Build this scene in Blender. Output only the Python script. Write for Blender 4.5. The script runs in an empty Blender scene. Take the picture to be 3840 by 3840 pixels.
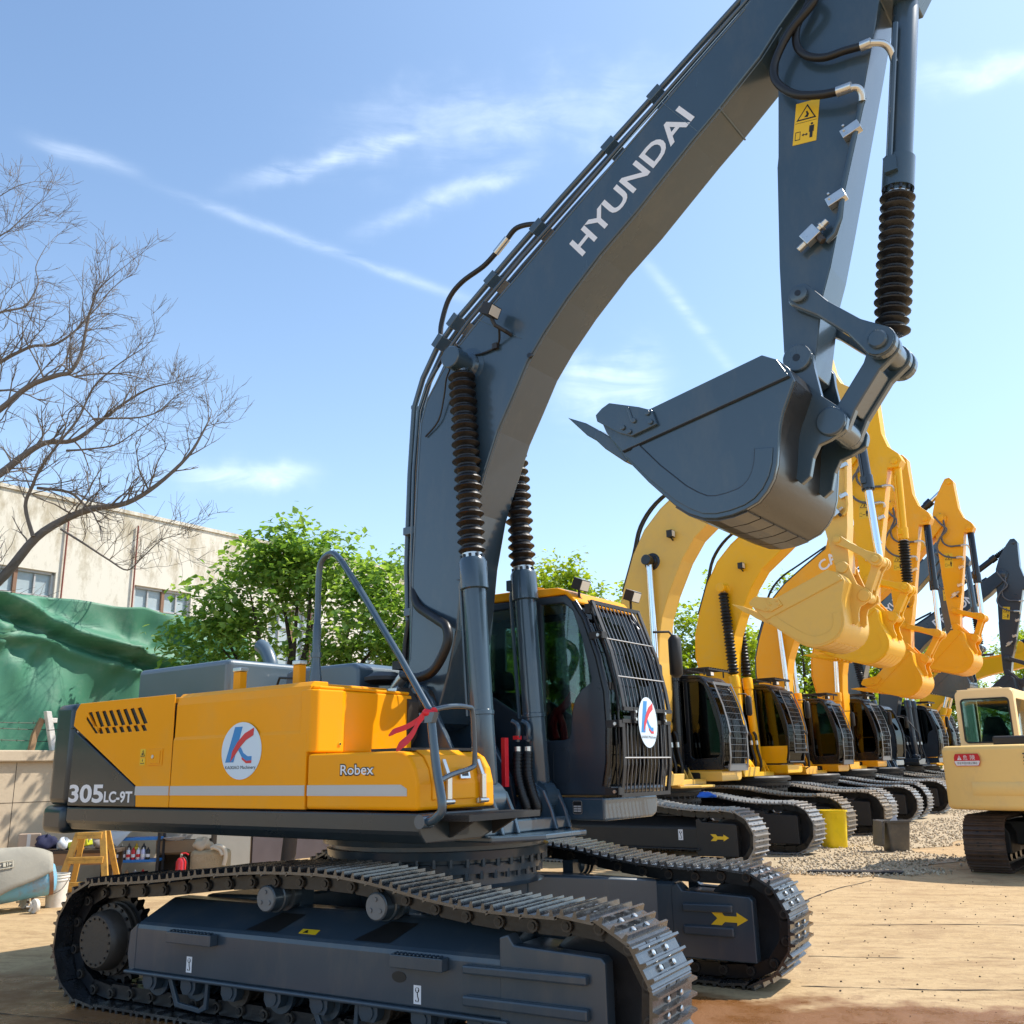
import bpy, bmesh, math, random
from mathutils import Vector, Matrix
R = math.radians
PI = math.pi
S = bpy.context.scene
C = S.collection

# ------------------------------------------------------------------ camera
cam_d = bpy.data.cameras.new("camera")
cam = bpy.data.objects.new("camera", cam_d)
C.objects.link(cam)
cam_d.sensor_fit = 'HORIZONTAL'
cam_d.sensor_width = 36.0
cam_d.lens = 36.0 * 3526.8 / 3840.0
cam_d.shift_y = 51.2 / 3840.0
cam_d.clip_start = 0.1
cam_d.clip_end = 3000
cam.matrix_world = (Matrix.Translation((0, 0, 1.692)) @ Matrix.Rotation(R(90 + 14.462), 4, 'X')
                    @ Matrix.Rotation(-0.0183, 4, 'Z'))
S.camera = cam

# ------------------------------------------------------------------ sky, sun, exposure
SUN_AZ = math.atan2(0.97, 0.24)      # clockwise from +Y
SUN_EL = R(51)
wd = bpy.data.worlds.new("World")
S.world = wd
wd.use_nodes = True
nt = wd.node_tree
nt.nodes.clear()
def N(t, **k):
    n = nt.nodes.new(t)
    for a, b in k.items():
        setattr(n, a, b)
    return n
def LK(a, b):
    nt.links.new(a, b)
def mth(op, a, b=None, c=None, clamp=False):
    n = N('ShaderNodeMath', operation=op)
    n.use_clamp = clamp
    for i, v in enumerate((a, b, c)):
        if v is None:
            continue
        if isinstance(v, (int, float)):
            n.inputs[i].default_value = v
        else:
            LK(v, n.inputs[i])
    return n.outputs[0]
def vdot(vec, d):
    n = N('ShaderNodeVectorMath', operation='DOT_PRODUCT')
    LK(vec, n.inputs[0])
    n.inputs[1].default_value = d
    return n.outputs['Value']
sky = N('ShaderNodeTexSky', sky_type='NISHITA')
sky.sun_disc = False
sky.sun_elevation = SUN_EL
sky.sun_rotation = SUN_AZ
sky.air_density = 1.0
sky.dust_density = 0.5
sky.ozone_density = 2.5
sky.altitude = 0
tc = N('ShaderNodeTexCoord')
dirv = tc.outputs['Generated']
# thin cirrus: streaks lying on great circles, broken up by noise stretched along the wind
mp = N('ShaderNodeMapping')
mp.inputs['Scale'].default_value = (5.0, 9.0, 22.0)
mp.inputs['Rotation'].default_value = (0.2, 0.35, 0.1)
LK(dirv, mp.inputs['Vector'])
nz = N('ShaderNodeTexNoise')
nz.inputs['Scale'].default_value = 1.6
nz.inputs['Detail'].default_value = 9
nz.inputs['Roughness'].default_value = 0.62
nz.inputs['Distortion'].default_value = 0.8
LK(mp.outputs[0], nz.inputs['Vector'])
nfine = N('ShaderNodeTexNoise')
nfine.inputs['Scale'].default_value = 26
nfine.inputs['Detail'].default_value = 6
LK(dirv, nfine.inputs['Vector'])
def streak(a, b, width, amount, fuzz, ext=1.0):
    a = Vector(a).normalized(); b = Vector(b).normalized()
    n = a.cross(b).normalized()
    m = (a + b).normalized()
    t = n.cross(m).normalized()
    half = abs(t.dot(b)) * ext
    off = mth('ADD', vdot(dirv, n), mth('MULTIPLY', mth('SUBTRACT', nfine.outputs[0], 0.5), width * fuzz))
    q = mth('DIVIDE', off, width)
    across = mth('EXPONENT', mth('MULTIPLY', mth('MULTIPLY', q, q), -1.0))
    s = mth('DIVIDE', vdot(dirv, t), half)
    s4 = mth('POWER', mth('ABSOLUTE', s), 4.0)
    along = mth('EXPONENT', mth('MULTIPLY', s4, -1.0))
    front = mth('GREATER_THAN', vdot(dirv, m), 0.3)
    v = mth('MULTIPLY', mth('MULTIPLY', across, along), front)
    brk = mth('MULTIPLY_ADD', nz.outputs[0], 2.6, -0.75, clamp=True)
    return mth('MULTIPLY', mth('MULTIPLY', v, brk), amount)
cl = None
for args in [((-0.3047, 0.7894, 0.533), (-0.0453, 0.8814, 0.4702), 0.005, 0.22, 1.6),
             ((0.1428, 0.8583, 0.4929), (0.2264, 0.8916, 0.3921), 0.0055, 0.18, 1.8),
             ((-0.2542, 0.7975, 0.5517), (-0.0869, 0.795, 0.6003), 0.0075, 0.36, 3.4),
             ((-0.139, 0.8389, 0.5261), (0.0144, 0.8163, 0.5774), 0.009, 0.28, 3.0),
             ((-0.1499, 0.7887, 0.5928), (0.1798, 0.7618, 0.6124), 0.03, 0.18, 3.0),
             ((0.3746, 0.7174, 0.5873), (0.4862, 0.6741, 0.5769), 0.010, 0.34, 3.0),
             ((-0.4247, 0.7278, 0.5536), (-0.3464, 0.7636, 0.5448), 0.006, 0.2, 2.0),
             ((-0.3309, 0.9035, 0.2948), (-0.212, 0.9305, 0.2986), 0.012, 0.35, 3.0),
             ((0.05, 0.9167, 0.375), (0.16, 0.9167, 0.4), 0.03, 0.3, 3.0)]:
    s_ = streak(*args)
    cl = s_ if cl is None else mth('ADD', cl, s_)
cl = mth('MINIMUM', cl, 0.8)
hs = N('ShaderNodeHueSaturation')
hs.inputs['Saturation'].default_value = 1.12
LK(sky.outputs[0], hs.inputs['Color'])
# thin summer haze: paler towards the horizon and towards the sun
sepd = N('ShaderNodeSeparateXYZ')
LK(dirv, sepd.inputs[0])
elev = mth('MAXIMUM', sepd.outputs['Z'], 0.0)
hz1 = mth('MULTIPLY', mth('EXPONENT', mth('MULTIPLY', elev, -3.0)), 0.52)
sd = (math.sin(SUN_AZ) * math.cos(SUN_EL), math.cos(SUN_AZ) * math.cos(SUN_EL), math.sin(SUN_EL))
hz2 = mth('MULTIPLY', mth('POWER', mth('MAXIMUM', vdot(dirv, sd), 0.0), 3.0), 0.36)
hz = mth('MINIMUM', mth('ADD', hz1, hz2), 0.85)
mixh = N('ShaderNodeMix', data_type='RGBA')
LK(hz, mixh.inputs['Factor'])
LK(hs.outputs[0], mixh.inputs['A'])
mixh.inputs['B'].default_value = (5.6, 7.2, 8.6, 1)
mix = N('ShaderNodeMix', data_type='RGBA')
LK(cl, mix.inputs['Factor'])
LK(mixh.outputs['Result'], mix.inputs['A'])
mix.inputs['B'].default_value = (9.0, 9.6, 10.2, 1)
bg = N('ShaderNodeBackground')
bg.inputs['Strength'].default_value = 0.125
LK(mix.outputs['Result'], bg.inputs['Color'])
wo = N('ShaderNodeOutputWorld')
LK(bg.outputs[0], wo.inputs[0])

sl = bpy.data.lights.new("sun", 'SUN')
sl.energy = 3.5
sl.angle = R(0.53)
sl.color = (1.0, 0.94, 0.85)
sun = bpy.data.objects.new("sun", sl)
C.objects.link(sun)
sun.rotation_euler = Vector(sd).to_track_quat('Z', 'Y').to_euler()
sun.location = (20, 10, 40)
S.view_settings.view_transform = 'Standard'
S.view_settings.look = 'None'
S.view_settings.exposure = 0.82
S.view_settings.gamma = 1.0
S.view_settings.use_curve_mapping = False

# ------------------------------------------------------------------ materials
MATS = {}
def mat(name, col, rough=0.5, metal=0.0, coat=0.0, noise=0.0, nscale=8.0, bump=0.0, bscale=60.0,
        dust=None, dustamt=0.0, dscale=3.0, spec=0.5, stretch=None):
    """principled paint / steel / cloth with mottling, optional dust blotches and bump"""
    if name in MATS:
        return MATS[name]
    m = bpy.data.materials.new(name)
    m.use_nodes = True
    t = m.node_tree
    b = t.nodes['Principled BSDF']
    b.inputs['Roughness'].default_value = rough
    b.inputs['Metallic'].default_value = metal
    b.inputs['Coat Weight'].default_value = coat
    b.inputs['Coat Roughness'].default_value = 0.12
    b.inputs['Specular IOR Level'].default_value = spec
    c4 = (col[0], col[1], col[2], 1)
    b.inputs['Base Color'].default_value = c4
    if noise or bump or dust:
        co = t.nodes.new('ShaderNodeTexCoord')
        src = co.outputs['Object']
        if stretch:
            mpn = t.nodes.new('ShaderNodeMapping')
            mpn.inputs['Scale'].default_value = stretch
            t.links.new(src, mpn.inputs['Vector'])
            src = mpn.outputs[0]
    last = None
    if noise:
        n = t.nodes.new('ShaderNodeTexNoise')
        n.inputs['Scale'].default_value = nscale
        n.inputs['Detail'].default_value = 6
        n.inputs['Roughness'].default_value = 0.65
        t.links.new(src, n.inputs['Vector'])
        mx = t.nodes.new('ShaderNodeMix'); mx.data_type = 'RGBA'
        k = noise
        mx.inputs['A'].default_value = (col[0]*(1-k), col[1]*(1-k), col[2]*(1-k), 1)
        mx.inputs['B'].default_value = (min(1, col[0]*(1+k)), min(1, col[1]*(1+k)), min(1, col[2]*(1+k)), 1)
        t.links.new(n.outputs[0], mx.inputs['Factor'])
        last = mx.outputs['Result']
        rr = t.nodes.new('ShaderNodeMath'); rr.operation = 'MULTIPLY_ADD'
        t.links.new(n.outputs[0], rr.inputs[0])
        rr.inputs[1].default_value = 0.7 * rough + 0.05
        rr.inputs[2].default_value = max(0.0, rough - 0.35 * rough - 0.02)
        t.links.new(rr.outputs[0], b.inputs['Roughness'])
    if dust:
        n2 = t.nodes.new('ShaderNodeTexNoise')
        n2.inputs['Scale'].default_value = dscale
        n2.inputs['Detail'].default_value = 8
        n2.inputs['Roughness'].default_value = 0.7
        t.links.new(src, n2.inputs['Vector'])
        rp = t.nodes.new('ShaderNodeMapRange')
        rp.inputs['From Min'].default_value = 0.5
        rp.inputs['From Max'].default_value = 0.72
        rp.inputs['To Max'].default_value = dustamt
        t.links.new(n2.outputs[0], rp.inputs[0])
        mx2 = t.nodes.new('ShaderNodeMix'); mx2.data_type = 'RGBA'
        t.links.new(rp.outputs[0], mx2.inputs['Factor'])
        if last:
            t.links.new(last, mx2.inputs['A'])
        else:
            mx2.inputs['A'].default_value = c4
        mx2.inputs['B'].default_value = (dust[0], dust[1], dust[2], 1)
        last = mx2.outputs['Result']
    if last:
        t.links.new(last, b.inputs['Base Color'])
    if bump:
        n3 = t.nodes.new('ShaderNodeTexNoise')
        n3.inputs['Scale'].default_value = bscale
        n3.inputs['Detail'].default_value = 4
        t.links.new(src, n3.inputs['Vector'])
        bp = t.nodes.new('ShaderNodeBump')
        bp.inputs['Strength'].default_value = bump
        bp.inputs['Distance'].default_value = 0.02
        t.links.new(n3.outputs[0], bp.inputs['Height'])
        t.links.new(bp.outputs[0], b.inputs['Normal'])
    MATS[name] = m
    return m

SLATE = mat('sky_tinted_slate', (0.036, 0.066, 0.096), 0.24, 0, 0.6, 0.16, 1.3, 0.035, 6, dust=(0.13, 0.135, 0.12), dustamt=0.28, dscale=2.4, stretch=(1, 1, .38))  # bluer than the frame: sky reflection put into the base colour
FRAME = mat('slate_frame_paint', (0.034, 0.053, 0.072), 0.32, 0, 0.35, 0.16, 1.5, 0.03, 9, dust=(0.14, 0.12, 0.09), dustamt=0.35, dscale=3.0, stretch=(1, 1, .3))  # same slate paint, greyer, without the painted sky tint
SLATEG = mat('slate_hood_paint', (0.085, 0.125, 0.155), 0.32, 0, 0.35, 0.10, 2.0, 0.02, 90)
SKIRT = mat('slate_skirt_paint', (0.016, 0.026, 0.034), 0.30, 0, 0.3, 0.10, 2.0, 0.02, 9, dust=(0.06, 0.065, 0.06), dustamt=0.12, spec=0.4)
ORANGE = mat('orange_yellow_paint', (0.90, 0.355, 0.002), 0.36, 0, 0.06, 0.07, 1.2, 0.035, 5, spec=0.15, dust=(0.62, 0.36, 0.10), dustamt=0.22, dscale=2.2)
BRIGHTY = mat('bright_yellow_paint', (0.88, 0.42, 0.006), 0.32, 0, 0.3, 0.04, 2.0)
CATY = mat('ochre_yellow_paint', (0.79, 0.47, 0.08), 0.42, 0, 0.05, 0.06, 1.0, 0.02, 40, dust=(0.55, 0.36, 0.14), dustamt=0.25)
CATY2 = mat('deep_yellow_paint', (0.90, 0.47, 0.004), 0.40, 0, 0.08, 0.09, 1.0, 0.03, 10, spec=0.3, dust=(0.62, 0.42, 0.14), dustamt=0.3, dscale=2.0)
CATO = mat('amber_yellow_paint', (0.88, 0.40, 0.006), 0.40, 0, 0.08, 0.09, 1.0, 0.03, 10, spec=0.3, dust=(0.62, 0.42, 0.14), dustamt=0.3, dscale=2.0)
CREAM = mat('cream_paint', (0.92, 0.60, 0.20), 0.5, 0, 0.0, 0.06, 1.2, 0.03, 25, dust=(0.6, 0.42, 0.22), dustamt=0.3)
CREAML = mat('pale_cream_paint', (0.88, 0.64, 0.33), 0.5, 0, 0.0, 0.06, 1.2, 0.03, 25)
BLACK = mat('black_paint', (0.009, 0.010, 0.013), 0.28, 0, 0.25, 0.2, 3.0, spec=0.4)
BLACKM = mat('matte_black_paint', (0.018, 0.017, 0.017), 0.55, 0, 0, 0.2, 6.0, 0.05, 40)
BLUEBLK = mat('blue_black_paint', (0.022, 0.033, 0.048), 0.32, 0, 0.3, 0.15, 2.0)
STEELW = mat('wet_track_steel', (0.11, 0.112, 0.118), 0.26, 0.85, 0.3, 0.35, 9.0, 0.10, 30, dust=(0.15, 0.105, 0.065), dustamt=0.28, dscale=6.0)
STEELB = mat('blackened_steel', (0.006, 0.0065, 0.008), 0.36, 0.1, 0.1, 0.3, 6.0, 0.1, 30, dust=(0.03, 0.025, 0.02), dustamt=0.25, dscale=8.0)
STEELD = mat('dusty_track_steel', (0.20, 0.165, 0.125), 0.55, 0.35, 0.0, 0.3, 5.0, 0.1, 25, dust=(0.42, 0.30, 0.18), dustamt=0.7, dscale=3.0)
STEELP = mat('pale_track_steel', (0.27, 0.26, 0.25), 0.45, 0.5, 0.0, 0.25, 5.0, 0.1, 25, dust=(0.40, 0.30, 0.20), dustamt=0.5, dscale=3.0)
RUSTT = mat('rusty_track_steel', (0.085, 0.055, 0.040), 0.6, 0.3, 0.0, 0.35, 7.0, 0.12, 25, dust=(0.22, 0.14, 0.09), dustamt=0.4, dscale=4.0)
CHROME = mat('chromed_rod', (0.78, 0.80, 0.82), 0.10, 1.0)
ZINC = mat('zinc_plate', (0.62, 0.62, 0.60), 0.3, 0.9, 0, 0.1, 20)
RUBBER = mat('rubber_hose', (0.009, 0.0085, 0.009), 0.42, 0, 0, 0.2, 20, 0.05, 90)
BELLOW = mat('bellows_cloth', (0.008, 0.0075, 0.008), 0.45, 0, 0, 0.25, 12, 0.25, 28)
WHITE = mat('white_decal', (0.78, 0.78, 0.80), 0.4)
SILVER = mat('silver_stripe', (0.50, 0.49, 0.47), 0.4, 0, 0, 0.06, 4)
DECALY = mat('yellow_decal', (0.80, 0.50, 0.015), 0.4)
DECALB = mat('black_decal', (0.012, 0.012, 0.012), 0.45)
LOGOBG = mat('pale_blue_sticker', (0.62, 0.74, 0.84), 0.35)
LOGOB = mat('blue_sticker', (0.02, 0.22, 0.55), 0.35)
LOGOR = mat('red_sticker', (0.62, 0.02, 0.03), 0.35)
REDC = mat('red_ribbon', (0.70, 0.012, 0.025), 0.45, 0, 0, 0.15, 8)
PINS = mat('dark_pin_steel', (0.022, 0.026, 0.032), 0.35, 0.3)
SHELLM = mat('worn_bucket_steel', (0.060, 0.058, 0.056), 0.30, 0.65, 0.2, 0.45, 4.0, 0.06, 25, dust=(0.02, 0.02, 0.022), dustamt=0.6, dscale=3.0, stretch=(1, .25, 1))
DGREY = mat('dark_grey_frame', (0.16, 0.16, 0.165), 0.4, 0.4)
IDLER = mat('idler_iron', (0.030, 0.030, 0.032), 0.42, 0.3, 0.1, 0.3, 8.0, 0.08, 30)
HUBG = mat('grease_brown_hub', (0.045, 0.036, 0.028), 0.5, 0, 0, 0.3, 12, 0.1, 40)
ROLLG = mat('roller_grey', (0.16, 0.165, 0.17), 0.5, 0.2, 0, 0.2, 10)
SEAT = mat('seat_cloth', (0.03, 0.04, 0.065), 0.8)
WOODP = mat('yellow_wood_paint', (0.62, 0.33, 0.06), 0.6, 0, 0, 0.2, 8, 0.1, 40, dust=(0.12, 0.07, 0.03), dustamt=0.6, dscale=7)
WOOD = mat('raw_wood', (0.30, 0.18, 0.09), 0.7, 0, 0, 0.25, 6, 0.1, 40, stretch=(1, 1, 6))
WOODD = mat('dark_wood', (0.06, 0.04, 0.025), 0.7, 0, 0, 0.3, 6, 0.1, 40)
BLUEP = mat('blue_rack_paint', (0.03, 0.20, 0.55), 0.45, 0, 0, 0.15, 6)
PLASTW = mat('white_plastic', (0.70, 0.66, 0.58), 0.45, 0, 0, 0.1, 5, dust=(0.45, 0.32, 0.2), dustamt=0.5, dscale=5)
PLASTY = mat('yellow_plastic', (0.95, 0.68, 0.005), 0.4, 0, 0, 0.06, 5, dust=(0.45, 0.33, 0.05), dustamt=0.25, dscale=6)
PLASTG = mat('grey_plastic', (0.115, 0.11, 0.10), 0.5, 0, 0, 0.2, 5, dust=(0.26, 0.21, 0.15), dustamt=0.5, dscale=5)
SUNBAR = mat('sunlit_black_bar', (0.12, 0.12, 0.125), 0.4, 0.6)  # black bars, lightened: their sunlit edges are put into the colour
LENS = mat('lamp_lens', (0.75, 0.72, 0.65), 0.15, 0, 0.6)

def glassmat(name, tint, gloss=0.5, amt=0.9):
    m = bpy.data.materials.new(name)
    m.use_nodes = True
    t = m.node_tree
    t.nodes.clear()
    o = t.nodes.new('ShaderNodeOutputMaterial')
    tr = t.nodes.new('ShaderNodeBsdfTransparent')
    tr.inputs[0].default_value = (tint[0], tint[1], tint[2], 1)
    gl = t.nodes.new('ShaderNodeBsdfGlossy')
    gl.inputs['Roughness'].default_value = 0.03
    gl.inputs[0].default_value = (0.9, 0.95, 0.95, 1)
    lw = t.nodes.new('ShaderNodeLayerWeight')
    lw.inputs[0].default_value = gloss
    mp_ = t.nodes.new('ShaderNodeMath'); mp_.operation = 'MULTIPLY_ADD'
    t.links.new(lw.outputs['Fresnel'], mp_.inputs[0])
    mp_.inputs[1].default_value = amt
    mp_.inputs[2].default_value = 0.03
    mx = t.nodes.new('ShaderNodeMixShader')
    t.links.new(mp_.outputs[0], mx.inputs[0])
    t.links.new(tr.outputs[0], mx.inputs[1])
    t.links.new(gl.outputs[0], mx.inputs[2])
    t.links.new(mx.outputs[0], o.inputs[0])
    return m
GLASS = glassmat('tinted_glass', (0.50, 0.62, 0.57), 0.35)
GLASSW = glassmat('windscreen_glass', (0.045, 0.055, 0.055), 0.12, 0.6)  # tint darkened to carry the dark cab interior behind it
GLASSD = glassmat('dark_glass', (0.10, 0.12, 0.12), 0.16, 0.7)

# ------------------------------------------------------------------ mesh helpers
class MB:
    """collects shapes and links them as ONE mesh object"""
    def __init__(self):
        self.v = []; self.f = []; self.m = []; self.mats = []; self.fx = None
    def add(self, vs, fs, m):
        if m not in self.mats:
            self.mats.append(m)
        k = self.mats.index(m)
        b = len(self.v)
        if self.fx:
            vs = [self.fx(p) for p in vs]
        self.v += [tuple(p) for p in vs]
        for f in fs:
            self.f.append(tuple(i + b for i in f)); self.m.append(k)
        return self
    def box(self, lo, hi, m, M=None):
        x0, y0, z0 = lo; x1, y1, z1 = hi
        vs = [(x0,y0,z0),(x1,y0,z0),(x1,y1,z0),(x0,y1,z0),(x0,y0,z1),(x1,y0,z1),(x1,y1,z1),(x0,y1,z1)]
        if M:
            vs = [M @ Vector(p) for p in vs]
        return self.add(vs, [(0,3,2,1),(4,5,6,7),(0,1,5,4),(1,2,6,5),(2,3,7,6),(3,0,4,7)], m)
    def cbox(self, c, s, m, M=None):
        lo = (-s[0]/2, -s[1]/2, -s[2]/2); hi = (s[0]/2, s[1]/2, s[2]/2)
        T = Matrix.Translation(c)
        return self.box(lo, hi, m, T @ M if M else T)
    def prism(self, poly, y0, y1, m):
        """polygon in XZ extruded along Y"""
        n = len(poly)
        vs = [(x, y0, z) for x, z in poly] + [(x, y1, z) for x, z in poly]
        fs = [tuple(range(n)), tuple(range(2*n-1, n-1, -1))]
        fs += [(i, i+n, (i+1) % n + n, (i+1) % n) for i in range(n)]
        return self.add(vs, fs, m)
    def prismx(self, poly, x0, x1, m):
        """polygon in YZ extruded along X"""
        n = len(poly)
        vs = [(x0, y, z) for y, z in poly] + [(x1, y, z) for y, z in poly]
        fs = [tuple(range(n)), tuple(range(2*n-1, n-1, -1))]
        fs += [(i, i+n, (i+1) % n + n, (i+1) % n) for i in range(n)]
        return self.add(vs, fs, m)
    def prismz(self, poly, z0, z1, m):
        n = len(poly)
        vs = [(x, y, z0) for x, y in poly] + [(x, y, z1) for x, y in poly]
        fs = [tuple(range(n)), tuple(range(2*n-1, n-1, -1))]
        fs += [(i, i+n, (i+1) % n + n, (i+1) % n) for i in range(n)]
        return self.add(vs, fs, m)
    def lathe(self, p0, p1, prof, m, seg=24, cap=True):
        """prof = [(t, r)] with t metres from p0 towards p1"""
        p0 = Vector(p0); d = (Vector(p1) - p0).normalized()
        a = d.orthogonal().normalized(); b = d.cross(a)
        vs = []; fs = []
        for t, r in prof:
            for k in range(seg):
                an = 2*PI*k/seg
                vs.append(p0 + d*t + (a*math.cos(an) + b*math.sin(an))*r)
        for i in range(len(prof)-1):
            for k in range(seg):
                k2 = (k+1) % seg
                fs.append((i*seg+k, i*seg+k2, (i+1)*seg+k2, (i+1)*seg+k))
        if cap:
            fs.append(tuple(range(seg-1, -1, -1)))
            o = (len(prof)-1)*seg
            fs.append(tuple(o+k for k in range(seg)))
        return self.add(vs, fs, m)
    def cyl(self, p0, p1, r, m, seg=16, r1=None):
        L = (Vector(p1)-Vector(p0)).length
        return self.lathe(p0, p1, [(0, r), (L, r if r1 is None else r1)], m, seg)
    def tube(self, pts, r, m, seg=8, smooth=0, closed=False, taper=None):
        P = [Vector(p) for p in pts]
        if smooth:
            P = spline(P, smooth)
        n = len(P)
        vs = []; fs = []
        prev = None
        for i, p in enumerate(P):
            t = (P[min(i+1, n-1)] - P[max(i-1, 0)])
            if t.length < 1e-9:
                t = Vector((0, 0, 1))
            t.normalize()
            if prev is None:
                a = t.orthogonal().normalized()
            else:
                a = prev - t*prev.dot(t)
                a = a.normalized() if a.length > 1e-6 else t.orthogonal().normalized()
            prev = a
            b = t.cross(a)
            rr = r if taper is None else r + (taper - r)*i/(n-1)
            for k in range(seg):
                an = 2*PI*k/seg
                vs.append(p + (a*math.cos(an)+b*math.sin(an))*rr)
        for i in range(n-1):
            for k in range(seg):
                k2 = (k+1) % seg
                fs.append((i*seg+k, i*seg+k2, (i+1)*seg+k2, (i+1)*seg+k))
        fs.append(tuple(range(seg-1, -1, -1)))
        fs.append(tuple((n-1)*seg+k for k in range(seg)))
        return self.add(vs, fs, m)
    def plate(self, outer, holes, y0, y1, m, axis='y'):
        """XZ plate with holes, thickness y0..y1"""
        bm = bmesh.new()
        edges = []
        for loop in [outer] + holes:
            vv = [bm.verts.new((x, 0, z)) for x, z in loop]
            for i in range(len(vv)):
                edges.append(bm.edges.new((vv[i], vv[(i+1) % len(vv)])))
        bmesh.ops.triangle_fill(bm, use_beauty=True, use_dissolve=False, edges=edges)
        bm.verts.index_update()
        pts = [v.co.copy() for v in bm.verts]
        tris = [tuple(v.index for v in f.verts) for f in bm.faces]
        n = len(pts)
        vs = [(p.x, y0, p.z) for p in pts] + [(p.x, y1, p.z) for p in pts]
        fs = list(tris) + [tuple(i+n for i in reversed(t)) for t in tris]
        k = 0
        for loop in [outer] + holes:
            L = len(loop)
            for i in range(L):
                a = k+i; b = k+(i+1) % L
                fs.append((a, b, b+n, a+n))
            k += L
        bm.free()
        return self.add(vs, fs, m)
    def build(self, name, parent=None, bevel=0.0, smooth=None, seg=2, loc=None, rotz=0.0, recalc=True):
        if name in SPLIT and parent is not None:
            cs = clusters(self.v, self.f)
            if 1 < len(cs) <= 24:
                first = None
                for fl in cs:
                    sub = MB(); sub.mats = self.mats; mp_ = {}
                    for fi in fl:
                        q = []
                        for i in self.f[fi]:
                            if i not in mp_:
                                mp_[i] = len(sub.v); sub.v.append(self.v[i])
                            q.append(mp_[i])
                        sub.f.append(tuple(q)); sub.m.append(self.m[fi])
                    o = sub.build1(name, parent, bevel, smooth, seg, loc, rotz, recalc)
                    first = first or o
                return first
        return self.build1(name, parent, bevel, smooth, seg, loc, rotz, recalc)
    def build1(self, name, parent=None, bevel=0.0, smooth=None, seg=2, loc=None, rotz=0.0, recalc=True):
        me = bpy.data.meshes.new(name)
        me.from_pydata(self.v, [], self.f)
        for m in self.mats:
            me.materials.append(m)
        me.polygons.foreach_set('material_index', self.m)
        if recalc:
            bm = bmesh.new(); bm.from_mesh(me)
            bmesh.ops.recalc_face_normals(bm, faces=bm.faces)
            bm.to_mesh(me); bm.free()
        if smooth is not None:
            me.polygons.foreach_set('use_smooth', [True]*len(me.polygons))
            me.set_sharp_from_angle(angle=R(smooth))
        me.update()
        o = bpy.data.objects.new(name, me)
        C.objects.link(o)
        if parent:
            o.parent = parent
        if loc:
            o.location = loc
        o.rotation_euler.z = rotz
        if bevel:
            b = o.modifiers.new('bevel', 'BEVEL')
            b.width = bevel; b.segments = seg; b.limit_method = 'ANGLE'; b.angle_limit = R(35)
        return o

SPLIT = set('pipe_clamp guard_bracket weld_seam painted_opening auxiliary_hose arm_hose hose_fitting hydraulic_hose boom_pin arm_pin bucket_side_bar wear_strip bucket_hanger side_window door_glass lamp_cable wiper control_console boom_pipe arm_pipe hose_bundle latch plug silver_stripe filler_post windscreen_pillar boom_hose linkage_pin cylinder_pin window handrail axle cross_rod'.split())
def clusters(v, f):
    """group faces into separate pieces: loose parts whose boxes touch stay together"""
    par = list(range(len(v)))
    def find(i):
        while par[i] != i:
            par[i] = par[par[i]]; i = par[i]
        return i
    for q in f:
        a = find(q[0])
        for i in q[1:]:
            b = find(i)
            if a != b: par[b] = a
    comp = {}
    for i in range(len(v)):
        comp.setdefault(find(i), []).append(i)
    bx = []
    for k, idx in comp.items():
        lo = [min(v[i][c] for i in idx)-.004 for c in range(3)]; hi = [max(v[i][c] for i in idx)+.004 for c in range(3)]
        bx.append([lo, hi, {k}])
    n = len(bx)
    g = list(range(n))
    def gf(i):
        while g[i] != i: i = g[i]
        return i
    for i in range(n):
        for j in range(i):
            if all(bx[i][0][c] <= bx[j][1][c] and bx[j][0][c] <= bx[i][1][c] for c in range(3)):
                a, b = gf(i), gf(j)
                if a != b: g[a] = b
    lab = {}
    for i, (lo, hi, ks) in enumerate(bx):
        for k in ks: lab[k] = gf(i)
    out = {}
    for fi, q in enumerate(f):
        out.setdefault(lab[find(q[0])], []).append(fi)
    return list(out.values())

def spline(P, sub):
    """Catmull-Rom through points"""
    out = []
    n = len(P)
    for i in range(n-1):
        p0 = P[max(i-1, 0)]; p1 = P[i]; p2 = P[i+1]; p3 = P[min(i+2, n-1)]
        for k in range(sub):
            t = k/sub
            out.append(0.5*((2*p1) + (p2-p0)*t + (2*p0-5*p1+4*p2-p3)*t*t + (3*p1-p0-3*p2+p3)*t**3))
    out.append(P[-1])
    return out

def circ(cx, cz, r, n=20, a0=0.0, a1=360.0, rz=None):
    full = abs(a1-a0) >= 360
    k = n if full else n+1
    return [(cx + r*math.cos(R(a0+(a1-a0)*i/n)), cz + (rz or r)*math.sin(R(a0+(a1-a0)*i/n))) for i in range(k)]

def rrect(x0, z0, x1, z1, r, n=4):
    p = []
    for cx, cz, a in ((x1-r, z0+r, -90), (x1-r, z1-r, 0), (x0+r, z1-r, 90), (x0+r, z0+r, 180)):
        for i in range(n+1):
            t = R(a + 90*i/n)
            p.append((cx+r*math.cos(t), cz+r*math.sin(t)))
    return p

def tag(o, label=None, cat=None, group=None, kind=None):
    if label: o['label'] = label
    if cat: o['category'] = cat
    if group: o['group'] = group
    if kind: o['kind'] = kind
    return o

def thing(name, label, cat, loc=(0, 0, 0), rotz=0.0, group=None, scale=1.0):
    o = bpy.data.objects.new(name, None)
    C.objects.link(o)
    o.empty_display_size = 0.3
    o.location = loc; o.rotation_euler = (0, 0, rotz); o.scale = (scale,)*3
    return tag(o, label, cat, group)

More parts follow.
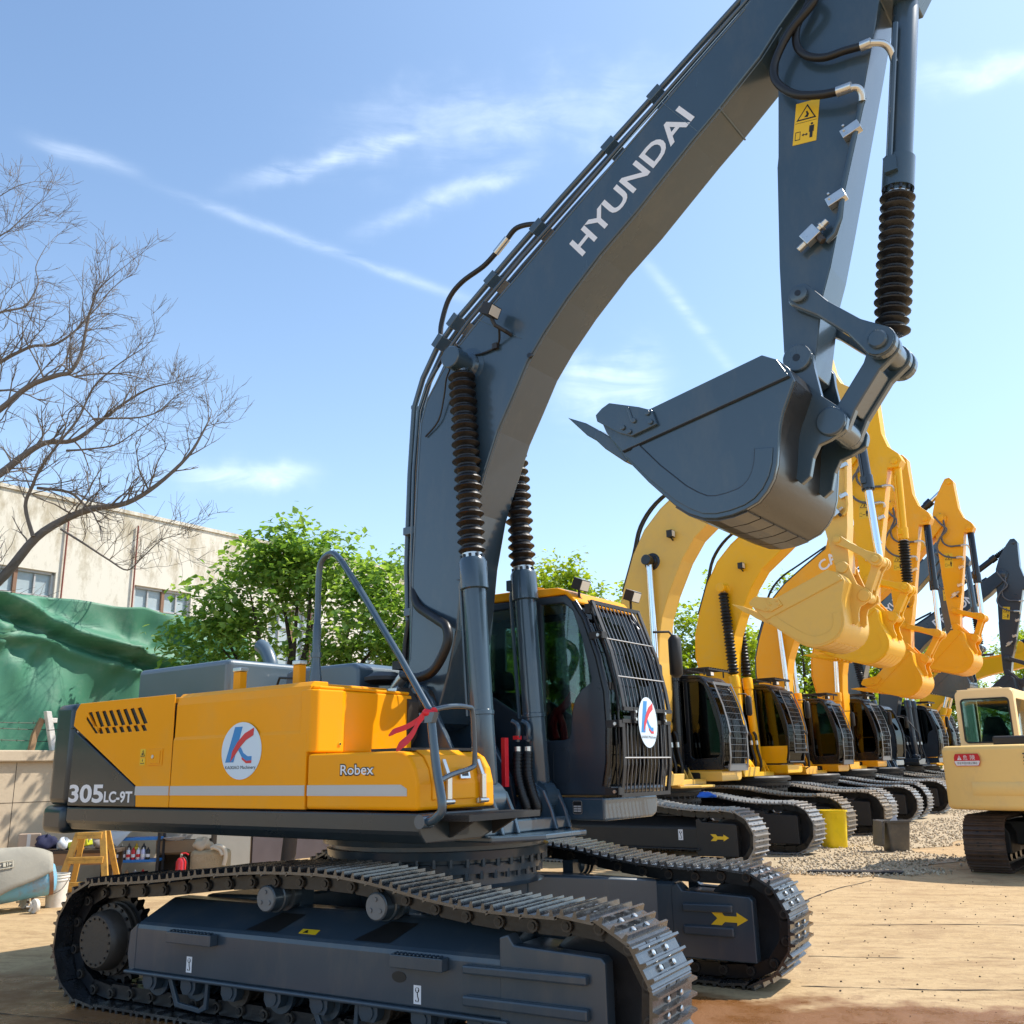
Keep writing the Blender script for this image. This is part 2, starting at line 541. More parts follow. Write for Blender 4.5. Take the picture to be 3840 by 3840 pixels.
_tc = {}
def text_mesh(s, bold=0.0, shear=0.0):
    key = (s, bold, shear)
    if key in _tc:
        return _tc[key]
    cu = bpy.data.curves.new('txt', 'FONT')
    cu.body = s; cu.size = 1.0; cu.offset = bold; cu.shear = shear; cu.resolution_u = 4
    cu.extrude = 0.0
    o = bpy.data.objects.new('txt', cu)
    C.objects.link(o)
    bpy.context.view_layer.update()
    dg = bpy.context.evaluated_depsgraph_get()
    me = o.evaluated_get(dg).to_mesh()
    vs = [v.co.copy() for v in me.vertices]
    fs = [tuple(p.vertices) for p in me.polygons]
    o.evaluated_get(dg).to_mesh_clear()
    bpy.data.objects.remove(o)
    bpy.data.curves.remove(cu)
    xs = [v.x for v in vs]; ys = [v.y for v in vs]
    bb = (min(xs), min(ys), max(xs), max(ys))
    _tc[key] = (vs, fs, bb)
    return _tc[key]

class Plane:
    """a flat decal surface: o origin, u right, v up, small steps along n"""
    def __init__(self, o, u, v):
        self.o = Vector(o); self.u = Vector(u).normalized(); self.v = Vector(v)
        self.v = (self.v - self.u*self.v.dot(self.u)).normalized()
        self.n = self.u.cross(self.v)
    def p(self, a, b, h=0.0):
        return self.o + self.u*a + self.v*b + self.n*h
    def poly(self, mb, pts, m, h=0.003, th=0.002):
        n = len(pts)
        vs = [self.p(a, b, h-th) for a, b in pts] + [self.p(a, b, h) for a, b in pts]
        fs = [tuple(range(n, 2*n))] + [(i, (i+1) % n, (i+1) % n + n, i+n) for i in range(n)]
        mb.add(vs, fs, m)
    def text(self, mb, s, a0, b0, a1, b1, m, h=0.004, bold=0.0, shear=0.0):
        vs, fs, bb = text_mesh(s, bold, shear)
        sx = (a1-a0)/(bb[2]-bb[0]); sy = (b1-b0)/(bb[3]-bb[1])
        mb.add([self.p(a0+(v.x-bb[0])*sx, b0+(v.y-bb[1])*sy, h) for v in vs], fs, m)
def side(y, x=0.0, z=0.0):
    """decal plane on a face looking towards -Y (u = +X, v = +Z)"""
    return Plane((x, y, z), (1, 0, 0), (0, 0, 1))

def logo(mb, pl, ca, cb, ra, rb):
    """the oval dealer sticker: blue stem, red and blue swoosh, name below"""
    pl.poly(mb, [(ca + ra*math.cos(2*PI*i/40), cb + rb*math.sin(2*PI*i/40)) for i in range(40)], LOGOBG, 0.003)
    def P(x, y):
        return (ca + x*ra, cb + y*rb)
    pl.poly(mb, [P(-.78, -.40), P(-.36, .84), P(.02, .84), P(-.36, -.40)], LOGOB, 0.0045)
    arc = [P(-.52, -.38), P(-.44, -.02), P(-.20, .30), P(.15, .60), P(.60, .78), P(.58, .52), P(.22, .36), P(-.04, .14), P(-.22, -.06), P(-.38, -.24)]
    pl.poly(mb, arc, LOGOR, 0.006)
    pl.poly(mb, [P(-.20, .10), P(-.02, .12), P(.12, -.08), P(.34, -.20), P(.54, -.20), P(.54, -.34), P(.30, -.36), P(.05, -.22)], LOGOB, 0.005)
    pl.poly(mb, [P(.05, -.22), P(.30, -.36), P(.54, -.34), P(.54, -.44), P(.28, -.44), P(.06, -.30)], LOGOR, 0.0055)
    a0 = P(-.76, -.67); a1 = P(.76, -.52)
    pl.text(mb, "KAIXIAO Machinery", a0[0], a0[1], a1[0], a1[1], DECALB, 0.005)

def warn(mb, pl, w, hh):
    """yellow two-panel warning plate: triangle above, keep-clear figure below (lower-left corner at the origin)"""
    pl.poly(mb, [(0, 0), (w, 0), (w, hh), (0, hh)], DECALY, 0.003)
    k = w
    cx = w/2
    t0 = hh*0.56; t1 = hh*0.93
    s = 0.42*k
    pl.poly(mb, [(cx-s, t0), (cx+s, t0), (cx, t1)], DECALB, 0.0045)
    pl.poly(mb, [(cx-s*.78, t0+.03*hh), (cx+s*.78, t0+.03*hh), (cx, t1-.055*hh)], DECALY, 0.0055)
    pl.poly(mb, [(cx-.1*k, t0+.06*hh), (cx+.06*k, t0+.05*hh), (cx+.1*k, t0+.12*hh), (cx+.02*k, t0+.2*hh), (cx-.04*k, t0+.2*hh), (cx+.0*k, t0+.12*hh)], DECALB, 0.0062)
    pl.poly(mb, [(0.04*k, hh*.505), (.96*k, hh*.505), (.96*k, hh*.512), (.04*k, hh*.512)], DECALB, 0.0045)
    fx = .76*k
    pl.poly(mb, [(fx+.05*k*math.cos(i*PI/5), hh*.43+.05*k*math.sin(i*PI/5)) for i in range(10)], DECALB, 0.0045)
    pl.poly(mb, [(fx-.1*k, hh*.39), (fx+.1*k, hh*.39), (fx+.1*k, hh*.24), (fx+.065*k, hh*.24), (fx+.06*k, hh*.10), (fx-.06*k, hh*.10), (fx-.065*k, hh*.24), (fx-.1*k, hh*.24)], DECALB, 0.0045)
    bx0, bx1 = .08*k, .30*k
    for a, b, c, d in ((bx0, .1, bx1, .115), (bx0, .285, bx1, .3), (bx0, .1, bx0+.02*k, .3), (bx1-.02*k, .1, bx1, .3)):
        pl.poly(mb, [(a, hh*b), (c, hh*b), (c, hh*d), (a, hh*d)], DECALB, 0.0045)
    pl.poly(mb, [(.36*k, hh*.2), (.44*k, hh*.235), (.44*k, hh*.21), (.54*k, hh*.21), (.54*k, hh*.235), (.62*k, hh*.2), (.54*k, hh*.165), (.54*k, hh*.19), (.44*k, hh*.19), (.44*k, hh*.165)], DECALB, 0.0045)

def hook_decal(mb, pl, w, hh):
    pl.poly(mb, [(0, 0), (w, 0), (w, hh), (0, hh)], WHITE, 0.003)
    cx = w*.5
    pl.poly(mb, [(cx+.28*w*math.cos(i*PI/8), hh*.75+.28*w*math.sin(i*PI/8)) for i in range(16)], DECALB, 0.0045)
    pl.poly(mb, [(cx-.1*w, hh*.66), (cx+.1*w, hh*.66), (cx+.1*w, hh*.78), (cx+.2*w, hh*.78), (cx, hh*.9), (cx-.2*w, hh*.78), (cx-.1*w, hh*.78)], WHITE, 0.006)
    pts = [(cx+.02*w, .62), (cx+.06*w, .42), (cx+.2*w, .25), (cx+.1*w, .12), (cx-.12*w, .12), (cx-.22*w, .22)]
    for (a, b), (c, d) in zip(pts, pts[1:]):
        t = w*.06
        pl.poly(mb, [(a-t, hh*b), (c-t, hh*d), (c+t, hh*d), (a+t, hh*b)], DECALB, 0.0045)

# ------------------------------------------------------------------ excavator
FOOT = (0.035, 2.211); TIP = (3.72, 7.38); CPIN = (0.55, 5.09); CFOOT = (0.785, 1.47)
ABOT = (3.418, 4.33); ALINK = (3.484, 4.77); ROD = (3.955, 4.29); PIN2 = (3.595, 3.835)
EAR = (4.365, 6.93); TAIL = (4.17, 8.34)
BOOM = [(-.14, 2.36), (-.134, 2.585), (-.106, 3.44), (-.06, 4.25), (-.025, 4.70), (.042, 4.90), (.206, 5.11), (.385, 5.30), (.639, 5.49),
        (1.099, 5.79), (1.60, 6.13), (2.834, 6.97), (3.279, 7.26), (3.60, 7.50), (3.72, 7.56), (3.85, 7.50), (3.90, 7.38), (3.86, 7.25),
        (3.525, 6.946), (3.359, 6.769), (3.004, 6.488), (2.787, 6.33), (2.255, 5.91), (1.913, 5.67), (1.582, 5.39), (1.34, 5.15), (1.163, 4.94),
        (1.016, 4.69), (.851, 4.418), (.72, 4.12), (.573, 3.77), (.474, 3.36), (.444, 3.14), (.40, 2.80), (.30, 2.42), (.22, 2.20), (.14, 2.06), (.035, 2.01), (-.08, 2.06), (-.15, 2.18)]
ARM = [(3.302, 4.44), (3.33, 5.086), (3.385, 5.86), (3.40, 5.94), (3.493, 6.964), (3.51, 7.30), (3.56, 7.58), (3.72, 7.95), (3.98, 8.32), (4.10, 8.46),
       (4.22, 8.46), (4.29, 8.34), (4.27, 8.10), (4.24, 7.55), (4.30, 7.25), (4.46, 7.06), (4.50, 6.92), (4.42, 6.80), (4.28, 6.82), (4.217, 6.834),
       (4.108, 6.437), (3.94, 5.85), (3.775, 5.274), (3.68, 4.957), (3.608, 4.764), (3.52, 4.36), (3.49, 4.24), (3.42, 4.20), (3.33, 4.26)]
BUCK = [(3.40, 4.21), (3.299, 4.272), (2.421, 4.10), (2.163, 4.182), (2.05, 4.15), (2.10, 4.02), (2.243, 3.796), (2.42, 3.58), (2.605, 3.382), (2.70, 3.307), (2.806, 3.255),
        (2.90, 3.238), (3.006, 3.242), (3.10, 3.262), (3.191, 3.296), (3.255, 3.355), (3.304, 3.427), (3.335, 3.52), (3.351, 3.622), (3.372, 3.765), (3.40, 3.85), (3.438, 3.928), (3.492, 4.049), (3.47, 4.13)]
SHELL = [(2.16, 3.93), (2.243, 3.796), (2.42, 3.58), (2.605, 3.382), (2.70, 3.307), (2.806, 3.255), (2.90, 3.238), (3.006, 3.242), (3.10, 3.262), (3.191, 3.296), (3.255, 3.355),
         (3.304, 3.427), (3.335, 3.52), (3.351, 3.622), (3.372, 3.765), (3.40, 3.85), (3.438, 3.928), (3.492, 4.049), (3.47, 4.13), (3.40, 4.21), (3.299, 4.272)]
BRKT = [(3.37, 4.40), (3.42, 4.42), (3.48, 4.40), (3.517, 4.34), (3.520, 4.243), (3.548, 4.031), (3.673, 3.905), (3.70, 3.84), (3.68, 3.765), (3.574, 3.718), (3.50, 3.70),
        (3.453, 3.62), (3.42, 3.50), (3.36, 3.46), (3.325, 3.50), (3.335, 3.744), (3.40, 3.95), (3.34, 4.15), (3.31, 4.30), (3.33, 4.37)]

def sim(p0, p1, q0, q1):
    a = complex(*p0); b = complex(*p1); c = complex(*q0); d = complex(*q1)
    k = (d-c)/(b-a)
    def f(p):
        z = c + k*(complex(*p)-a)
        return (z.real, z.imag)
    f.k = k
    return f
def rot2(p, about, ang, s=1.0):
    a = complex(*about)
    z = a + (complex(*p)-a)*complex(math.cos(ang), math.sin(ang))*s
    return (z.real, z.imag)
def circ_int(c0, r0, c1, r1):
    """intersection of two circles on the +x side"""
    a = complex(*c0); b = complex(*c1)
    d = abs(b-a)
    x = (d*d + r0*r0 - r1*r1)/(2*d)
    h = math.sqrt(max(0.0, r0*r0 - x*x))
    u = (b-a)/d
    c1_ = a + u*x + u*1j*h; c2_ = a + u*x - u*1j*h
    z = c1_ if c1_.real > c2_.real else c2_
    return (z.real, z.imag)
def off(poly, dist):
    """shift an open polyline sideways (to the left of travel)"""
    out = []
    n = len(poly)
    for i in range(n):
        a = complex(*poly[max(i-1, 0)]); b = complex(*poly[min(i+1, n-1)])
        t = (b-a)/abs(b-a)
        z = complex(*poly[i]) + t*1j*dist
        out.append((z.real, z.imag))
    return out

def bellows(mb, p, q, r, m, folds, seg=20, rnd=None):
    L = (Vector(q)-Vector(p)).length
    prof = [(0, r*.62)]
    for i in range(folds):
        a = L*i/folds; w = L/folds
        j = rnd.uniform(.92, 1.06) if rnd else 1.0
        prof += [(a+w*.12, r*.70), (a+w*.5, r*1.0*j), (a+w*.62, r*.98*j), (a+w*.95, r*.70)]
    prof.append((L, r*.62))
    mb.lathe(p, q, prof, m, seg)

CATB = [(-.42, 2.30), (-.55, 2.70), (-.74, 3.30), (-.84, 3.85), (-.82, 4.30), (-.69, 4.78), (-.43, 5.46), (-.17, 5.90), (.18, 6.24), (.70, 6.60), (1.40, 7.05), (2.30, 7.58), (2.90, 7.95), (3.06, 8.05),
        (3.20, 8.04), (3.29, 7.93), (3.27, 7.80), (2.90, 7.40), (2.00, 6.48), (1.36, 5.98), (.85, 5.60), (.57, 5.22), (.27, 4.64), (.10, 4.22), (.02, 3.85), (-.02, 3.40), (-.02, 2.90), (-.05, 2.50), (-.10, 2.22), (-.22, 2.08), (-.35, 2.12)]
CATP = dict(foot=(-.22, 2.26), tip=(3.12, 7.90), pin=(-.046, 5.28))
TRACKTOP = [(2.1, .865), (1.93, .865), (1.70, .868), (1.49, .876), (1.26, .893), (.97, .935), (.76, .974), (.46, 1.012), (.2, 1.03), (-.1, 1.03), (-.4, 1.02), (-.87, .986), (-1.32, .934), (-1.7, .90), (-2.1, .877)]
def track_path(flat=False):
    p = [(x, .035) for x in (-2.1, -1.5, -.9, -.3, .3, .9, 1.5)]
    p += circ(2.1, .45, .415, 12, -90, 90)
    p += TRACKTOP[1:-1]
    p += circ(-2.1, .456, .421, 12, 90, 270)[:-1]
    return p
def resample(p, n):
    """n points + tangents at even spacing along a closed polyline"""
    q = p + [p[0]]
    d = [0.0]
    for a, b in zip(q, q[1:]):
        d.append(d[-1] + math.hypot(b[0]-a[0], b[1]-a[1]))
    out = []
    for i in range(n):
        s = d[-1]*i/n
        k = max(j for j in range(len(d)-1) if d[j] <= s+1e-9)
        t = (s-d[k])/max(1e-9, d[k+1]-d[k])
        out.append((q[k][0]+(q[k+1][0]-q[k][0])*t, q[k][1]+(q[k+1][1]-q[k][1])*t))
    res = []
    for i in range(n):
        a = out[i-1]; b = out[(i+1) % n]
        L = math.hypot(b[0]-a[0], b[1]-a[1])
        res.append((out[i], ((b[0]-a[0])/L, (b[1]-a[1])/L)))
    return res, d[-1]/n

def shoe_geo(mb, m, y0, y1, pitch, hi=True, ribs=3, dark=None):
    """one track plate: local x along travel, z outward"""
    h = pitch*.5
    t = .012
    rh = .034 if ribs == 3 else .040
    rs = [-.083, 0.0, .083] if ribs == 3 else [-.075, .055]
    top = []
    for r in rs:
        top += [(r-.016, t), (r-.008, t+rh), (r+.006, t+rh), (r+.014, t)]
    pr = [(-h-.012, -.020), (-h+.01, -.006), (h-.01, -.006), (h+.004, -.002), (h+.004, t)] + list(reversed(top)) + [(-h+.006, t), (-h-.012, -.006)]
    mb.prism(pr, y0, y1, m)
    yc = (y0+y1)/2
    w = (y1-y0)/.58
    if hi:
        for s in ((rs[0]+rs[1])/2, (rs[-1]+rs[-2])/2 if ribs == 3 else .1):
            for dy in (-.095, .095):
                mb.lathe((s, yc+dy*w, t), (s, yc+dy*w, t+.02), [(0, .019), (.014, .019), (.02, .012)], ZINC if m is STEELW else m, 10)
            mb.prism([(s-.014, t+.0005), (s+.014, t+.0005), (s+.014, t+.003), (s-.014, t+.003)], yc-.035*w, yc+.035*w, dark or STEELB)
        for dy in (-.075, .075):
            mb.prism([(-h+.004, t+.0005), (-h+.034, t+.0005), (-h+.034, t+.003), (-h+.004, t+.003)], yc+dy*w-.022, yc+dy*w+.022, dark or STEELB)
    else:
        dd = dark or STEELB
        for dy in (-.085, .085):
            mb.prism([(-.03, t+.001), (.03, t+.001), (.03, t+.004), (-.03, t+.004)], yc+dy*w-.02, yc+dy*w+.02, dd)
            mb.prism([(-h+.002, t+.001), (-h+.03, t+.001), (-h+.03, t+.004), (-h+.002, t+.004)], yc+dy*w*.8-.02, yc+dy*w*.8+.02, dd)

YI, YO = 1.07, 1.65
def undercarriage(root, c, hi):
    path = track_path()
    n = 48
    pts, pitch = resample(path, n)
    for sgn in (-1, 1):
        yc = sgn*(YI+YO)/2
        ya, yb = sorted((sgn*YI, sgn*YO))
        # chain of links, pins and (for small far machines) the plates in the same mesh
        mb = MB()
        for (p, t) in pts:
            nx, nz = t[1], -t[0]
            M = Matrix(((t[0], 0, nx, p[0]), (0, 1, 0, 0), (t[1], 0, nz, p[1]), (0, 0, 0, 1)))
            mb.fx = lambda v, M=M: M @ Vector(v)
            h = pitch*.5
            for dy in (-.115, -.065, .065, .115) if hi else (-.09, .09):
                w = .022 if hi else .04
                o_ = .0 if abs(dy) > .08 else h*.5
                mb.prism([(-h*.98+o_-.03, -.075), (-h*.7+o_-.03, -.115), (h*.7+o_, -.115), (h*1.05+o_, -.07), (h*.8+o_, -.018), (-h*.8+o_, -.018)], yc+dy-w, yc+dy+w, c['link'])
            if hi:
                mb.cyl((h, yc-.16, -.07), (h, yc+.16, -.07), .036, HUBG, 10)
                mb.cyl((h, yc-.172, -.07), (h, yc+.172, -.07), .022, STEELB, 8)
            if not hi:
                shoe_geo(mb, c['shoe'], ya, yb, pitch, False, c.get('ribs', 3), c['link'])
        mb.fx = None
        ch = mb.build('track_chain', root)
        if hi:
            sm = MB()
            shoe_geo(sm, c['shoe'], ya, yb, pitch, True)
            first = None
            for i, (p, t) in enumerate(pts):
                if first is None:
                    so = sm.build('track_shoe', ch)
                    first = so
                else:
                    so = first.copy(); C.objects.link(so); so.parent = ch
                so.location = (p[0], 0, p[1])
                so.rotation_euler = (0, -math.atan2(t[1], t[0]) + PI, 0)
        # idler and sprocket
        mb = MB()
        r = .315
        mb.lathe((2.1, yc-.12, .45), (2.1, yc+.12, .45), [(0, .10), (.0, .12), (.06, .12), (.06, r-.06), (.045, r-.03), (.045, r), (.08, r), (.085, r+.03), (.155, r+.03), (.16, r), (.195, r), (.195, r-.03), (.18, r-.06), (.18, .12), (.24, .12), (.24, .1)], IDLER, 40)
        mb.build('idler_wheel', root, smooth=35)
        mb = MB()
        teeth = []
        for i in range(23):
            a = 360*i/23
            for da, rr in ((0, .30), (4, .305), (6, .345), (9, .345), (11.5, .30)):
                teeth.append((-2.1 + rr*math.cos(R(a+da)), .456 + rr*math.sin(R(a+da))))
        mb.prism(teeth, yc-.035, yc+.035, c['link'])
        mb.lathe((-2.1, yc-sgn*.10, .456), (-2.1, yc+sgn*.235, .456), [(0, .22), (.09, .27), (.155, .27), (.16, .235), (.18, .235), (.185, .262), (.205, .262), (.21, .22), (.30, .212), (.325, .195), (.335, .185)], HUBG if hi else c['link'], 36)
        if hi:
            for k in range(18):
                a = 2*PI*k/18
                for rr, y_, r_ in ((.247, sgn*.115, .013), (.165, sgn*.238, .009)):
                    x_ = -2.1+rr*math.cos(a); z_ = .456+rr*math.sin(a)
                    mb.cyl((x_, yc+y_-sgn*.01, z_), (x_, yc+y_+sgn*.006, z_), r_, STEELB, 6)
        mb.build('drive_sprocket', root, smooth=35)
        # side frame
        yo = sgn*1.60; yi_ = sgn*1.10
        mb = MB()
        s = sgn
        prof = [(s*1.60, .30), (s*1.60, .585), (s*1.592, .612), (s*1.57, .630), (s*1.30, .755), (s*1.27, .765), (s*1.13, .765), (s*1.10, .74), (s*1.10, .30)]
        mb.prismx(prof, -1.62, 1.58, c['frame'])
        mb.prismx([(s*1.635, .275), (s*1.635, .30), (s*1.08, .30), (s*1.08, .275)], -1.70, 1.62, c['frame'])
        # tapered cheek towards the sprocket
        mb.prism([(-1.62, .30), (-1.62, .62), (-1.70, .56), (-1.715, .40), (-1.68, .28)], *sorted((s*1.598, s*1.56)), c['frame'])
        mb.prism([(-1.62, .30), (-1.62, .70), (-1.85, .60), (-1.85, .33)], *sorted((s*1.30, s*1.12)), c['frame'])
        # fork round the idler
        fork = [(1.56, .19), (1.56, .735), (1.62, .755), (1.66, .70), (2.215, .675), (2.24, .65), (2.243, .19)]
        mb.prism(fork, *sorted((s*1.605, s*1.50)), c['frame'])
        mb.prism(fork, *sorted((s*1.20, s*1.095)), c['frame'])
        mb.prism([(1.62, .66), (1.62, .69), (1.86, .68), (1.86, .65)], *sorted((s*1.49, s*1.21)), c['frame'])
        mb.prism([(1.58, .24), (1.58, .60), (1.70, .60), (1.70, .24)], *sorted((s*1.49, s*1.21)), c['frame'])
        fr = mb.build('track_frame', root, bevel=.010 if hi else .012)
        if hi:
            # shade of roller wells and oval hole painted flat black; guards, steps, decals
            mb = MB()
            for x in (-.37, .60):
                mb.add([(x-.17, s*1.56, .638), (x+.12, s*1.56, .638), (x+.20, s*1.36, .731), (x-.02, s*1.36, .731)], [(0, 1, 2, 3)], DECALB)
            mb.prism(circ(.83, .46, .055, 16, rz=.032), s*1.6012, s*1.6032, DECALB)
            mb.build('painted_opening', fr, recalc=True)
            for (x0, z0, x1, z1, z2, z3) in ((1.322, .575, 2.14, .583, .525, .530), (1.322, .410, 2.14, .413, .352, .350)):
                for face in (1.603, 1.097):
                    if face > 1.5:
                        g = MB().prism([(x0, z2), (x1, z3), (x1, z1), (x0, z0)], *sorted((s*face, s*(face+.045))), c['frame'])
                    elif sgn > 0:
                        g = MB().prism([(1.66, z2+.02), (2.08, z3+.02), (2.08, z1+.03), (1.66, z0+.03)], *sorted((s*face, s*(face-.03))), c['frame'])
                    else:
                        continue
                    g.build('guard_strip', fr, bevel=.012)
            for (x0, x1) in ((-1.21, -.76), (.807, 1.20)):
                mb = MB()
                mb.box((x0, min(s*1.603, s*1.675), .525), (x1, max(s*1.603, s*1.675), .60), c['frame'])
                for k in range(12):
                    xx = x0+.03+(x1-x0-.06)*k/11
                    mb.box((xx-.007, min(s*1.62, s*1.672), .60), (xx+.007, max(s*1.62, s*1.672), .611), c['frame'])
                mb.build('foot_step', fr, bevel=.005)
            if sgn < 0:
                for (x, z) in ((-1.063, .328), (.943, .320)):
                    mb = MB(); hook_decal(mb, side(-1.60, x, z), .055, .105); mb.build('lifting_point_decal', fr)
                mb = MB()
                pl = Plane((-.06, -1.545, .642), (1, 0, 0), (0, .27, .125))
                pl.poly(mb, [(0, 0), (.15, 0), (.15, .05), (0, .05)], DECALY)
                pl.poly(mb, [(.03, .008), (.075, .008), (.052, .042)], DECALB, .005)
                mb.build('warning_decal', fr)
        # carrier and track rollers
        for x in ((-.37, .60) if hi else ()):
            mb = MB()
            z = .845
            mb.lathe((x, yc-s*.10, z), (x, yc+s*.19, z), [(0, .06), (.02, .085), (.09, .085), (.09, .10), (.11, .10), (.115, .075), (.17, .075), (.172, .10), (.20, .10), (.205, .09), (.285, .088), (.29, .08)], c['frame'], 28)
            yo_ = yc+s*.19
            mb.lathe((x, yo_, z), (x, yo_+s*.006, z), [(0, .082), (.006, .078)], ROLLG, 28)
            for k in range(3):
                a = R(90+120*k)
                mb.cyl((x+.045*math.cos(a), yo_, z+.045*math.sin(a)), (x+.045*math.cos(a), yo_+s*.014, z+.045*math.sin(a)), .014, ROLLG, 8)
            mb.box((x-.05, min(yc-s*.10, yc-s*.24), .70), (x+.05, max(yc-s*.10, yc-s*.24), .90), c['frame'])
            mb.build('carrier_roller', root, smooth=35)
        if hi:
            for k in range(8):
                x = -1.45 + k*(2.85/7)
                mb = MB()
                mb.lathe((x, yc-.16, .245), (x, yc+.16, .245), [(0, .12), (.03, .12), (.035, .09), (.12, .09), (.125, .105), (.195, .105), (.2, .09), (.285, .09), (.29, .12), (.32, .12)], HUBG if k % 3 == 2 else c['frame'], 24)
                for q in (-1, 1):
                    mb.prism([(x-.075, .285), (x-.075, .22), (x-.05, .18), (x+.05, .18), (x+.075, .22), (x+.075, .285)], *sorted((yc+q*.165, yc+q*.235)), c['frame'])
                    mb.cyl((x, yc+q*.236, .235), (x, yc+q*.245, .235), .045, c['frame'], 14)
                mb.build('track_roller', root, smooth=35)
            for x in (-1.05, .30):
                mb = MB()
                mb.prism([(x-.22, .27), (x-.18, .27), (x-.10, .12), (x+.12, .10), (x+.16, .13), (x+.17, .27), (x+.20, .27), (x+.19, .10), (x+.12, .07), (x-.13, .09)], *sorted((s*1.585, s*1.56)), c['frame'])
                mb.build('chain_guide', root, bevel=.004)
        if hi and sgn > 0:
            mb = MB()
            pl = side(1.0945, 1.89, .455)
            pl.poly(mb, [(0, .0), (.09, .0), (.115, .025), (.215, .025), (.215, 0.0), (.305, .05), (.215, .1), (.215, .07), (.115, .07), (.09, .10), (0, .10), (.055, .05)], DECALY, .004)
            mb.build('arrow_decal', fr)
        if not hi and sgn < 0:
            mb = MB()
            pl = side(-1.6055, 1.80, .42)
            pl.poly(mb, [(0, .0), (.09, .0), (.115, .025), (.215, .025), (.215, 0.0), (.305, .05), (.215, .1), (.215, .07), (.115, .07), (.09, .10), (0, .10), (.055, .05)], DECALY, .004)
            mb.build('arrow_decal', fr)
            mb = MB()
            hook_decal(mb, side(-1.6005, 1.25, .42), .08, .16); mb.build('lifting_point_decal', fr)
    # carbody
    mb = MB()
    for sy in (-1, 1):
        for sx in (-1, 1):
            q = [(sx*.15, sy*.55), (sx*.62, sy*.35), (sx*1.45, sy*1.11), (sx*.62, sy*1.11)]
            zt0, zt1 = .93, .70
            vs = [(q[0][0], q[0][1], .42), (q[1][0], q[1][1], .42), (q[2][0], q[2][1], .33), (q[3][0], q[3][1], .33),
                  (q[0][0], q[0][1], .86), (q[1][0], q[1][1], .86), (q[2][0], q[2][1], .78), (q[3][0], q[3][1], .80)]
            mb.add(vs, [(0, 1, 2, 3), (4, 5, 6, 7), (0, 1, 5, 4), (1, 2, 6, 5), (2, 3, 7, 6), (3, 0, 4, 7)], c['frame'])
    mb.cyl((0, 0, .42), (0, 0, .86), .72, c['frame'], 40)
    mb.build('carbody', root, bevel=.02, smooth=35)
    mb = MB()
    mb.lathe((0, 0, .84), (0, 0, 1.235), [(0, .86), (.02, .80), (.10, .80), (.105, .845), (.17, .85), (.175, .80), (.20, .80), (.205, .885), (.265, .90), (.27, .86), (.30, .86), (.305, .93), (.36, .94), (.395, .90)], c['ring'], 72)
    for k in range(44):
        a = 2*PI*k/44
        for rr, z0, z1 in ((.832, .945, 1.0), (.872, 1.035, 1.10)):
            mb.cyl((rr*math.cos(a), rr*math.sin(a), z0-.04), (rr*math.cos(a), rr*math.sin(a), z0+.02), .019, c['ring'], 6)
    mb.build('slewing_ring', root, smooth=35)

DOORG2 = [(.70, 3.07), (.95, 3.06), (1.04, 2.99), (1.13, 2.72), (1.225, 2.36), (1.275, 2.10), (1.285, 1.90), (1.26, 1.72), (1.20, 1.69), (.76, 1.67), (.70, 1.72)]
REARG2 = [(-.40, 3.07), (.62, 3.08), (.62, 1.95), (-.40, 1.95)]
DOORG1 = [(.72, 3.06), (.95, 3.05), (1.04, 2.98), (1.13, 2.72), (1.20, 2.40), (1.195, 2.36), (1.10, 2.31), (1.04, 2.24), (1.005, 2.14), (.98, 1.96), (.965, 1.925), (.92, 1.91), (.75, 1.91), (.72, 1.94)]
REARG1 = [(-.38, 3.06), (.60, 3.07), (.60, 2.06), (.41, 2.16), (.17, 2.30), (-.38, 2.3)]
CABO = [(-.50, 1.47), (1.30, 1.47), (1.335, 1.6), (1.36, 2.0), (1.35, 2.28), (1.285, 2.57), (1.17, 2.90), (1.07, 3.03), (.98, 3.12), (-.42, 3.15), (-.50, 3.1)]
GUARD = [(1.175, 3.12), (1.209, 3.051), (1.37, 2.619), (1.44, 2.334), (1.473, 2.125), (1.455, 2.06), (1.452, 1.70), (1.415, 1.455)]
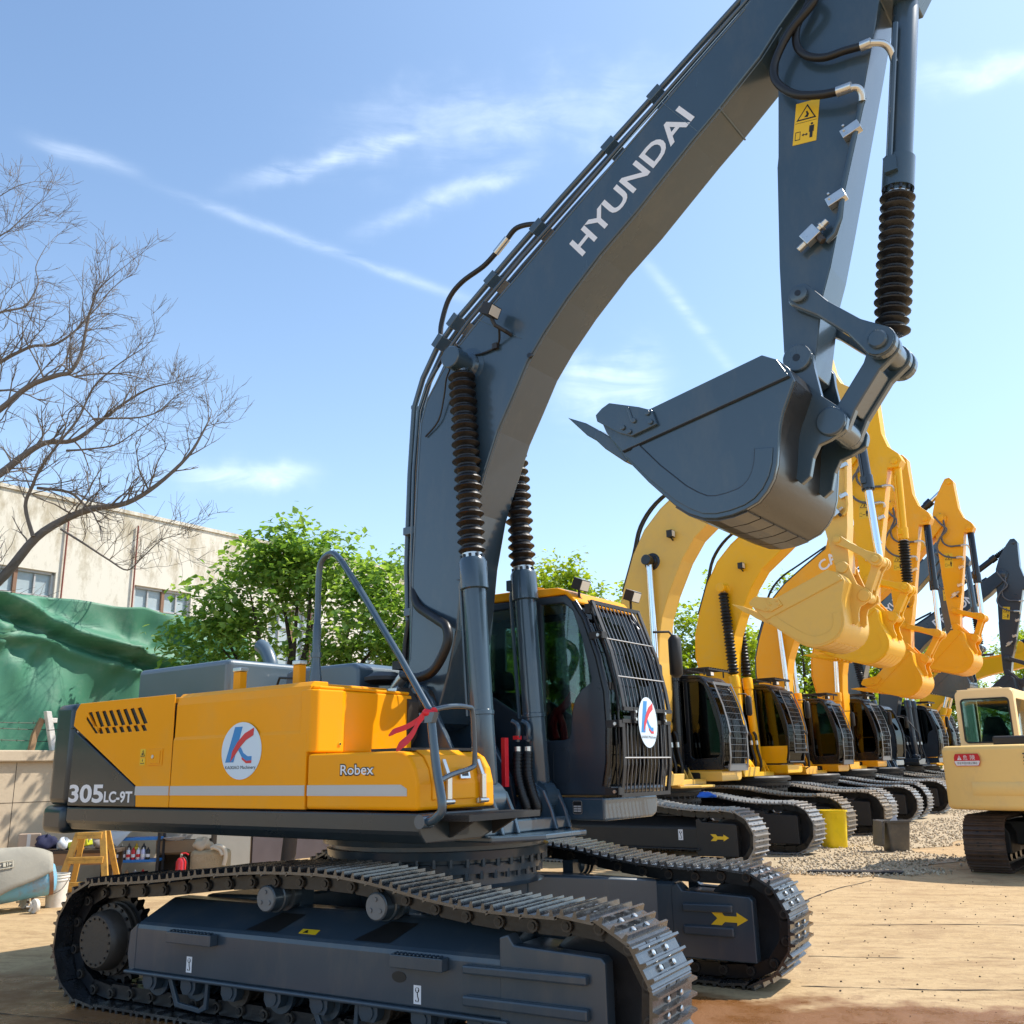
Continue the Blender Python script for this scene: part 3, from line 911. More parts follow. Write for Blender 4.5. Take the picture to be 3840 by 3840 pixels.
def cab(root, c, d, hi):
    Y0, Y1 = .52, 1.47
    ux = c.get('ux', 0.0)
    B = dict(parent=root, rotz=d, loc=(ux*math.cos(d), ux*math.sin(d), 0))
    DOORG, REARG = (DOORG1, REARG1) if hi or c.get('door') == 'small' else (DOORG2, REARG2)
    mb = MB()
    mb.plate(CABO, [DOORG, REARG], Y0, Y0+.05, c['cab'])
    mb.plate(CABO, [DOORG, REARG], Y1-.05, Y1, c['cab'])
    # rear wall and sills
    mb.box((-.50, Y0+.05, 1.47), (-.45, Y1-.05, 2.3), c['cab'])
    mb.box((-.50, Y0+.05, 3.0), (-.45, Y1-.05, 3.13), c['cab'])
    mb.box((-.44, Y0+.05, 1.47), (1.29, Y1-.05, 1.52), c['cab'])
    body = mb.build('cab', bevel=.012, **B)
    # glazing
    mb = MB()
    for y in (Y0+.03, Y1-.03):
        mb.prism([(x, z) for x, z in DOORG], y-.003, y+.003, c['glass'])
    g = mb.build('door_glass', body)
    mb = MB()
    for y in (Y0+.03, Y1-.03):
        mb.prism(REARG, y-.003, y+.003, c['glass'])
    mb.box((-.477, Y0+.05, 2.3), (-.471, Y1-.05, 3.0), c['glass'])
    mb.build('side_window', body)
    mb = MB()
    fr = [(1.28, 1.54), (1.32, 1.72), (1.335, 2.0), (1.325, 2.28), (1.26, 2.57), (1.15, 2.89), (1.05, 3.05)]
    vs = []; fs = []
    for x, z in fr:
        vs += [(x, Y0+.045, z), (x, Y1-.045, z)]
    for i in range(len(fr)-1):
        fs.append((2*i, 2*i+1, 2*i+3, 2*i+2))
    mb.add(vs, fs, GLASSW)
    mb.build('windscreen', body, smooth=60)
    # pillars at the windscreen edges
    mb = MB()
    for y in (Y0+.012, Y1-.012):
        mb.tube([(x+.012, y, z) for x, z in fr], .028, c['pillar'], 8)
    mb.tube([(1.30, Y0+.05, 1.51), (1.30, Y1-.05, 1.51)], .03, c['pillar'], 8)
    mb.build('windscreen_pillar', body, smooth=50)
    mb = MB()
    mb.prism([(-.52, 3.12), (-.50, 3.205), (-.42, 3.225), (.5, 3.215), (.90, 3.19), (1.0, 3.15), (1.09, 3.055), (1.075, 3.03), (.98, 3.122), (-.42, 3.152), (-.49, 3.11)], Y0-.012, Y1+.012, c['roof'])
    rf = mb.build('cab_roof', body, bevel=.018, seg=3)
    if hi:
        mb = MB()
        mb.box((.05, .75, 3.215), (.75, 1.25, 3.245), SLATEG)
        mb.tube([(.55, .60, 3.20), (.62, .60, 3.23), (.70, .60, 3.21)], .014, ORANGE, 8)
        mb.build('roof_hatch', body, bevel=.01)
    # cab floor box
    mb = MB()
    mb.prismx([(Y0, 1.455), (Y0, 1.275), (1.30, 1.275), (1.37, 1.30), (1.39, 1.36), (1.385, 1.455)], -.50, 1.285, c['floor'])
    fb = mb.build('cab_base', bevel=.02, seg=3, **B)
    mb = MB()
    if hi:
        pl = side(Y0, .985, 1.325)
        pl.poly(mb, rrect(0, 0, .09, .105, .012), DECALB)
        pl.poly(mb, rrect(.002, .002, .088, .103, .012), SILVER, .0036)
        pl.poly(mb, rrect(.004, .004, .086, .101, .012), DECALB, .0042)
        for zz in (.018, .036, .054):
            pl.poly(mb, [(.01, zz), (.042, zz), (.042, zz+.012), (.01, zz+.012)], SILVER, .005)
            pl.poly(mb, [(.046, zz), (.08, zz), (.08, zz+.012), (.046, zz+.012)], SILVER, .005)
        mb.build('data_plate', fb)
    elif c.get('plate'):
        pl = side(Y0, .50, 1.30)
        pl.poly(mb, [(0, 0), (.36, 0), (.36, .11), (.33, .13), (0, .13)], DECALB)
        if c['plate'] == 'marks':
            for k, (a, w, h1) in enumerate(((.03, .03, .05), (.07, .03, .045), (.15, .02, .05), (.18, .03, .045), (.22, .03, .05), (.27, .03, .045))):
                pl.poly(mb, [(a, .045), (a+.006, .045), (a+.006, .045+h1), (a, .045+h1)], SILVER, .005)
                pl.poly(mb, [(a, .065), (a+w, .065), (a+w, .072), (a, .072)], SILVER, .005)
        mb.build('name_plate', fb)
    # seat, console and lever seen through the glass
    mb = MB()
    mb.box((.02, .78, 1.62), (.52, 1.24, 1.78), SEAT)
    mb.prism([(.0, 1.75), (.14, 1.75), (.02, 2.38), (-.12, 2.38)], .80, 1.22, SEAT)
    mb.prism([(-.11, 2.40), (0.0, 2.40), (-.03, 2.58), (-.14, 2.58)], .90, 1.12, SEAT)
    mb.build('seat', body, bevel=.04, seg=3)
    mb = MB()
    for y in (.70, 1.32):
        mb.box((.15, y-.07, 1.55), (.60, y+.07, 1.92), BLACKM)
        mb.tube([(.52, y, 1.92), (.55, y, 2.12)], .016, BLACKM, 8)
        mb.lathe((.55, y, 2.12), (.56, y, 2.22), [(0, .02), (.03, .032), (.08, .03), (.1, .015)], BLACKM, 10)
    mb.tube([(.95, .95, 1.52), (.90, .95, 1.95)], .018, BLACKM, 8)
    mb.box((.95, 1.25, 1.7), (1.12, 1.40, 2.1), BLACKM)
    mb.build('control_console', body, bevel=.01)
    if hi:
        mb = MB()
        mb.tube([(.78, .62, 2.14), (.86, .64, 2.20), (.93, .66, 2.30)], .035, REDC, 8, 3)
        mb.tube([(.80, .62, 2.17), (.75, .60, 2.05), (.78, .60, 1.92)], .04, REDC, 6, 3)
        mb.tube([(.82, .61, 2.12), (.86, .60, 2.02), (.88, .59, 1.91)], .03, REDC, 6, 3)
        mb.build('red_cloth', body, smooth=60)
        mb = MB()
        mb.plate(rrect(.80, 1.56, .965, 1.84, .04), [rrect(.806, 1.566, .959, 1.834, .036)], Y0-.004, Y0+.002, BLUEBLK)
        mb.prism([(1.30, 1.478), (1.33, 1.6), (1.352, 2.0), (1.342, 2.28), (1.335, 2.28), (1.345, 2.0), (1.322, 1.6), (1.292, 1.478)], Y0-.005, Y0+.001, BLUEBLK)
        mb.tube([(.668, Y0-.003, 3.08), (.672, Y0-.003, 1.95), (.68, Y0-.003, 1.49)], .006, BLACK, 6)
        mb.build('door_seal', body)
        mb = MB()
        mb.tube([(1.17, .60, 3.0), (1.30, .60, 2.62), (1.385, .60, 2.3), (1.40, .60, 2.02)], .010, BLACK, 6, 3)
        mb.tube([(1.22, .64, 2.85), (1.34, .63, 2.5), (1.395, .62, 2.2)], .007, BLACK, 6, 3)
        mb.tube([(1.36, .60, 2.1), (1.38, .58, 1.9), (1.36, .60, 1.55)], .008, BLACK, 6, 3)
        mb.box((1.30, .55, 2.30), (1.36, .62, 2.36), BLACKM)
        mb.box((1.16, .53, 2.94), (1.21, .60, 3.02), BLACKM)
        mb.build('wiper', body)
    # front guard
    ga, gb = .55, 1.36
    def barsat(y, w, mb, prof, m, dx=.0):
        t = .009
        f_ = [(x+dx, z) for x, z in prof]
        o_ = off(f_, t)
        mb.prism(f_ + o_[::-1], y-w, y+w, m)
    mb = MB()
    if hi:
        up = GUARD[1:5]; lo = GUARD[5:]
        for pr in (up, lo):
            for y in (ga+.022, gb-.022):
                barsat(y, .022, mb, pr, c['guard'])
                barsat(y+(-.020 if y < 1 else .020), .003, mb, [(x-.03, z) for x, z in pr], c['guard'])
            for (x, z), e in ((pr[0], -.03), (pr[-1], .03)):
                mb.box((x-.012, ga, min(z, z+e)), (x+.014, gb, max(z, z+e)), c['guard'])
            for k in range(1, 12):
                barsat(ga+.03+(gb-ga-.06)*k/12, .0045, mb, [(x-.012, z) for x, z in off(pr, .004)], SUNBAR)
            fm = mb.build('front_guard', body); mb = MB()
            cr = MB()
            for t in ((.36, .70) if pr is up else (.5,)):
                zt = pr[0][1] + (pr[-1][1]-pr[0][1])*t
                for (xa, za), (xb, zb) in zip(pr, pr[1:]):
                    if zb <= zt <= za:
                        xx = xa+(xb-xa)*(zt-za)/(zb-za)
                        cr.tube([(xx+.006, ga+.02, zt), (xx+.006, gb-.02, zt)], .0055, SILVER, 6)
            cr.build('cross_rod', fm)
        for (x, z) in ((1.33, 2.74), (1.455, 2.02), (1.425, 1.50)):
            mb.box((x-.11, ga-.06, z-.025), (x+.01, ga-.045, z+.03), c['guard'])
            mb.box((x-.02, ga-.06, z-.025), (x+.01, ga+.03, z+.03), c['guard'])
            mb.cyl((x-.02, ga-.06, z), (x-.02, ga-.075, z), .014, ZINC, 8)
        for y in (.72, 1.22):
            mb.box((1.455, y-.02, 2.03), (1.49, y+.02, 2.15), c['guard'])
            for z in (2.06, 2.12):
                mb.cyl((1.49, y, z), (1.50, y, z), .012, ZINC, 8)
        mb.build('guard_bracket', body)
        mb = MB()
        logo(mb, Plane((1.487, .92, 2.04), (0, 1, 0), (-.02, 0, 1)), 0, 0, .155, .205)
        mb.build('dealer_sticker', body)
        for k, (x, y, z, tl) in enumerate(((1.06, .64, 3.21, .1), (1.22, 1.24, 3.17, .1))):
            mb = MB()
            M = Matrix.Translation((x, y, z)) @ Matrix.Rotation(R(22), 4, 'Y')
            mb.box((-.045, -.07, -.045), (.045, .07, .05), BLACKM, M)
            mb.box((.0455, -.062, -.038), (.048, .062, .043), LENS, M)
            mb.box((-.045, -.07, .0505), (.04, .07, .054), ZINC, M)
            mb.cyl((x-.02, y, z-.11), (x-.02, y, z-.04), .012, BLACKM, 8)
            mb.build('work_lamp', body, bevel=.004)
    elif c.get('guardstyle', 'grid'):
        pr = GUARD[1:] if c.get('guardstyle') != 'wrap' else GUARD[1:-1]
        for y in (ga+.022, gb-.022):
            barsat(y, .028, mb, pr, c['gframe'])
        for (x, z), e in ((pr[0], -.05), (pr[-1], .12 if c.get('guardstyle') != 'wrap' else .03)):
            mb.box((x-.012, ga, min(z, z+e)), (x+.014, gb, max(z, z+e)), c['gframe'])
        nv = 11
        for k in range(1, nv):
            barsat(ga+.04+(gb-ga-.08)*k/nv, .004, mb, [(x-.012, z) for x, z in pr], c['guard'])
        for k in range(1, 14):
            zt = pr[0][1] + (pr[-1][1]-pr[0][1])*k/14
            for (xa, za), (xb, zb) in zip(pr, pr[1:]):
                if zb <= zt <= za:
                    xx = xa+(xb-xa)*(zt-za)/(zb-za)
                    mb.tube([(xx, ga+.02, zt), (xx, gb-.02, zt)], .005, SUNBAR, 5)
        mb.build('front_guard', body)
        if c.get('canopy', True):
            mb = MB()
            for k in range(9):
                y = .56+.84*k/8
                mb.box((.25, y-.01, 3.30), (1.16, y+.01, 3.325), c['guard'])
            for x in (.25, .7, 1.14):
                mb.box((x-.02, .54, 3.275), (x+.02, 1.42, 3.30), c['guard'])
            for x in (.3, 1.05):
                for y in (.56, 1.40):
                    mb.cyl((x, y, 3.18), (x, y, 3.29), .015, c['guard'], 6)
            mb.build('roof_guard', body)
            mb = MB()
            mb.box((1.08, .58, 3.16), (1.17, .72, 3.24), BLACKM)
            mb.box((1.171, .59, 3.17), (1.174, .71, 3.23), LENS)
            mb.build('work_lamp', body)
    mb = MB()
    if c.get('doorpanel'):
        mb.prism([(.66, 1.49), (1.27, 1.49), (1.30, 1.62), (1.32, 1.85), (.66, 1.85)], Y0-.006, Y0+.001, c['doorpanel'])
        mb.build('door_panel', body, bevel=.003)
    # handrail by the door and mirror
    mb = MB()
    mb.tube([(1.30, 1.44, 2.86), (1.42, 1.52, 2.86), (1.46, 1.54, 2.80)], .011, BLACKM, 8)
    mb.lathe((1.45, 1.56, 2.45), (1.46, 1.54, 2.83), [(0, .03), (.03, .06), (.34, .06), (.38, .03)], BLACKM, 12)
    mb.build('mirror', body, smooth=50)
    if hi:
        mb = MB()
        mb.prismx([(1.54, 2.78), (1.60, 2.80), (1.61, 2.70), (1.66, 2.58), (1.60, 2.54), (1.55, 2.60)], 1.45, 1.46, REDC)
        mb.build('red_ribbon', body)

def front(root, c, d, hi):
    """boom, arm, bucket and their cylinders"""
    B = dict(parent=root, rotz=d)
    rnd = random.Random(c.get('seed', 3))
    th = R(c.get('boomrot', 0)); sb = c.get('booms', 1.0)
    cat = c.get('cat')
    dxb = c.get('dx', 0.0)
    if cat:
        bfoot, btip, bpin, bpoly = CATP['foot'], CATP['tip'], CATP['pin'], CATB
        Tb = lambda p: (p[0]+dxb, p[1])
    else:
        bfoot, btip, bpin, bpoly = FOOT, TIP, CPIN, BOOM
        def Tb(p):
            q = rot2(p, FOOT, th, sb)
            return (q[0]+dxb, q[1])
    tip = Tb(btip)
    cfoot = c.get('cfoot', CFOOT)
    Ta = sim(ABOT, TIP, c.get('abot', ABOT), tip)
    ka = abs(Ta.k)
    abot = Ta(ABOT)
    kr = R(c.get('buckrot', 0)); ks = c.get('bucks', 1.0)
    Tk = lambda p: rot2((abot[0]+p[0]-ABOT[0], abot[1]+p[1]-ABOT[1]), abot, kr, ks)
    alink = Ta(ALINK); pin2 = Tk(PIN2)
    rod = ROD if hi else circ_int(alink, math.dist(ALINK, ROD)*ka, pin2, math.dist(ROD, PIN2)*ka)
    W = .235
    P3 = lambda p, y: (p[0], y, p[1])
    # ---- boom
    mb = MB()
    mb.prism([Tb(p) for p in bpoly], -W, W, c['boom'])
    boom = mb.build('boom', bevel=.012, **B)
    mb = MB()
    for s in (-1, 1):
        q = Tb(bpin)
        mb.lathe(P3(q, s*(W-.01)), P3(q, s*.50), [(0, .17), (.012, .165), (.02, .12), (.05, .105), (.06, .085), (.12, .085), (.125, .098), (.26, .098), (.268, .09)], c['pin'], 28)
        f = Tb(bfoot)
        mb.lathe(P3(f, s*(W-.02)), P3(f, s*(W+.16)), [(0, .15), (.07, .145), (.075, .09), (.15, .088), (.16, .08)], HUBG if hi else c['boom'], 24)
        t = tip
        mb.lathe(P3(t, s*(W-.02)), P3(t, s*(W+.06)), [(0, .12), (.05, .115), (.08, .06)], c['boom'], 24)
    mb.build('boom_pin', boom, smooth=35)
    # pipes along the top of the boom
    top = [Tb(p) for p in (CATB[1:13] if cat else BOOM[1:13])]
    mb = MB()
    if hi:
        a = [(-.25, 2.95), (-.275, 3.42), (-.245, 4.29), (-.20, 4.93), (-.095, 5.19), (.074, 5.44), (.30, 5.64), (.455, 5.74), (.933, 6.06), (1.5, 6.42), (2.6, 7.08), (3.3, 7.5)]
        mb.tube([(x, -.12, z) for x, z in a], .026, SLATE, 10)
        mb.tube([(x, -.03, z) for x, z in a], .026, SLATE, 10)
        a2 = [(-.16, 2.6), (-.17, 3.42), (-.15, 4.29), (-.10, 4.85), (.0, 5.08), (.2, 5.3), (.5, 5.56), (1.1, 5.97), (1.6, 6.28), (2.8, 7.06), (3.3, 7.38)]
        mb.tube([(x, -.17, z) for x, z in a2], .018, SLATE, 8)
        mb.tube([(x, .08, z) for x, z in off(a, .0)], .026, SLATE, 10)
        mb.build('boom_pipe', boom, smooth=40)
        mb = MB()
        for (x, z), an in (((-.21, 3.75), 0), ((-.19, 3.02), 0), ((.12, 5.48), 45), ((.30, 5.63), 40), ((.74, 5.90), 33), ((1.25, 6.22), 33), ((2.0, 6.69), 32), ((2.45, 6.96), 32)):
            M = Matrix.Translation((x, -.06, z)) @ Matrix.Rotation(R(-an), 4, 'Y')
            mb.box((-.06, -.12, -.035), (.07, .12, .035), SLATE, M)
        mb.build('pipe_clamp', boom, bevel=.005)
        mb = MB()
        mb.tube([(.06, -.05, 5.58), (.07, -.05, 5.72), (.16, -.05, 5.94), (.32, -.05, 6.06), (.575, -.05, 6.13), (.72, -.05, 6.21)], .024, RUBBER, 8, 5)
        mb.tube([(.86, -.05, 6.31), (.95, -.05, 6.37), (1.08, -.05, 6.36), (1.25, -.05, 6.30)], .024, RUBBER, 8, 5)
        mb.tube([(.72, -.05, 6.21), (.86, -.05, 6.31)], .032, ZINC, 8)
        mb.tube([(-.10, .05, 4.93), (-.30, -.05, 4.98)], .02, SLATE, 8)
        mb.build('auxiliary_hose', boom, smooth=60)
        mb = MB()
        for k in range(3):
            mb.tube([(-.20-.05*k, -.16+.10*k, 2.95), (-.24-.05*k, -.16+.1*k, 2.75), (-.24-.03*k, -.16+.1*k, 2.55), (-.17, -.16+.1*k, 2.38), (-.20, -.2+.1*k, 2.30)], .026, RUBBER, 8, 4)
        mb.box((-.34, -.22, 2.53), (-.14, .16, 2.60), BLACKM)
        mb.build('hose_bundle', boom, smooth=60)
        mb = MB()
        big = [(-.16, -.36, 2.36), (-.05, -.37, 2.44), (.10, -.38, 2.42), (.28, -.38, 2.47), (.42, -.38, 2.66), (.41, -.37, 2.80), (.28, -.33, 2.88), (.12, -.28, 2.96), (-.02, -.25, 3.05), (-.10, -.20, 3.20), (-.12, -.15, 3.4)]
        mb.tube(big, .040, RUBBER, 12, 6)
        mb.tube([(-.20, -.35, 2.30), (-.16, -.36, 2.36), (-.06, -.37, 2.44)], .048, ZINC, 12, 3)
        mb.build('hydraulic_hose', boom, smooth=60)
        # lettering, lamp, seams
        mb = MB()
        dx, dz = (2.817-1.755), (6.515-5.709)
        pl = Plane((1.755, -W, 5.709), (dx, 0, dz), (-dz, 0, dx))
        pl.text(mb, "HYUNDAI", 0, 0, math.hypot(dx, dz), .205, WHITE, .003, bold=.022)
        mb.build('lettering', boom)
        mb = MB()
        for (a_, b_) in (((.66, 5.50), (1.12, 5.18)), ((2.55, 6.78), (2.83, 6.38))):
            mb.tube([P3(a_, -W-.0015), P3(b_, -W-.0015)], .003, SLATEG, 5)
        mb.tube([P3((x, z), -W-.001) for x, z in off(BOOM[18:34], .030)], .004, SLATEG, 5)
        mb.tube([P3((x, z), -W-.001) for x, z in off(BOOM[1:13], -.022)], .004, SLATEG, 5)
        for (a_, b_) in (((3.02, 6.50), (3.02, 6.50)),):
            mb.tube([(a_[0], -W, a_[1]-.004), (a_[0], W, a_[1]-.004)], .008, SLATEG, 6)
        mb.build('weld_seam', boom)
        mb = MB()
        M = Matrix.Translation((.93, -.40, 5.43)) @ Matrix.Rotation(R(28), 4, 'Y')
        mb.box((-.055, -.07, -.05), (.045, .07, .05), BLACKM, M)
        mb.box((.0455, -.06, -.042), (.049, .06, .042), LENS, M)
        mb.tube([(.92, -.38, 5.37), (.94, -.36, 5.31), (1.0, -.30, 5.26), (1.02, -.24, 5.24)], .018, BLACKM, 8)
        mb.build('boom_lamp', boom, bevel=.006)
        mb = MB()
        mb.tube([(.96, -.33, 5.28), (.90, -.26, 5.20), (.80, -.25, 5.16), (.60, -.25, 5.17), (.42, -.25, 5.26), (.30, -.25, 5.28), (.20, -.25, 5.18)], .010, RUBBER, 6, 4)
        mb.tube([(.47, -.40, 5.02), (.38, -.34, 4.98), (.30, -.28, 4.85), (.22, -.26, 4.66), (.06, -.25, 4.55)], .008, RUBBER, 6, 4)
        mb.cyl((1.215, -W, 4.99), (1.215, -W-.03, 4.99), .022, PINS, 8)
        for q in ((.86, 5.18), (.42, 5.28)):
            mb.cbox((q[0], -.25, q[1]), (.05, .04, .05), BLACKM)
        mb.build('lamp_cable', boom, smooth=50)
    else:
        for dy in (-.13, .0, .13):
            mb.tube([P3(p, dy) for p in off(top, .05)], .026, c.get('pipe', c['boom']), 6)
        mb.build('boom_pipe', boom, smooth=40)
        mb = MB()
        p = off(top, .10)
        hp = [p[4], p[5], off(top, .22)[6], off(top, .26)[7], off(top, .18)[8], p[9]]
        mb.tube([P3(q, -.10) for q in hp], .026, RUBBER, 7, 4)
        mb.tube([P3(q, .08) for q in off(hp, .06)], .022, RUBBER, 7, 4)
        mb.build('boom_hose', boom, smooth=60)
        if c.get('lamp', True):
            q = Tb((.42, 5.72) if cat else (.95, 5.40)); mb = MB()
            mb.box((q[0]-.05, -.40, q[1]-.06), (q[0]+.06, -.27, q[1]+.07), BLACKM)
            mb.box((q[0]+.0605, -.39, q[1]-.05), (q[0]+.064, -.28, q[1]+.06), LENS)
            mb.tube([(q[0], -.33, q[1]-.06), (q[0], -.24, q[1]-.10)], .015, BLACKM, 6)
            mb.build('boom_lamp', boom)
        if c.get('text'):
            s_, col, wid = c['text']
            a_ = Tb((1.25, 6.42) if cat else (1.755, 5.709)); b_ = Tb((2.35, 7.14) if cat else (2.817, 6.515))
            dx, dz = b_[0]-a_[0], b_[1]-a_[1]
            L = math.hypot(dx, dz)
            mb = MB()
            pl = Plane((a_[0], -W, a_[1]), (dx, 0, dz), (-dz, 0, dx))
            pl.text(mb, s_, 0, 0, L*wid, L*.17*c.get('texth', 1.0), col, .006, bold=.022)
            mb.build('lettering', boom)
    # ---- boom cylinders
    for s in (-1, 1):
        p = Vector(P3(cfoot, s*.345)); q = Vector(P3(Tb(bpin), s*.345))
        dv = (q-p).normalized(); L = (q-p).length
        bl = 1.87
        mb = MB()
        mb.lathe(p, q, [(.02, .05), (.10, .085), (.12, .093), (.62, .093), (.625, .099), (.655, .099), (.66, .093), (bl-.26, .093), (bl-.25, .114), (bl-.03, .114), (bl, .10)], c['cyl'], 28)
        mb.lathe(p+Vector((0, -.075, 0)), p+Vector((0, .075, 0)), [(0, .10), (0, .13), (.15, .13), (.15, .10)], c['cyl'], 24)
        if hi:
            for k in range(10):
                an = 2*PI*k/10
                o1 = dv.orthogonal().normalized(); o2 = dv.cross(o1)
                cc = p+dv*(bl)+(o1*math.cos(an)+o2*math.sin(an))*.088
                mb.cyl(cc, cc+dv*.028, .012, PINS, 6)
            sd_ = Vector((-.115, -.03 if s < 0 else -.05, 0))
            mb.tube([p+dv*.62+sd_, p+dv*(bl-.22)+sd_, p+dv*(bl-.12)+sd_*.8], .016, c['cyl'], 8)
            mb.cbox(p+dv*(bl-.12)+sd_*.9, (.06, .07, .09), c['cyl'])
        cy = mb.build('boom_cylinder', smooth=35, **B)
        mb = MB()
        if c.get('bellows', False):
            if hi:
                mb.cyl(p+dv*(bl), p+dv*(bl+.05), .085, ZINC, 20)
            bellows(mb, p+dv*(bl+.03), q-dv*.11, .117 if hi else .12, BELLOW, 21 if hi else 24, 20, rnd)
            mb.cyl(q-dv*.13, q-dv*.08, .062, ZINC, 16)
            nm = 'rod_bellows'
        else:
            mb.cyl(p+dv*(bl-.02), q, .062, CHROME, 20)
            nm = 'piston_rod'
        mb.cyl(q-dv*.13, q, .062, c['cyl'], 16)
        mb.build(nm, cy, smooth=60 if nm == 'piston_rod' else 38)
    # ---- arm cylinder
    ab = Tb(c.get('armcyl', (1.55, 7.42) if cat else (3.45, 7.86) if hi else (2.2, 6.95))); at = Ta(TAIL)
    mb = MB()
    p = Vector(P3(ab, 0)); q = Vector(P3(at, 0)); L = (q-p).length; dv = (q-p).normalized()
    bl = min(1.75, L*.72)
    mb.lathe(p, q, [(-.06, .05), (0, .10), (.05, .10), (bl-.2, .10), (bl-.2, .118), (bl, .118), (bl, .06)], c['cyl2'], 20)
    cy = mb.build('arm_cylinder', smooth=35, **B)
    mb = MB()
    if c.get('bellows2'):
        bellows(mb, p+dv*bl, q-dv*.1, .10, BELLOW, 10)
    else:
        mb.cyl(p+dv*bl, q, .062, CHROME, 16)
    mb.build('piston_rod', cy, smooth=40)
    mb = MB()
    base = [(ab[0]-.24, ab[1]-.52), (ab[0]+.26, ab[1]-.20), (ab[0]+.08, ab[1]+.02), (ab[0], ab[1]+.09), (ab[0]-.08, ab[1]+.02)]
    for s in (-1, 1):
        mb.prism(base, *sorted((s*.12, s*.16)), c['boom'])
    mb.build('cylinder_bracket', boom, bevel=.008)
    # ---- arm
    mb = MB()
    wa = .165
    mb.prism([Ta(p) for p in ARM], -wa, wa, c['arm'])
    arm = mb.build('arm', bevel=.008, **B)
    mb = MB()
    for q, r, w_ in ((abot, .075, .26), (alink, .06, .30), (tip, .11, .25), (Ta(EAR), .07, .20), (at, .07, .2)):
        mb.lathe(P3(q, -w_), P3(q, w_), [(0, r*.75), (.006, r), (2*w_-.006, r), (2*w_, r*.75)], c['armpin'], 24)
        if hi:
            mb.cyl(P3(q, -w_-.004), P3(q, -w_), r*.35, PINS, 12)
    mb.build('arm_pin', arm, smooth=35)
    u = sim(ABOT, TIP, abot, tip)
    mb = MB()
    wo_ = Ta((3.513, 5.98)); wx = Ta((3.68, 5.95)); wz = Ta((3.528, 6.31))
    pl = Plane(P3(wo_, -wa), (wx[0]-wo_[0], 0, wx[1]-wo_[1]), (wz[0]-wo_[0], 0, wz[1]-wo_[1]))
    if c.get('warn', True):
        k_ = 1.0 if hi else 1.25
        warn(mb, pl, .172*k_, .325*k_)
        mb.build('warning_decal', arm)
    mb = MB()
    pm = c.get('armpipe', c['arm'])
    mb.tube([P3(Ta(p), -wa-.03) for p in ((4.035, 6.10), (4.011, 6.046), (3.828, 5.477), (3.787, 5.27), (3.74, 5.17), (3.68, 5.13))], .022, pm, 10)
    ap = mb.build('arm_pipe', arm, smooth=40)
    mb = MB()
    for (x, z) in ((3.965, 5.90), (3.815, 5.43)):
        a = Ta((x, z))
        M = Matrix.Translation((a[0], -wa-.03, a[1])) @ Matrix.Rotation(R(-17), 4, 'Y')
        mb.box((-.10, -.035, -.035), (.03, .03, .035), ZINC, M)
        mb.cyl((a[0]-.075, -wa-.06, a[1]+.03), (a[0]-.075, -wa-.075, a[1]+.03), .010, ZINC, 8)
        mb.cyl((a[0]-.075, -wa-.06, a[1]-.005), (a[0]-.075, -wa-.075, a[1]-.005), .010, ZINC, 8)
    mb.build('pipe_clamp', arm, bevel=.004)
    mb = MB()
    a = Ta((3.60, 5.20))
    M = Matrix.Translation((a[0], -wa-.06, a[1])) @ Matrix.Rotation(R(-32), 4, 'Y')
    mb.box((-.065, -.035, -.045), (.05, .03, .05), ZINC, M)
    mb.cyl(M @ Vector((.05, 0, .0)), M @ Vector((.13, 0, 0)), .026, ZINC, 6)
    mb.cyl(M @ Vector((.07, 0, .0)), M @ Vector((.09, 0, 0)), .036, ZINC, 6)
    mb.cyl(M @ Vector((-.065, 0, -.01)), M @ Vector((-.13, 0, -.01)), .026, ZINC, 6)
    mb.cyl(M @ Vector((.02, 0, -.045)), M @ Vector((.02, 0, -.10)), .026, HUBG, 6)
    mb.build('stop_valve', arm, bevel=.004)
    # hoses from boom end to arm pipes
    mb = MB()
    h1 = [(3.60, 7.45), (3.72, 7.20), (3.826, 6.997), (3.62, 6.82), (3.50, 6.65), (3.47, 6.52), (3.515, 6.40), (3.62, 6.28), (3.78, 6.20), (3.907, 6.166)]
    h2 = [(3.75, 7.5), (3.80, 7.28), (3.77, 7.05), (3.66, 6.88), (3.64, 6.72), (3.70, 6.60), (3.82, 6.52), (3.96, 6.50), (4.083, 6.474)]
    ya = -wa-.10
    mb.tube([P3(Ta(p), ya-.02) for p in h1], .030 if hi else .026, RUBBER if hi else c.get('hose', RUBBER), 10, 5)
    mb.tube([P3(Ta(p), ya+.03) for p in h2], .028 if hi else .024, RUBBER if hi else c.get('hose', RUBBER), 10, 5)
    hs_ = mb.build('arm_hose', arm, smooth=60)
    mb = MB()
    mb.tube([P3(Ta((3.89, 6.168)), ya-.02), P3(Ta((3.99, 6.16)), ya-.02)], .036, ZINC, 10)
    mb.tube([P3(Ta(p), ya-.01+.02*i) for i, p in enumerate(((3.98, 6.16), (4.02, 6.155), (4.037, 6.12), (4.03, 6.07)))], .025, ZINC, 10, 3)
    mb.tube([P3(Ta((4.07, 6.475)), ya+.03), P3(Ta((4.14, 6.472)), ya+.03)], .034, ZINC, 10)
    mb.tube([P3(Ta(p), ya+.03+.05*i) for i, p in enumerate(((4.13, 6.472), (4.20, 6.467), (4.235, 6.43), (4.24, 6.36)))], .024, ZINC, 10, 3)
    mb.build('hose_fitting', hs_, smooth=50)
    # ---- bucket cylinder
    p = Vector(P3(Ta(EAR), 0)); q = Vector(P3(rod, 0)); L = (q-p).length; dv = (q-p).normalized()
    bl = 1.53*ka
    mb = MB()
    r = .087
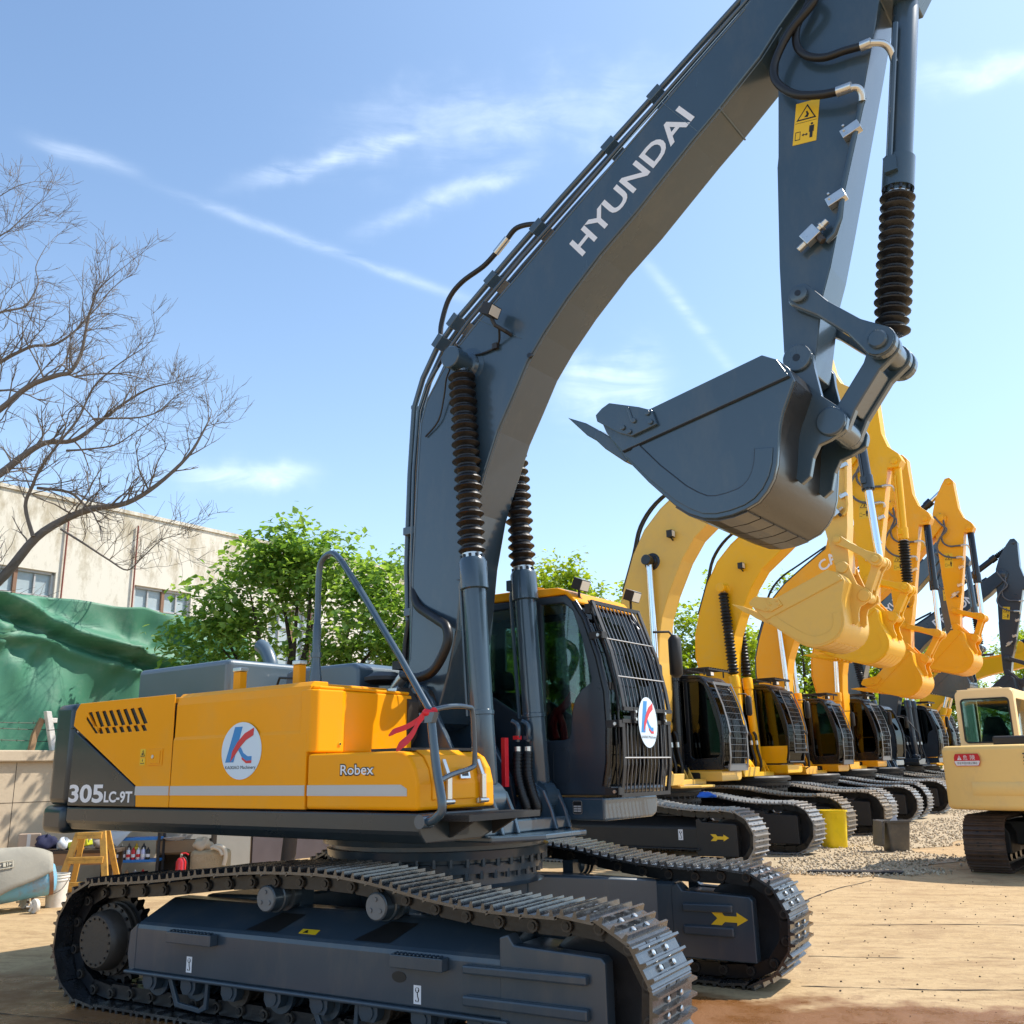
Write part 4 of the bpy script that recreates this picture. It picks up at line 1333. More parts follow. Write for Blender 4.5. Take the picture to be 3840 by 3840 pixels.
    mb.lathe(p, q, [(.03, .05), (.11, r), (bl-.26, r), (bl-.255, r+.018), (bl-.03, r+.018), (bl-.03, r-.005), (bl, r-.005)], c['bcyl'], 28)
    for k in range(10):
        an = 2*PI*k/10
        o1 = dv.orthogonal().normalized(); o2 = dv.cross(o1)
        cc = p+dv*(bl-.03)+(o1*math.cos(an)+o2*math.sin(an))*(r+.004)
        mb.cyl(cc, cc+dv*.03, .012, PINS if hi else c['bcyl'], 6)
    mb.tube([p+dv*.30+Vector((-.03, -.115, 0)), p+dv*(bl-.18)+Vector((-.03, -.115, 0))], .018, c['bcyl'], 8)
    mb.cbox(p+dv*(bl-.16)+Vector((-.02, -.115, 0)), (.08, .05, .11), c['bcyl'])
    cy = mb.build('bucket_cylinder', smooth=35, **B)
    mb = MB()
    if c.get('bellows2'):
        bellows(mb, p+dv*(bl+.0), q-dv*.13, .115, BELLOW, 15, 22, rnd)
        mb.cyl(p+dv*(bl-.01), p+dv*(bl+.02), .08, ZINC, 20)
        mb.build('rod_bellows', cy, smooth=38)
    else:
        mb.cyl(p+dv*bl, q, .06, CHROME, 20)
        mb.build('piston_rod', cy, smooth=40)
    # ---- linkage
    for s in (-1, 1):
        mb = MB()
        dv = Vector((rod[0]-alink[0], 0, rod[1]-alink[1])); an = math.atan2(dv.z, dv.x); L = dv.length
        y0, y1 = sorted((s*.19, s*.265))
        pr = circ(0, 0, .085, 12, 90, 270) + [(L*.3, -.058), (L*.7, -.062)] + circ(L, 0, .105, 12, -90, 90) + [(L*.7, .062), (L*.3, .058)]
        mb.prism([(alink[0]+x*math.cos(an)-z*math.sin(an), alink[1]+x*math.sin(an)+z*math.cos(an)) for x, z in pr], y0, y1, c['link2'])
        mb.build('rocker_link', bevel=.012, **B)
    mb = MB()
    dv = Vector((pin2[0]-rod[0], 0, pin2[1]-rod[1])); an = math.atan2(dv.z, dv.x); L = dv.length
    for s in (-1, 1):
        y0, y1 = sorted((s*.09, s*.16))
        pr = circ(0, 0, .10, 12, 90, 270) + [(L*.25, -.062), (L*.75, -.062)] + circ(L, 0, .09, 12, -90, 90) + [(L*.75, .062), (L*.25, .062)]
        mb.prism([(rod[0]+x*math.cos(an)-z*math.sin(an), rod[1]+x*math.sin(an)+z*math.cos(an)) for x, z in pr], y0, y1, c['link2'])
    pr = [(L*.22, -.045), (L*.78, -.045), (L*.78, .045), (L*.22, .045)]
    mb.prism([(rod[0]+x*math.cos(an)-z*math.sin(an), rod[1]+x*math.sin(an)+z*math.cos(an)) for x, z in pr], -.09, .09, c['link2'])
    pl_ = mb.build('push_link', bevel=.01, **B)
    mb = MB()
    mb.lathe(P3(rod, -.31), P3(rod, .31), [(0, .05), (.01, .062), (.03, .062), (.03, .095), (.075, .095), (.08, .085), (.54, .085), (.545, .095), (.59, .095), (.59, .062), (.61, .062), (.62, .05)], c['armpin'], 24)
    mb.lathe(P3(pin2, -.26), P3(pin2, .26), [(0, .07), (.008, .078), (.512, .078), (.52, .07)], c['armpin'], 24)
    mb.lathe(P3(pin2, -.165), P3(pin2, .165), [(0, .088), (.33, .088)], c['link2'], 24)
    mb.build('linkage_pin', pl_, smooth=35)
    # ---- bucket
    wb = .575*ks
    T = lambda L: [Tk(p) for p in L]
    mb = MB()
    for s in (-1, 1):
        mb.prism(T(BUCK), *sorted((s*wb, s*(wb-.035))), c['buck'])
    sh = T(SHELL)
    inn = off(sh, .028)
    mb.prism(sh + inn[::-1], -wb+.036, wb-.036, SHELLM if hi else c['buck'])
    bk = mb.build('bucket', bevel=.006, smooth=25, **B)
    # side reinforcing bars and weld lines
    mb = MB()
    bar = [(3.40, 4.205), (3.299, 4.262), (2.421, 4.09), (2.20, 4.03), (2.15, 3.95), (2.236, 3.842), (3.47, 4.075)]
    for s in (-1, 1):
        mb.prism(T(bar), *sorted((s*(wb+.001), s*(wb+.016))), c['buck'])
    rim = [(2.26, 3.80), (2.43, 3.60), (2.62, 3.41), (2.72, 3.335), (2.81, 3.285), (2.90, 3.268), (3.00, 3.272), (3.10, 3.29), (3.17, 3.322), (3.23, 3.375), (3.275, 3.445), (3.305, 3.53), (3.32, 3.63)]
    inn = off(rim, .12)
    mb.prism(T(rim + inn[::-1]), -(wb+.010), -(wb+.001), c['buck'])
    mb.build('bucket_side_bar', bk, bevel=.004)
    mb = MB()
    for L_ in ([(2.236, 3.838), (3.47, 4.070)],):
        mb.tube([P3(Tk(p), -wb-.009) for p in L_], .007, c['seam'], 5)
    mb.tube([P3(Tk(p), -wb-.006) for p in inn], .004, c['seam'], 5)
    mb.build('weld_seam', bk)
    # wear strips round the heel
    mb = MB()
    strip = SHELL[3:9]
    o_ = off(strip, -.012)
    nS = 5
    for k in range(nS):
        y0 = -wb+.02+(2*wb-.04)*k/nS
        if hi:
            mb.prism(T([p for p in strip] + o_[::-1]), y0+.008, y0+(2*wb-.04)/nS-.008, SHELLM)
        else:
            mb.prism(T([p for p in strip] + o_[::-1]), y0+.01, y0+(2*wb-.04)/nS-.01, c['buck'])
    mb.build('wear_strip', bk)
    # teeth and side cutters
    for k in range(5):
        y = -wb+.09 + (2*wb-.18)*k/4
        mb = MB()
        tp = T([(1.737, 4.239), (1.90, 4.155), (2.02, 4.065), (1.985, 3.995), (1.90, 4.06)])
        ad = T([(1.985, 4.075), (2.03, 4.06), (2.16, 3.955), (2.275, 3.80), (2.225, 3.775), (2.06, 3.915), (1.975, 4.01)])
        mb.prism(tp, y-.035, y+.035, c['tooth'])
        mb.prism(ad, y-.052, y+.052, c['buck'])
        mb.build('bucket_tooth', bk, bevel=.008)
    for s in (-1, 1):
        mb = MB()
        cut = [(2.10, 4.19), (2.163, 4.215), (2.40, 4.125), (2.50, 4.075), (2.534, 3.966), (2.46, 3.95), (2.331, 3.924), (2.226, 3.973), (2.055, 4.10), (2.045, 4.15)]
        mb.prism(T(cut), *sorted((s*(wb+.017), s*(wb+.045))), c['buck'])
        for q in ((2.47, 4.06), (2.49, 3.99), (2.36, 4.03), (2.27, 4.0), (2.32, 3.96)):
            q_ = Tk(q)
            mb.cyl(P3(q_, s*(wb+.045)), P3(q_, s*(wb+.062)), .020, c['buck'], 8)
        mb.prism(T([(2.30, 4.15), (2.325, 4.14), (2.36, 4.03), (2.335, 4.03)]), *sorted((s*(wb+.045), s*(wb+.055))), c['buck'])
        mb.build('side_cutter', bk, bevel=.006)
    mb = MB()
    for s in (-1, 1):
        mb.prism(T(BRKT), *sorted((s*.185, s*.235)), c['buck'])
        for q in (ABOT, PIN2):
            q_ = Tk(q)
            mb.lathe(P3(q_, s*.20), P3(q_, s*.262), [(0, .098), (.055, .098), (.062, .09)], c['buck'], 24)
    mb.build('bucket_hanger', bk, bevel=.01)


def upper(root, c, d, hi):
    ux = c.get('ux', 0.0)
    B = dict(parent=root, rotz=d, loc=(ux*math.cos(d), ux*math.sin(d), 0))
    # deck: near block with rounded skirt, centre plate, far block
    mb = MB()
    mb.prismx([(-1.49, 1.425), (-1.49, 1.315), (-1.478, 1.29), (-1.43, 1.235), (-.86, 1.235), (-.74, 1.275), (-.68, 1.34), (-.66, 1.425)], -3.12, 1.15, c['skirt'])
    sk = mb.build('side_skirt', bevel=.012, seg=3, **B)
    mb = MB()
    mb.box((-3.1, -.655, 1.225), (.98, .50, 1.32), c['deck'])
    mb.prismz([(.2, -.66), (1.02, -.60), (1.22, -.2), (1.22, .35), (1.0, .50), (.2, .50)], 1.18, 1.224, c['deck'])
    mb.box((-3.1, .515, 1.26), (-.52, 1.49, 1.425), c['deck'])
    # boom brackets
    sx_ = c.get('cfoot', CFOOT)[0]-CFOOT[0]-ux
    br_ = [(x+sx_, z) for x, z in [(.55, 1.225), (1.02, 1.225), (.97, 1.38), (.90, 1.52), (.80, 1.58), (.70, 1.54), (.62, 1.40)]]
    for s in (-1, 1):
        mb.prism([(-.55, 1.32), (.62, 1.32), (.55, 1.62), (.30, 2.02), (.19, 2.24), (.10, 2.36), (-.03, 2.38), (-.13, 2.30), (-.22, 2.0), (-.45, 1.6)], *sorted((s*.255, s*.305)), c['deck'])
        mb.prism(br_, *sorted((s*.23, s*.27)), c['deck'])
        mb.prism(br_, *sorted((s*.42, s*.46)), c['deck'])
    dk = mb.build('upper_frame', bevel=.012, **B)
    mb = MB()
    for s in (-1, 1):
        mb.lathe((CFOOT[0]+sx_, s*.20, CFOOT[1]), (CFOOT[0]+sx_, s*.50, CFOOT[1]), [(0, .06), (.0, .09), (.29, .09), (.30, .07)], c['pin'], 20)
    mb.build('cylinder_pin', dk, smooth=35)
    # counterweight
    mb = MB()
    def plan(k):
        p = []
        for i in range(25):
            a = -1.48 + 2.96*i/24
            p.append((-3.70 - k + .10*(abs(a)/1.48)**2 + .10*(abs(a)/1.48)**22, a))
        return [(-3.15, -1.488)] + p + [(-3.15, 1.488)]
    mb.prismz(plan(-.02), 1.44, 2.345, c['cw'])
    mb.prismz([(x-.045 if x < -3.2 else x, y*1.012) for x, y in plan(-.02)], 1.195, 1.436, c['cw'])
    cwo = mb.build('counterweight', bevel=.06, seg=4, smooth=40, **B)
    if hi:
        mb = MB()
        mb.box((-3.62, -1.4835, 2.115), (-3.155, -1.470, 2.121), DECALB)
        mb.build('panel_gap', cwo)
    # engine house core
    mb = MB()
    mb.box((-3.10, -1.40, 1.32), (-.02, -.50, 2.27), c['core'])
    mb.box((-3.10, -.50, 1.32), (-.56, 1.44, 2.27), c['core'])
    mb.build('engine_bay', **B)
    if not hi:
        mb = MB()
        mb.box((-3.10, -1.49, 1.43), (-.02, -1.405, 2.33), c['body'])
        mb.box((-3.10, -1.40, 2.275), (-.02, 1.45, 2.33), c['body'])
        mb.box((-3.10, 1.445, 1.43), (-.56, 1.49, 2.32), c['body'])
        mb.box((-.015, -1.49, 1.43), (.55, -.68, 1.75), BLACKM)
        mb.build('engine_hood', bevel=.04, seg=3, **B)
        mb = MB()
        mb.tube([(1.15, -1.47, 1.38), (1.24, -1.47, 1.42), (1.24, -1.47, 2.2), (.9, -1.47, 2.7), (.1, -1.40, 2.9), (.0, -1.40, 2.3)], .02, BLACKM, 8)
        mb.build('handrail', smooth=50, **B)
        mb = MB()
        for k in range(6):
            x = .12+.10*k+sx_+.2; y = -.12+.05*k
            mb.tube([(x, y, 2.15), (x+.05, y, 2.05), (x+.06, y, 1.8), (x+.12, y, 1.5), (x+.05, y, 1.3)], .032, RUBBER, 8, 4)
            mb.tube([(x+.055, y, 1.97), (x+.06, y, 1.88)], .036, ZINC, 8)
        mb.build('hydraulic_hose', smooth=50, **B)
        mb = MB()
        mb.cyl((-2.2, .6, 2.3), (-2.2, .6, 2.7), .08, BLACKM, 16)
        mb.build('exhaust_pipe', smooth=50, **B)
        return
    # ---- the near machine: panels
    O = ORANGE
    y0, y1 = -1.492, -1.402
    mb = MB()
    pan1 = [(-3.135, 2.14), (-3.115, 2.27), (-3.05, 2.335), (-1.578, 2.335), (-1.568, 1.437), (-2.034, 1.437), (-2.052, 1.605), (-3.09, 2.115)]
    # louvres are real slots cut through the door
    sl_ = []
    for i in range(8):
        x = -2.86+.112*i
        sl_.append([(x-.042, 2.246), (x+.014, 2.252), (x+.127, 2.117), (x+.068, 2.111)])
    for i in range(8):
        x = -2.86+.112*i + .165
        if i == 0:
            sl_.append([(x-.235, 2.19), (x-.225, 2.215), (x-.015, 2.058), (x-.06, 2.058)])
        elif i < 8:
            x = x - .112
            sl_.append([(x-.026, 2.100), (x+.030, 2.103), (x+.074, 2.054), (x+.018, 2.052)])
    mb.plate(pan1, sl_, y0, y0+.012, O)
    p1 = mb.build('hood_door', bevel=.006, **B)
    p1['label'] = 'orange engine door with slanted louvres'
    mb = MB()
    mb.prism([(-3.112, 2.098), (-2.058, 1.598), (-2.040, 1.437), (-3.118, 1.437)], y0, y1, SKIRT)
    tri = mb.build('corner_panel', bevel=.01, **B)
    mb = MB()
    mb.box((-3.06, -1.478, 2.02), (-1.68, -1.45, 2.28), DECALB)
    mb.build('louvre_dark_sheet', p1)  # black sheet put in for the dark inside the slots
    mb = MB()
    pl = side(y0)
    pl.text(mb, "305", -3.095, 1.465, -2.530, 1.620, WHITE, .003, bold=.03)
    pl.text(mb, "LC-9T", -2.515, 1.468, -2.085, 1.562, WHITE, .003, bold=.03)
    mb.build('lettering', tri)
    mb = MB()
    mb.prismx([(y0, 1.437), (y0, 1.96), (y0+.010, 1.985), (y0+.012, 2.24), (y0+.025, 2.30), (y0+.06, 2.334), (-1.30, 2.335), (-1.30, 1.437)], -1.560, .062, O)
    p2 = mb.build('hood_door', bevel=.008, seg=3, **B)
    p2['label'] = 'plain orange engine door with the round sticker'
    mb = MB()
    for x0, x1 in ((-2.052, -1.574), (-1.555, .058)):
        mb.prism([(x0, 1.530), (x1, 1.530), (x1, 1.602), (x0, 1.602)], y0-.003, y0+.01, SILVER)
    mb.build('silver_stripe', p2)
    mb = MB()
    logo(mb, side(y0-.001), -.668, 1.857, .238, .212)
    mb.build('dealer_sticker', p2)
    mb = MB()
    mb.prism([(-1.895, 1.768), (-1.690, 1.768), (-1.690, 1.90), (-1.895, 1.90)], y0-.008, y0, O)
    mb.prism([(-1.850, 1.782), (-1.715, 1.782), (-1.715, 1.884), (-1.850, 1.884)], y0-.014, y0-.008, O)
    mb.cyl((-1.81, y0-.014, 1.836), (-1.81, y0-.022, 1.836), .016, ZINC, 12)
    mb.build('door_latch', p1, bevel=.003)
    mb = MB()
    pl = side(y0, -2.013, 1.771)
    pl.poly(mb, [(0, 0), (.078, 0), (.078, .058), (0, .058)], DECALY)
    pl.poly(mb, [(0, .064), (.078, .064), (.078, .132), (0, .132)], DECALY)
    pl.poly(mb, [(.008, .07), (.07, .07), (.039, .125)], DECALB, .0045)
    pl.poly(mb, [(.018, .076), (.06, .076), (.039, .113)], DECALY, .0055)
    pl.poly(mb, [(.03, .08), (.05, .08), (.045, .1), (.033, .1)], DECALB, .006)
    pl.poly(mb, [(.015, .012), (.063, .012), (.063, .02), (.055, .02), (.055, .017), (.023, .017), (.023, .02), (.015, .02)], DECALB, .0045)
    pl.poly(mb, [(.036, .03), (.044, .03), (.042, .048), (.036, .046)], DECALB, .0045)
    mb.build('warning_decal', p1)
    # hood top with filler posts and grab handle
    mb = MB()
    mb.box((-3.09, -1.30, 2.275), (-.02, -.60, 2.332), O)
    mb.box((-3.09, -.595, 2.275), (-.56, 1.45, 2.332), SLATEG)
    mb.box((-3.10, 1.445, 1.43), (-.56, 1.49, 2.32), O)
    tp = mb.build('hood_top', bevel=.012, **B)
    mb = MB()
    mb.box((-3.03, -.95, 2.334), (-1.62, 1.02, 2.675), SLATEG)
    rc = mb.build('engine_cover', bevel=.05, seg=4, **B)
    mb = MB()
    mb.prism([(-1.50, 2.334), (-1.50, 2.57), (-1.40, 2.605), (-.62, 2.60), (-.55, 2.56), (-.54, 2.334)], -.42, .50, SLATEG)
    mb.build('engine_cover', bevel=.035, seg=4, **B)
    mb = MB()
    mb.tube([(-2.9, .55, 2.6), (-2.9, .55, 2.80), (-3.0, .55, 2.98), (-3.12, .55, 3.06)], .075, SLATEG, 14, 4)
    mb.build('exhaust_pipe', smooth=60, **B)
    mb = MB()
    for x, y, w in ((-1.12, -1.2, .045), (-.385, -1.2, .038)):
        mb.box((x-w, y-.035, 2.33), (x+w, y+.035, 2.50), O)
        mb.box((x-w-.006, y-.041, 2.502), (x+w+.006, y+.041, 2.535), ZINC)
    mb.build('filler_post', bevel=.006, **B)
    mb = MB()
    mb.tube([(-.66, -1.2, 2.33), (-.62, -1.2, 2.42), (-.42, -1.2, 2.40), (-.40, -1.2, 2.33)], .010, BLACKM, 8)
    mb.build('grab_handle', smooth=50, **B)
    # front block (tank)
    mb = MB()
    mb.prismz([(.072, -1.49), (.095, -1.488), (.13, -1.45), (.145, -1.22), (.120, -1.19), (.120, -.46), (-.02, -.46), (-.02, -1.49)], 1.825, 2.272, O)
    mb.prismz([(-.02, -1.46), (.085, -1.46), (.11, -1.42), (.115, -.48), (-.02, -.48)], 2.274, 2.30, O)
    tk = mb.build('tank_cover', bevel=.014, seg=3, **B)
    mb = MB()
    for y, x in ((-1.25, .144), (-.55, .12)):
        mb.cyl((x, y, 1.885), (x+.006, y, 1.885), .014, DECALY, 12)
        mb.cyl((x+.006, y, 1.885), (x+.009, y, 1.885), .008, DECALB, 12)
    mb.build('plug', tk)
    # tool box
    prof = [(.078, 1.440), (1.140, 1.440), (1.138, 1.60), (1.112, 1.70), (1.062, 1.775), (1.0, 1.808), (.94, 1.815), (.078, 1.815)]
    mb = MB()
    mb.prism(prof, -1.492, -.70, O)
    tb = mb.build('tool_box', bevel=.022, seg=3, **B)
    mb = MB()
    pl = side(-1.492)
    mb.prism([(.088, 1.530), (1.045, 1.530), (1.045, 1.575), (.99, 1.602), (.088, 1.602)], -1.4955, -1.485, SILVER)
    mb.build('silver_stripe', tb)
    mb = MB()
    pl.text(mb, "Robex", .417, 1.660, .752, 1.742, DECALB, .003, bold=.055)
    pl.text(mb, "Robex", .425, 1.668, .744, 1.734, WHITE, .0045, bold=.01)
    mb.build('lettering', tb)
    # hinged front lid with latches
    lid = [(1.150, 1.50), (1.148, 1.60), (1.122, 1.705), (1.070, 1.785), (1.0, 1.822), (.92, 1.828)]
    mb = MB()
    mb.prism(lid + off(lid, .014)[::-1], -1.36, -.92, O)
    ld = mb.build('box_lid', tb, bevel=.01)
    mb = MB()
    mb.box((.62, -1.40, 1.818), (1.0, -.72, 1.836), BLACKM)
    mb.build('rubber_mat', tb)
    mb = MB()
    for y in (-1.22, -.86):
        mb.box((1.155, y-.022, 1.50), (1.178, y+.022, 1.66), ZINC)
        mb.prism([(1.13, 1.66), (1.178, 1.64), (1.125, 1.76), (1.115, 1.76)], y-.016, y+.016, ZINC)
        mb.cyl((1.17, y-.045, 1.485), (1.17, y+.045, 1.485), .016, ZINC, 10)
        mb.box((1.142, y-.05, 1.468), (1.16, y+.05, 1.50), ZINC)
    mb.build('latch', tb, bevel=.003)
    mb = MB()
    Mx = Matrix.Translation((1.142, -1.04, 1.66)) @ Matrix.Rotation(R(-14), 4, 'Y')
    mb.box((0, -.052, -.032), (.014, .052, .032), ZINC, Mx)
    mb.box((.0145, -.032, -.016), (.0165, .032, .016), DECALB, Mx)
    mb.build('lid_handle', tb, bevel=.004)
    # long handrail, loop, step
    mb = MB()
    rail = [(1.155, -1.45, 1.374), (1.215, -1.455, 1.378), (1.275, -1.46, 1.405), (1.318, -1.46, 1.47), (1.265, -1.46, 1.72), (1.215, -1.46, 2.06), (.90, -1.42, 2.44), (.45, -1.36, 2.95), (.20, -1.33, 3.22), (.10, -1.31, 3.295), (.02, -1.30, 3.31), (-.055, -1.30, 3.27), (-.085, -1.30, 3.17), (-.085, -1.30, 2.9)]
    mb.tube(rail[:6], .030, SLATE, 10, 4)
    mb.tube(rail[5:9], .024, SLATE, 10)
    mb.tube(rail[8:], .024, SLATE, 10, 4)
    mb.lathe((-.085, -1.30, 2.265), (-.085, -1.30, 2.92), [(0, .085), (.012, .085), (.014, .058), (.22, .034), (.26, .034), (.262, .040), (.30, .040), (.302, .032), (.50, .032), (.52, .026), (.65, .026)], SLATE, 16)
    mb.cyl((1.16, -1.40, 1.374), (1.16, -1.50, 1.374), .045, SLATE, 14)
    hr = mb.build('handrail', smooth=45, **B)
    mb = MB()
    mb.tube([(1.215, -1.44, 2.07), (1.215, -1.25, 2.10), (1.215, -1.08, 2.10), (1.21, -1.02, 2.06), (1.20, -.99, 1.76), (1.20, -1.03, 1.70), (1.22, -1.25, 1.66), (1.255, -1.42, 1.62)], .018, SLATE, 10, 4)
    mb.prism([(1.16, 1.985), (1.26, 1.985), (1.285, 2.05), (1.15, 2.05)], -1.50, -1.455, SLATE)
    mb.build('grab_loop', hr, smooth=50)
    mb = MB()
    def rib(pts, w):
        vs = []; fs = []
        P = spline([Vector(p) for p in pts], 4)
        for i, p in enumerate(P):
            k = w*(1 if i < len(P)-3 else (len(P)-1-i)/3*.6+.3)
            vs += [p+Vector((0, .002, -k)), p+Vector((.0, .0, k)), p+Vector((.006, -.004, k)), p+Vector((.006, -.002, -k))]
        for i in range(len(P)-1):
            for k in range(4):
                fs.append((4*i+k, 4*i+(k+1) % 4, 4*i+4+(k+1) % 4, 4*i+4+k))
        mb.add(vs, fs, REDC)
    rib([(1.19, -1.48, 2.06), (1.16, -1.51, 2.01), (1.09, -1.52, 1.975), (1.02, -1.52, 1.955), (.95, -1.52, 1.94), (.89, -1.51, 1.915)], .018)
    rib([(1.20, -1.49, 2.05), (1.17, -1.52, 2.00), (1.14, -1.53, 1.94), (1.09, -1.53, 1.89), (1.02, -1.53, 1.85), (.97, -1.52, 1.82)], .028)
    mb.tube([(1.245, -1.46, 2.04), (1.21, -1.495, 2.05), (1.18, -1.46, 2.05), (1.21, -1.425, 2.06), (1.245, -1.46, 2.06)], .024, REDC, 8, 3)
    mb.build('red_ribbon', hr, smooth=60)
    mb = MB()
    mb.box((1.152, -1.32, 1.37), (1.42, -.55, 1.382), BLACKM)
    for k in range(8):
        x = 1.17+.245*k/7
        mb.box((x-.006, -1.32, 1.382), (x+.006, -.55, 1.410), BLACKM)
    for k in range(7):
        y = -1.318+.766*k/6
        mb.box((1.152, y-.004, 1.383), (1.42, y+.004, 1.408), BLACKM)
    mb.prism([(1.152, 1.26), (1.152, 1.37), (1.36, 1.37)], -1.2, -1.17, BLACKM)
    mb.prism([(1.152, 1.26), (1.152, 1.37), (1.36, 1.37)], -.75, -.72, BLACKM)
    mb.build('access_step', **B)
    mb = MB()
    mb.prismx(rrect(-1.16, 1.27, -1.0, 1.35, .03), 1.151, 1.154, DECALB)
    mb.build('skirt_slot', sk)
    # hose bundles between tank and cab, swing motor lumps behind the boom foot
    mb = MB()
    for k, (x, y, dx) in enumerate(((.60, -.20, .0), (.64, -.14, .02), (.70, .14, .0), (.76, .20, .02))):
        yy = y*1.0
        mb.tube([(x-.03, yy, 2.06), (x+.03, yy, 2.02), (x+.02, yy, 1.9)], .022, SLATE, 10, 4)
        mb.cbox((x+.02, yy, 1.93), (.05, .05, .03), REDC if k in (0, 2) else SLATE)
        mb.tube([(x+.02, yy, 1.86), (x+.02, yy, 1.81)], .030, ZINC, 10)
        pts = [Vector(p) for p in ((x+.02, yy, 1.82), (x+.03, yy-.02, 1.65), (x+.07, yy-.02, 1.50), (x+.10, yy, 1.38), (x+.05, yy, 1.30))]
        mb.tube(pts, .033, RUBBER, 10, 6)
        P = spline(pts, 7)
        for i in range(1, len(P)-1):
            t = (P[i+1]-P[i-1]).normalized()
            mb.cyl(P[i]-t*.008, P[i]+t*.008, .040, RUBBER, 10)
    mb.build('hydraulic_hose', smooth=50, **B)
    mb = MB()
    mb.box((.66, .0, 1.55), (.70, .05, 1.93), REDC)
    mb.build('red_strap', bevel=.004, **B)
    mb = MB()
    mb.cyl((-.25, -.42, 1.32), (-.25, -.42, 2.05), .17, HUBG, 20)
    mb.lathe((-.05, -.58, 2.18), (-.05, -.44, 2.18), [(0, .10), (.02, .12), (.10, .12), (.14, .12)], HUBG, 20)
    mb.lathe((.02, -.62, 2.20), (.02, -.50, 2.20), [(0, .055), (.03, .06), (.12, .06)], HUBG, 20)
    mb.prism([(-.12, 2.24), (.04, 2.34), (.14, 2.22), (.12, 1.95), (.0, 1.80), (-.1, 1.95)], -.52, -.40, HUBG)
    mb.cbox((-.15, -.36, 2.30), (.10, .10, .10), ZINC)
    mb.lathe((-.35, -.30, 2.40), (-.35, -.30, 2.50), [(0, .12), (.03, .17), (.06, .17), (.10, .10)], BLACKM, 20)
    mb.build('swing_motor', smooth=40, **B)

def excavator(name, label, loc, yaw, yawu, c, scale=1.0, hi=False, group=None):
    root = thing(name, label, 'excavator', (loc[0], loc[1], 0), yaw, group, scale)
    d = yawu - yaw
    undercarriage(root, c, hi)
    upper(root, c, d, hi)
    cab(root, c, d, hi)
    front(root, c, d, hi)
    return root

def pal(**k):
    c = dict(boom=SLATE, arm=SLATE, buck=SLATE, cyl=SLATE, cyl2=SLATE, bcyl=SLATE, pin=SLATE, armpin=SLATE, link2=SLATE, link=STEELB, shoe=STEELW, frame=FRAME,
             ring=FRAME, skirt=SKIRT, deck=SLATE, cw=SKIRT, core=BLACKM, body=ORANGE, cab=BLUEBLK, roof=ORANGE, floor=SLATE, pillar=BLACK, guard=BLACKM,
             gframe=BLACKM, glass=GLASS, seam=PINS, tooth=SLATE, bellows=True, bellows2=True)
    c.update(k)
    return c

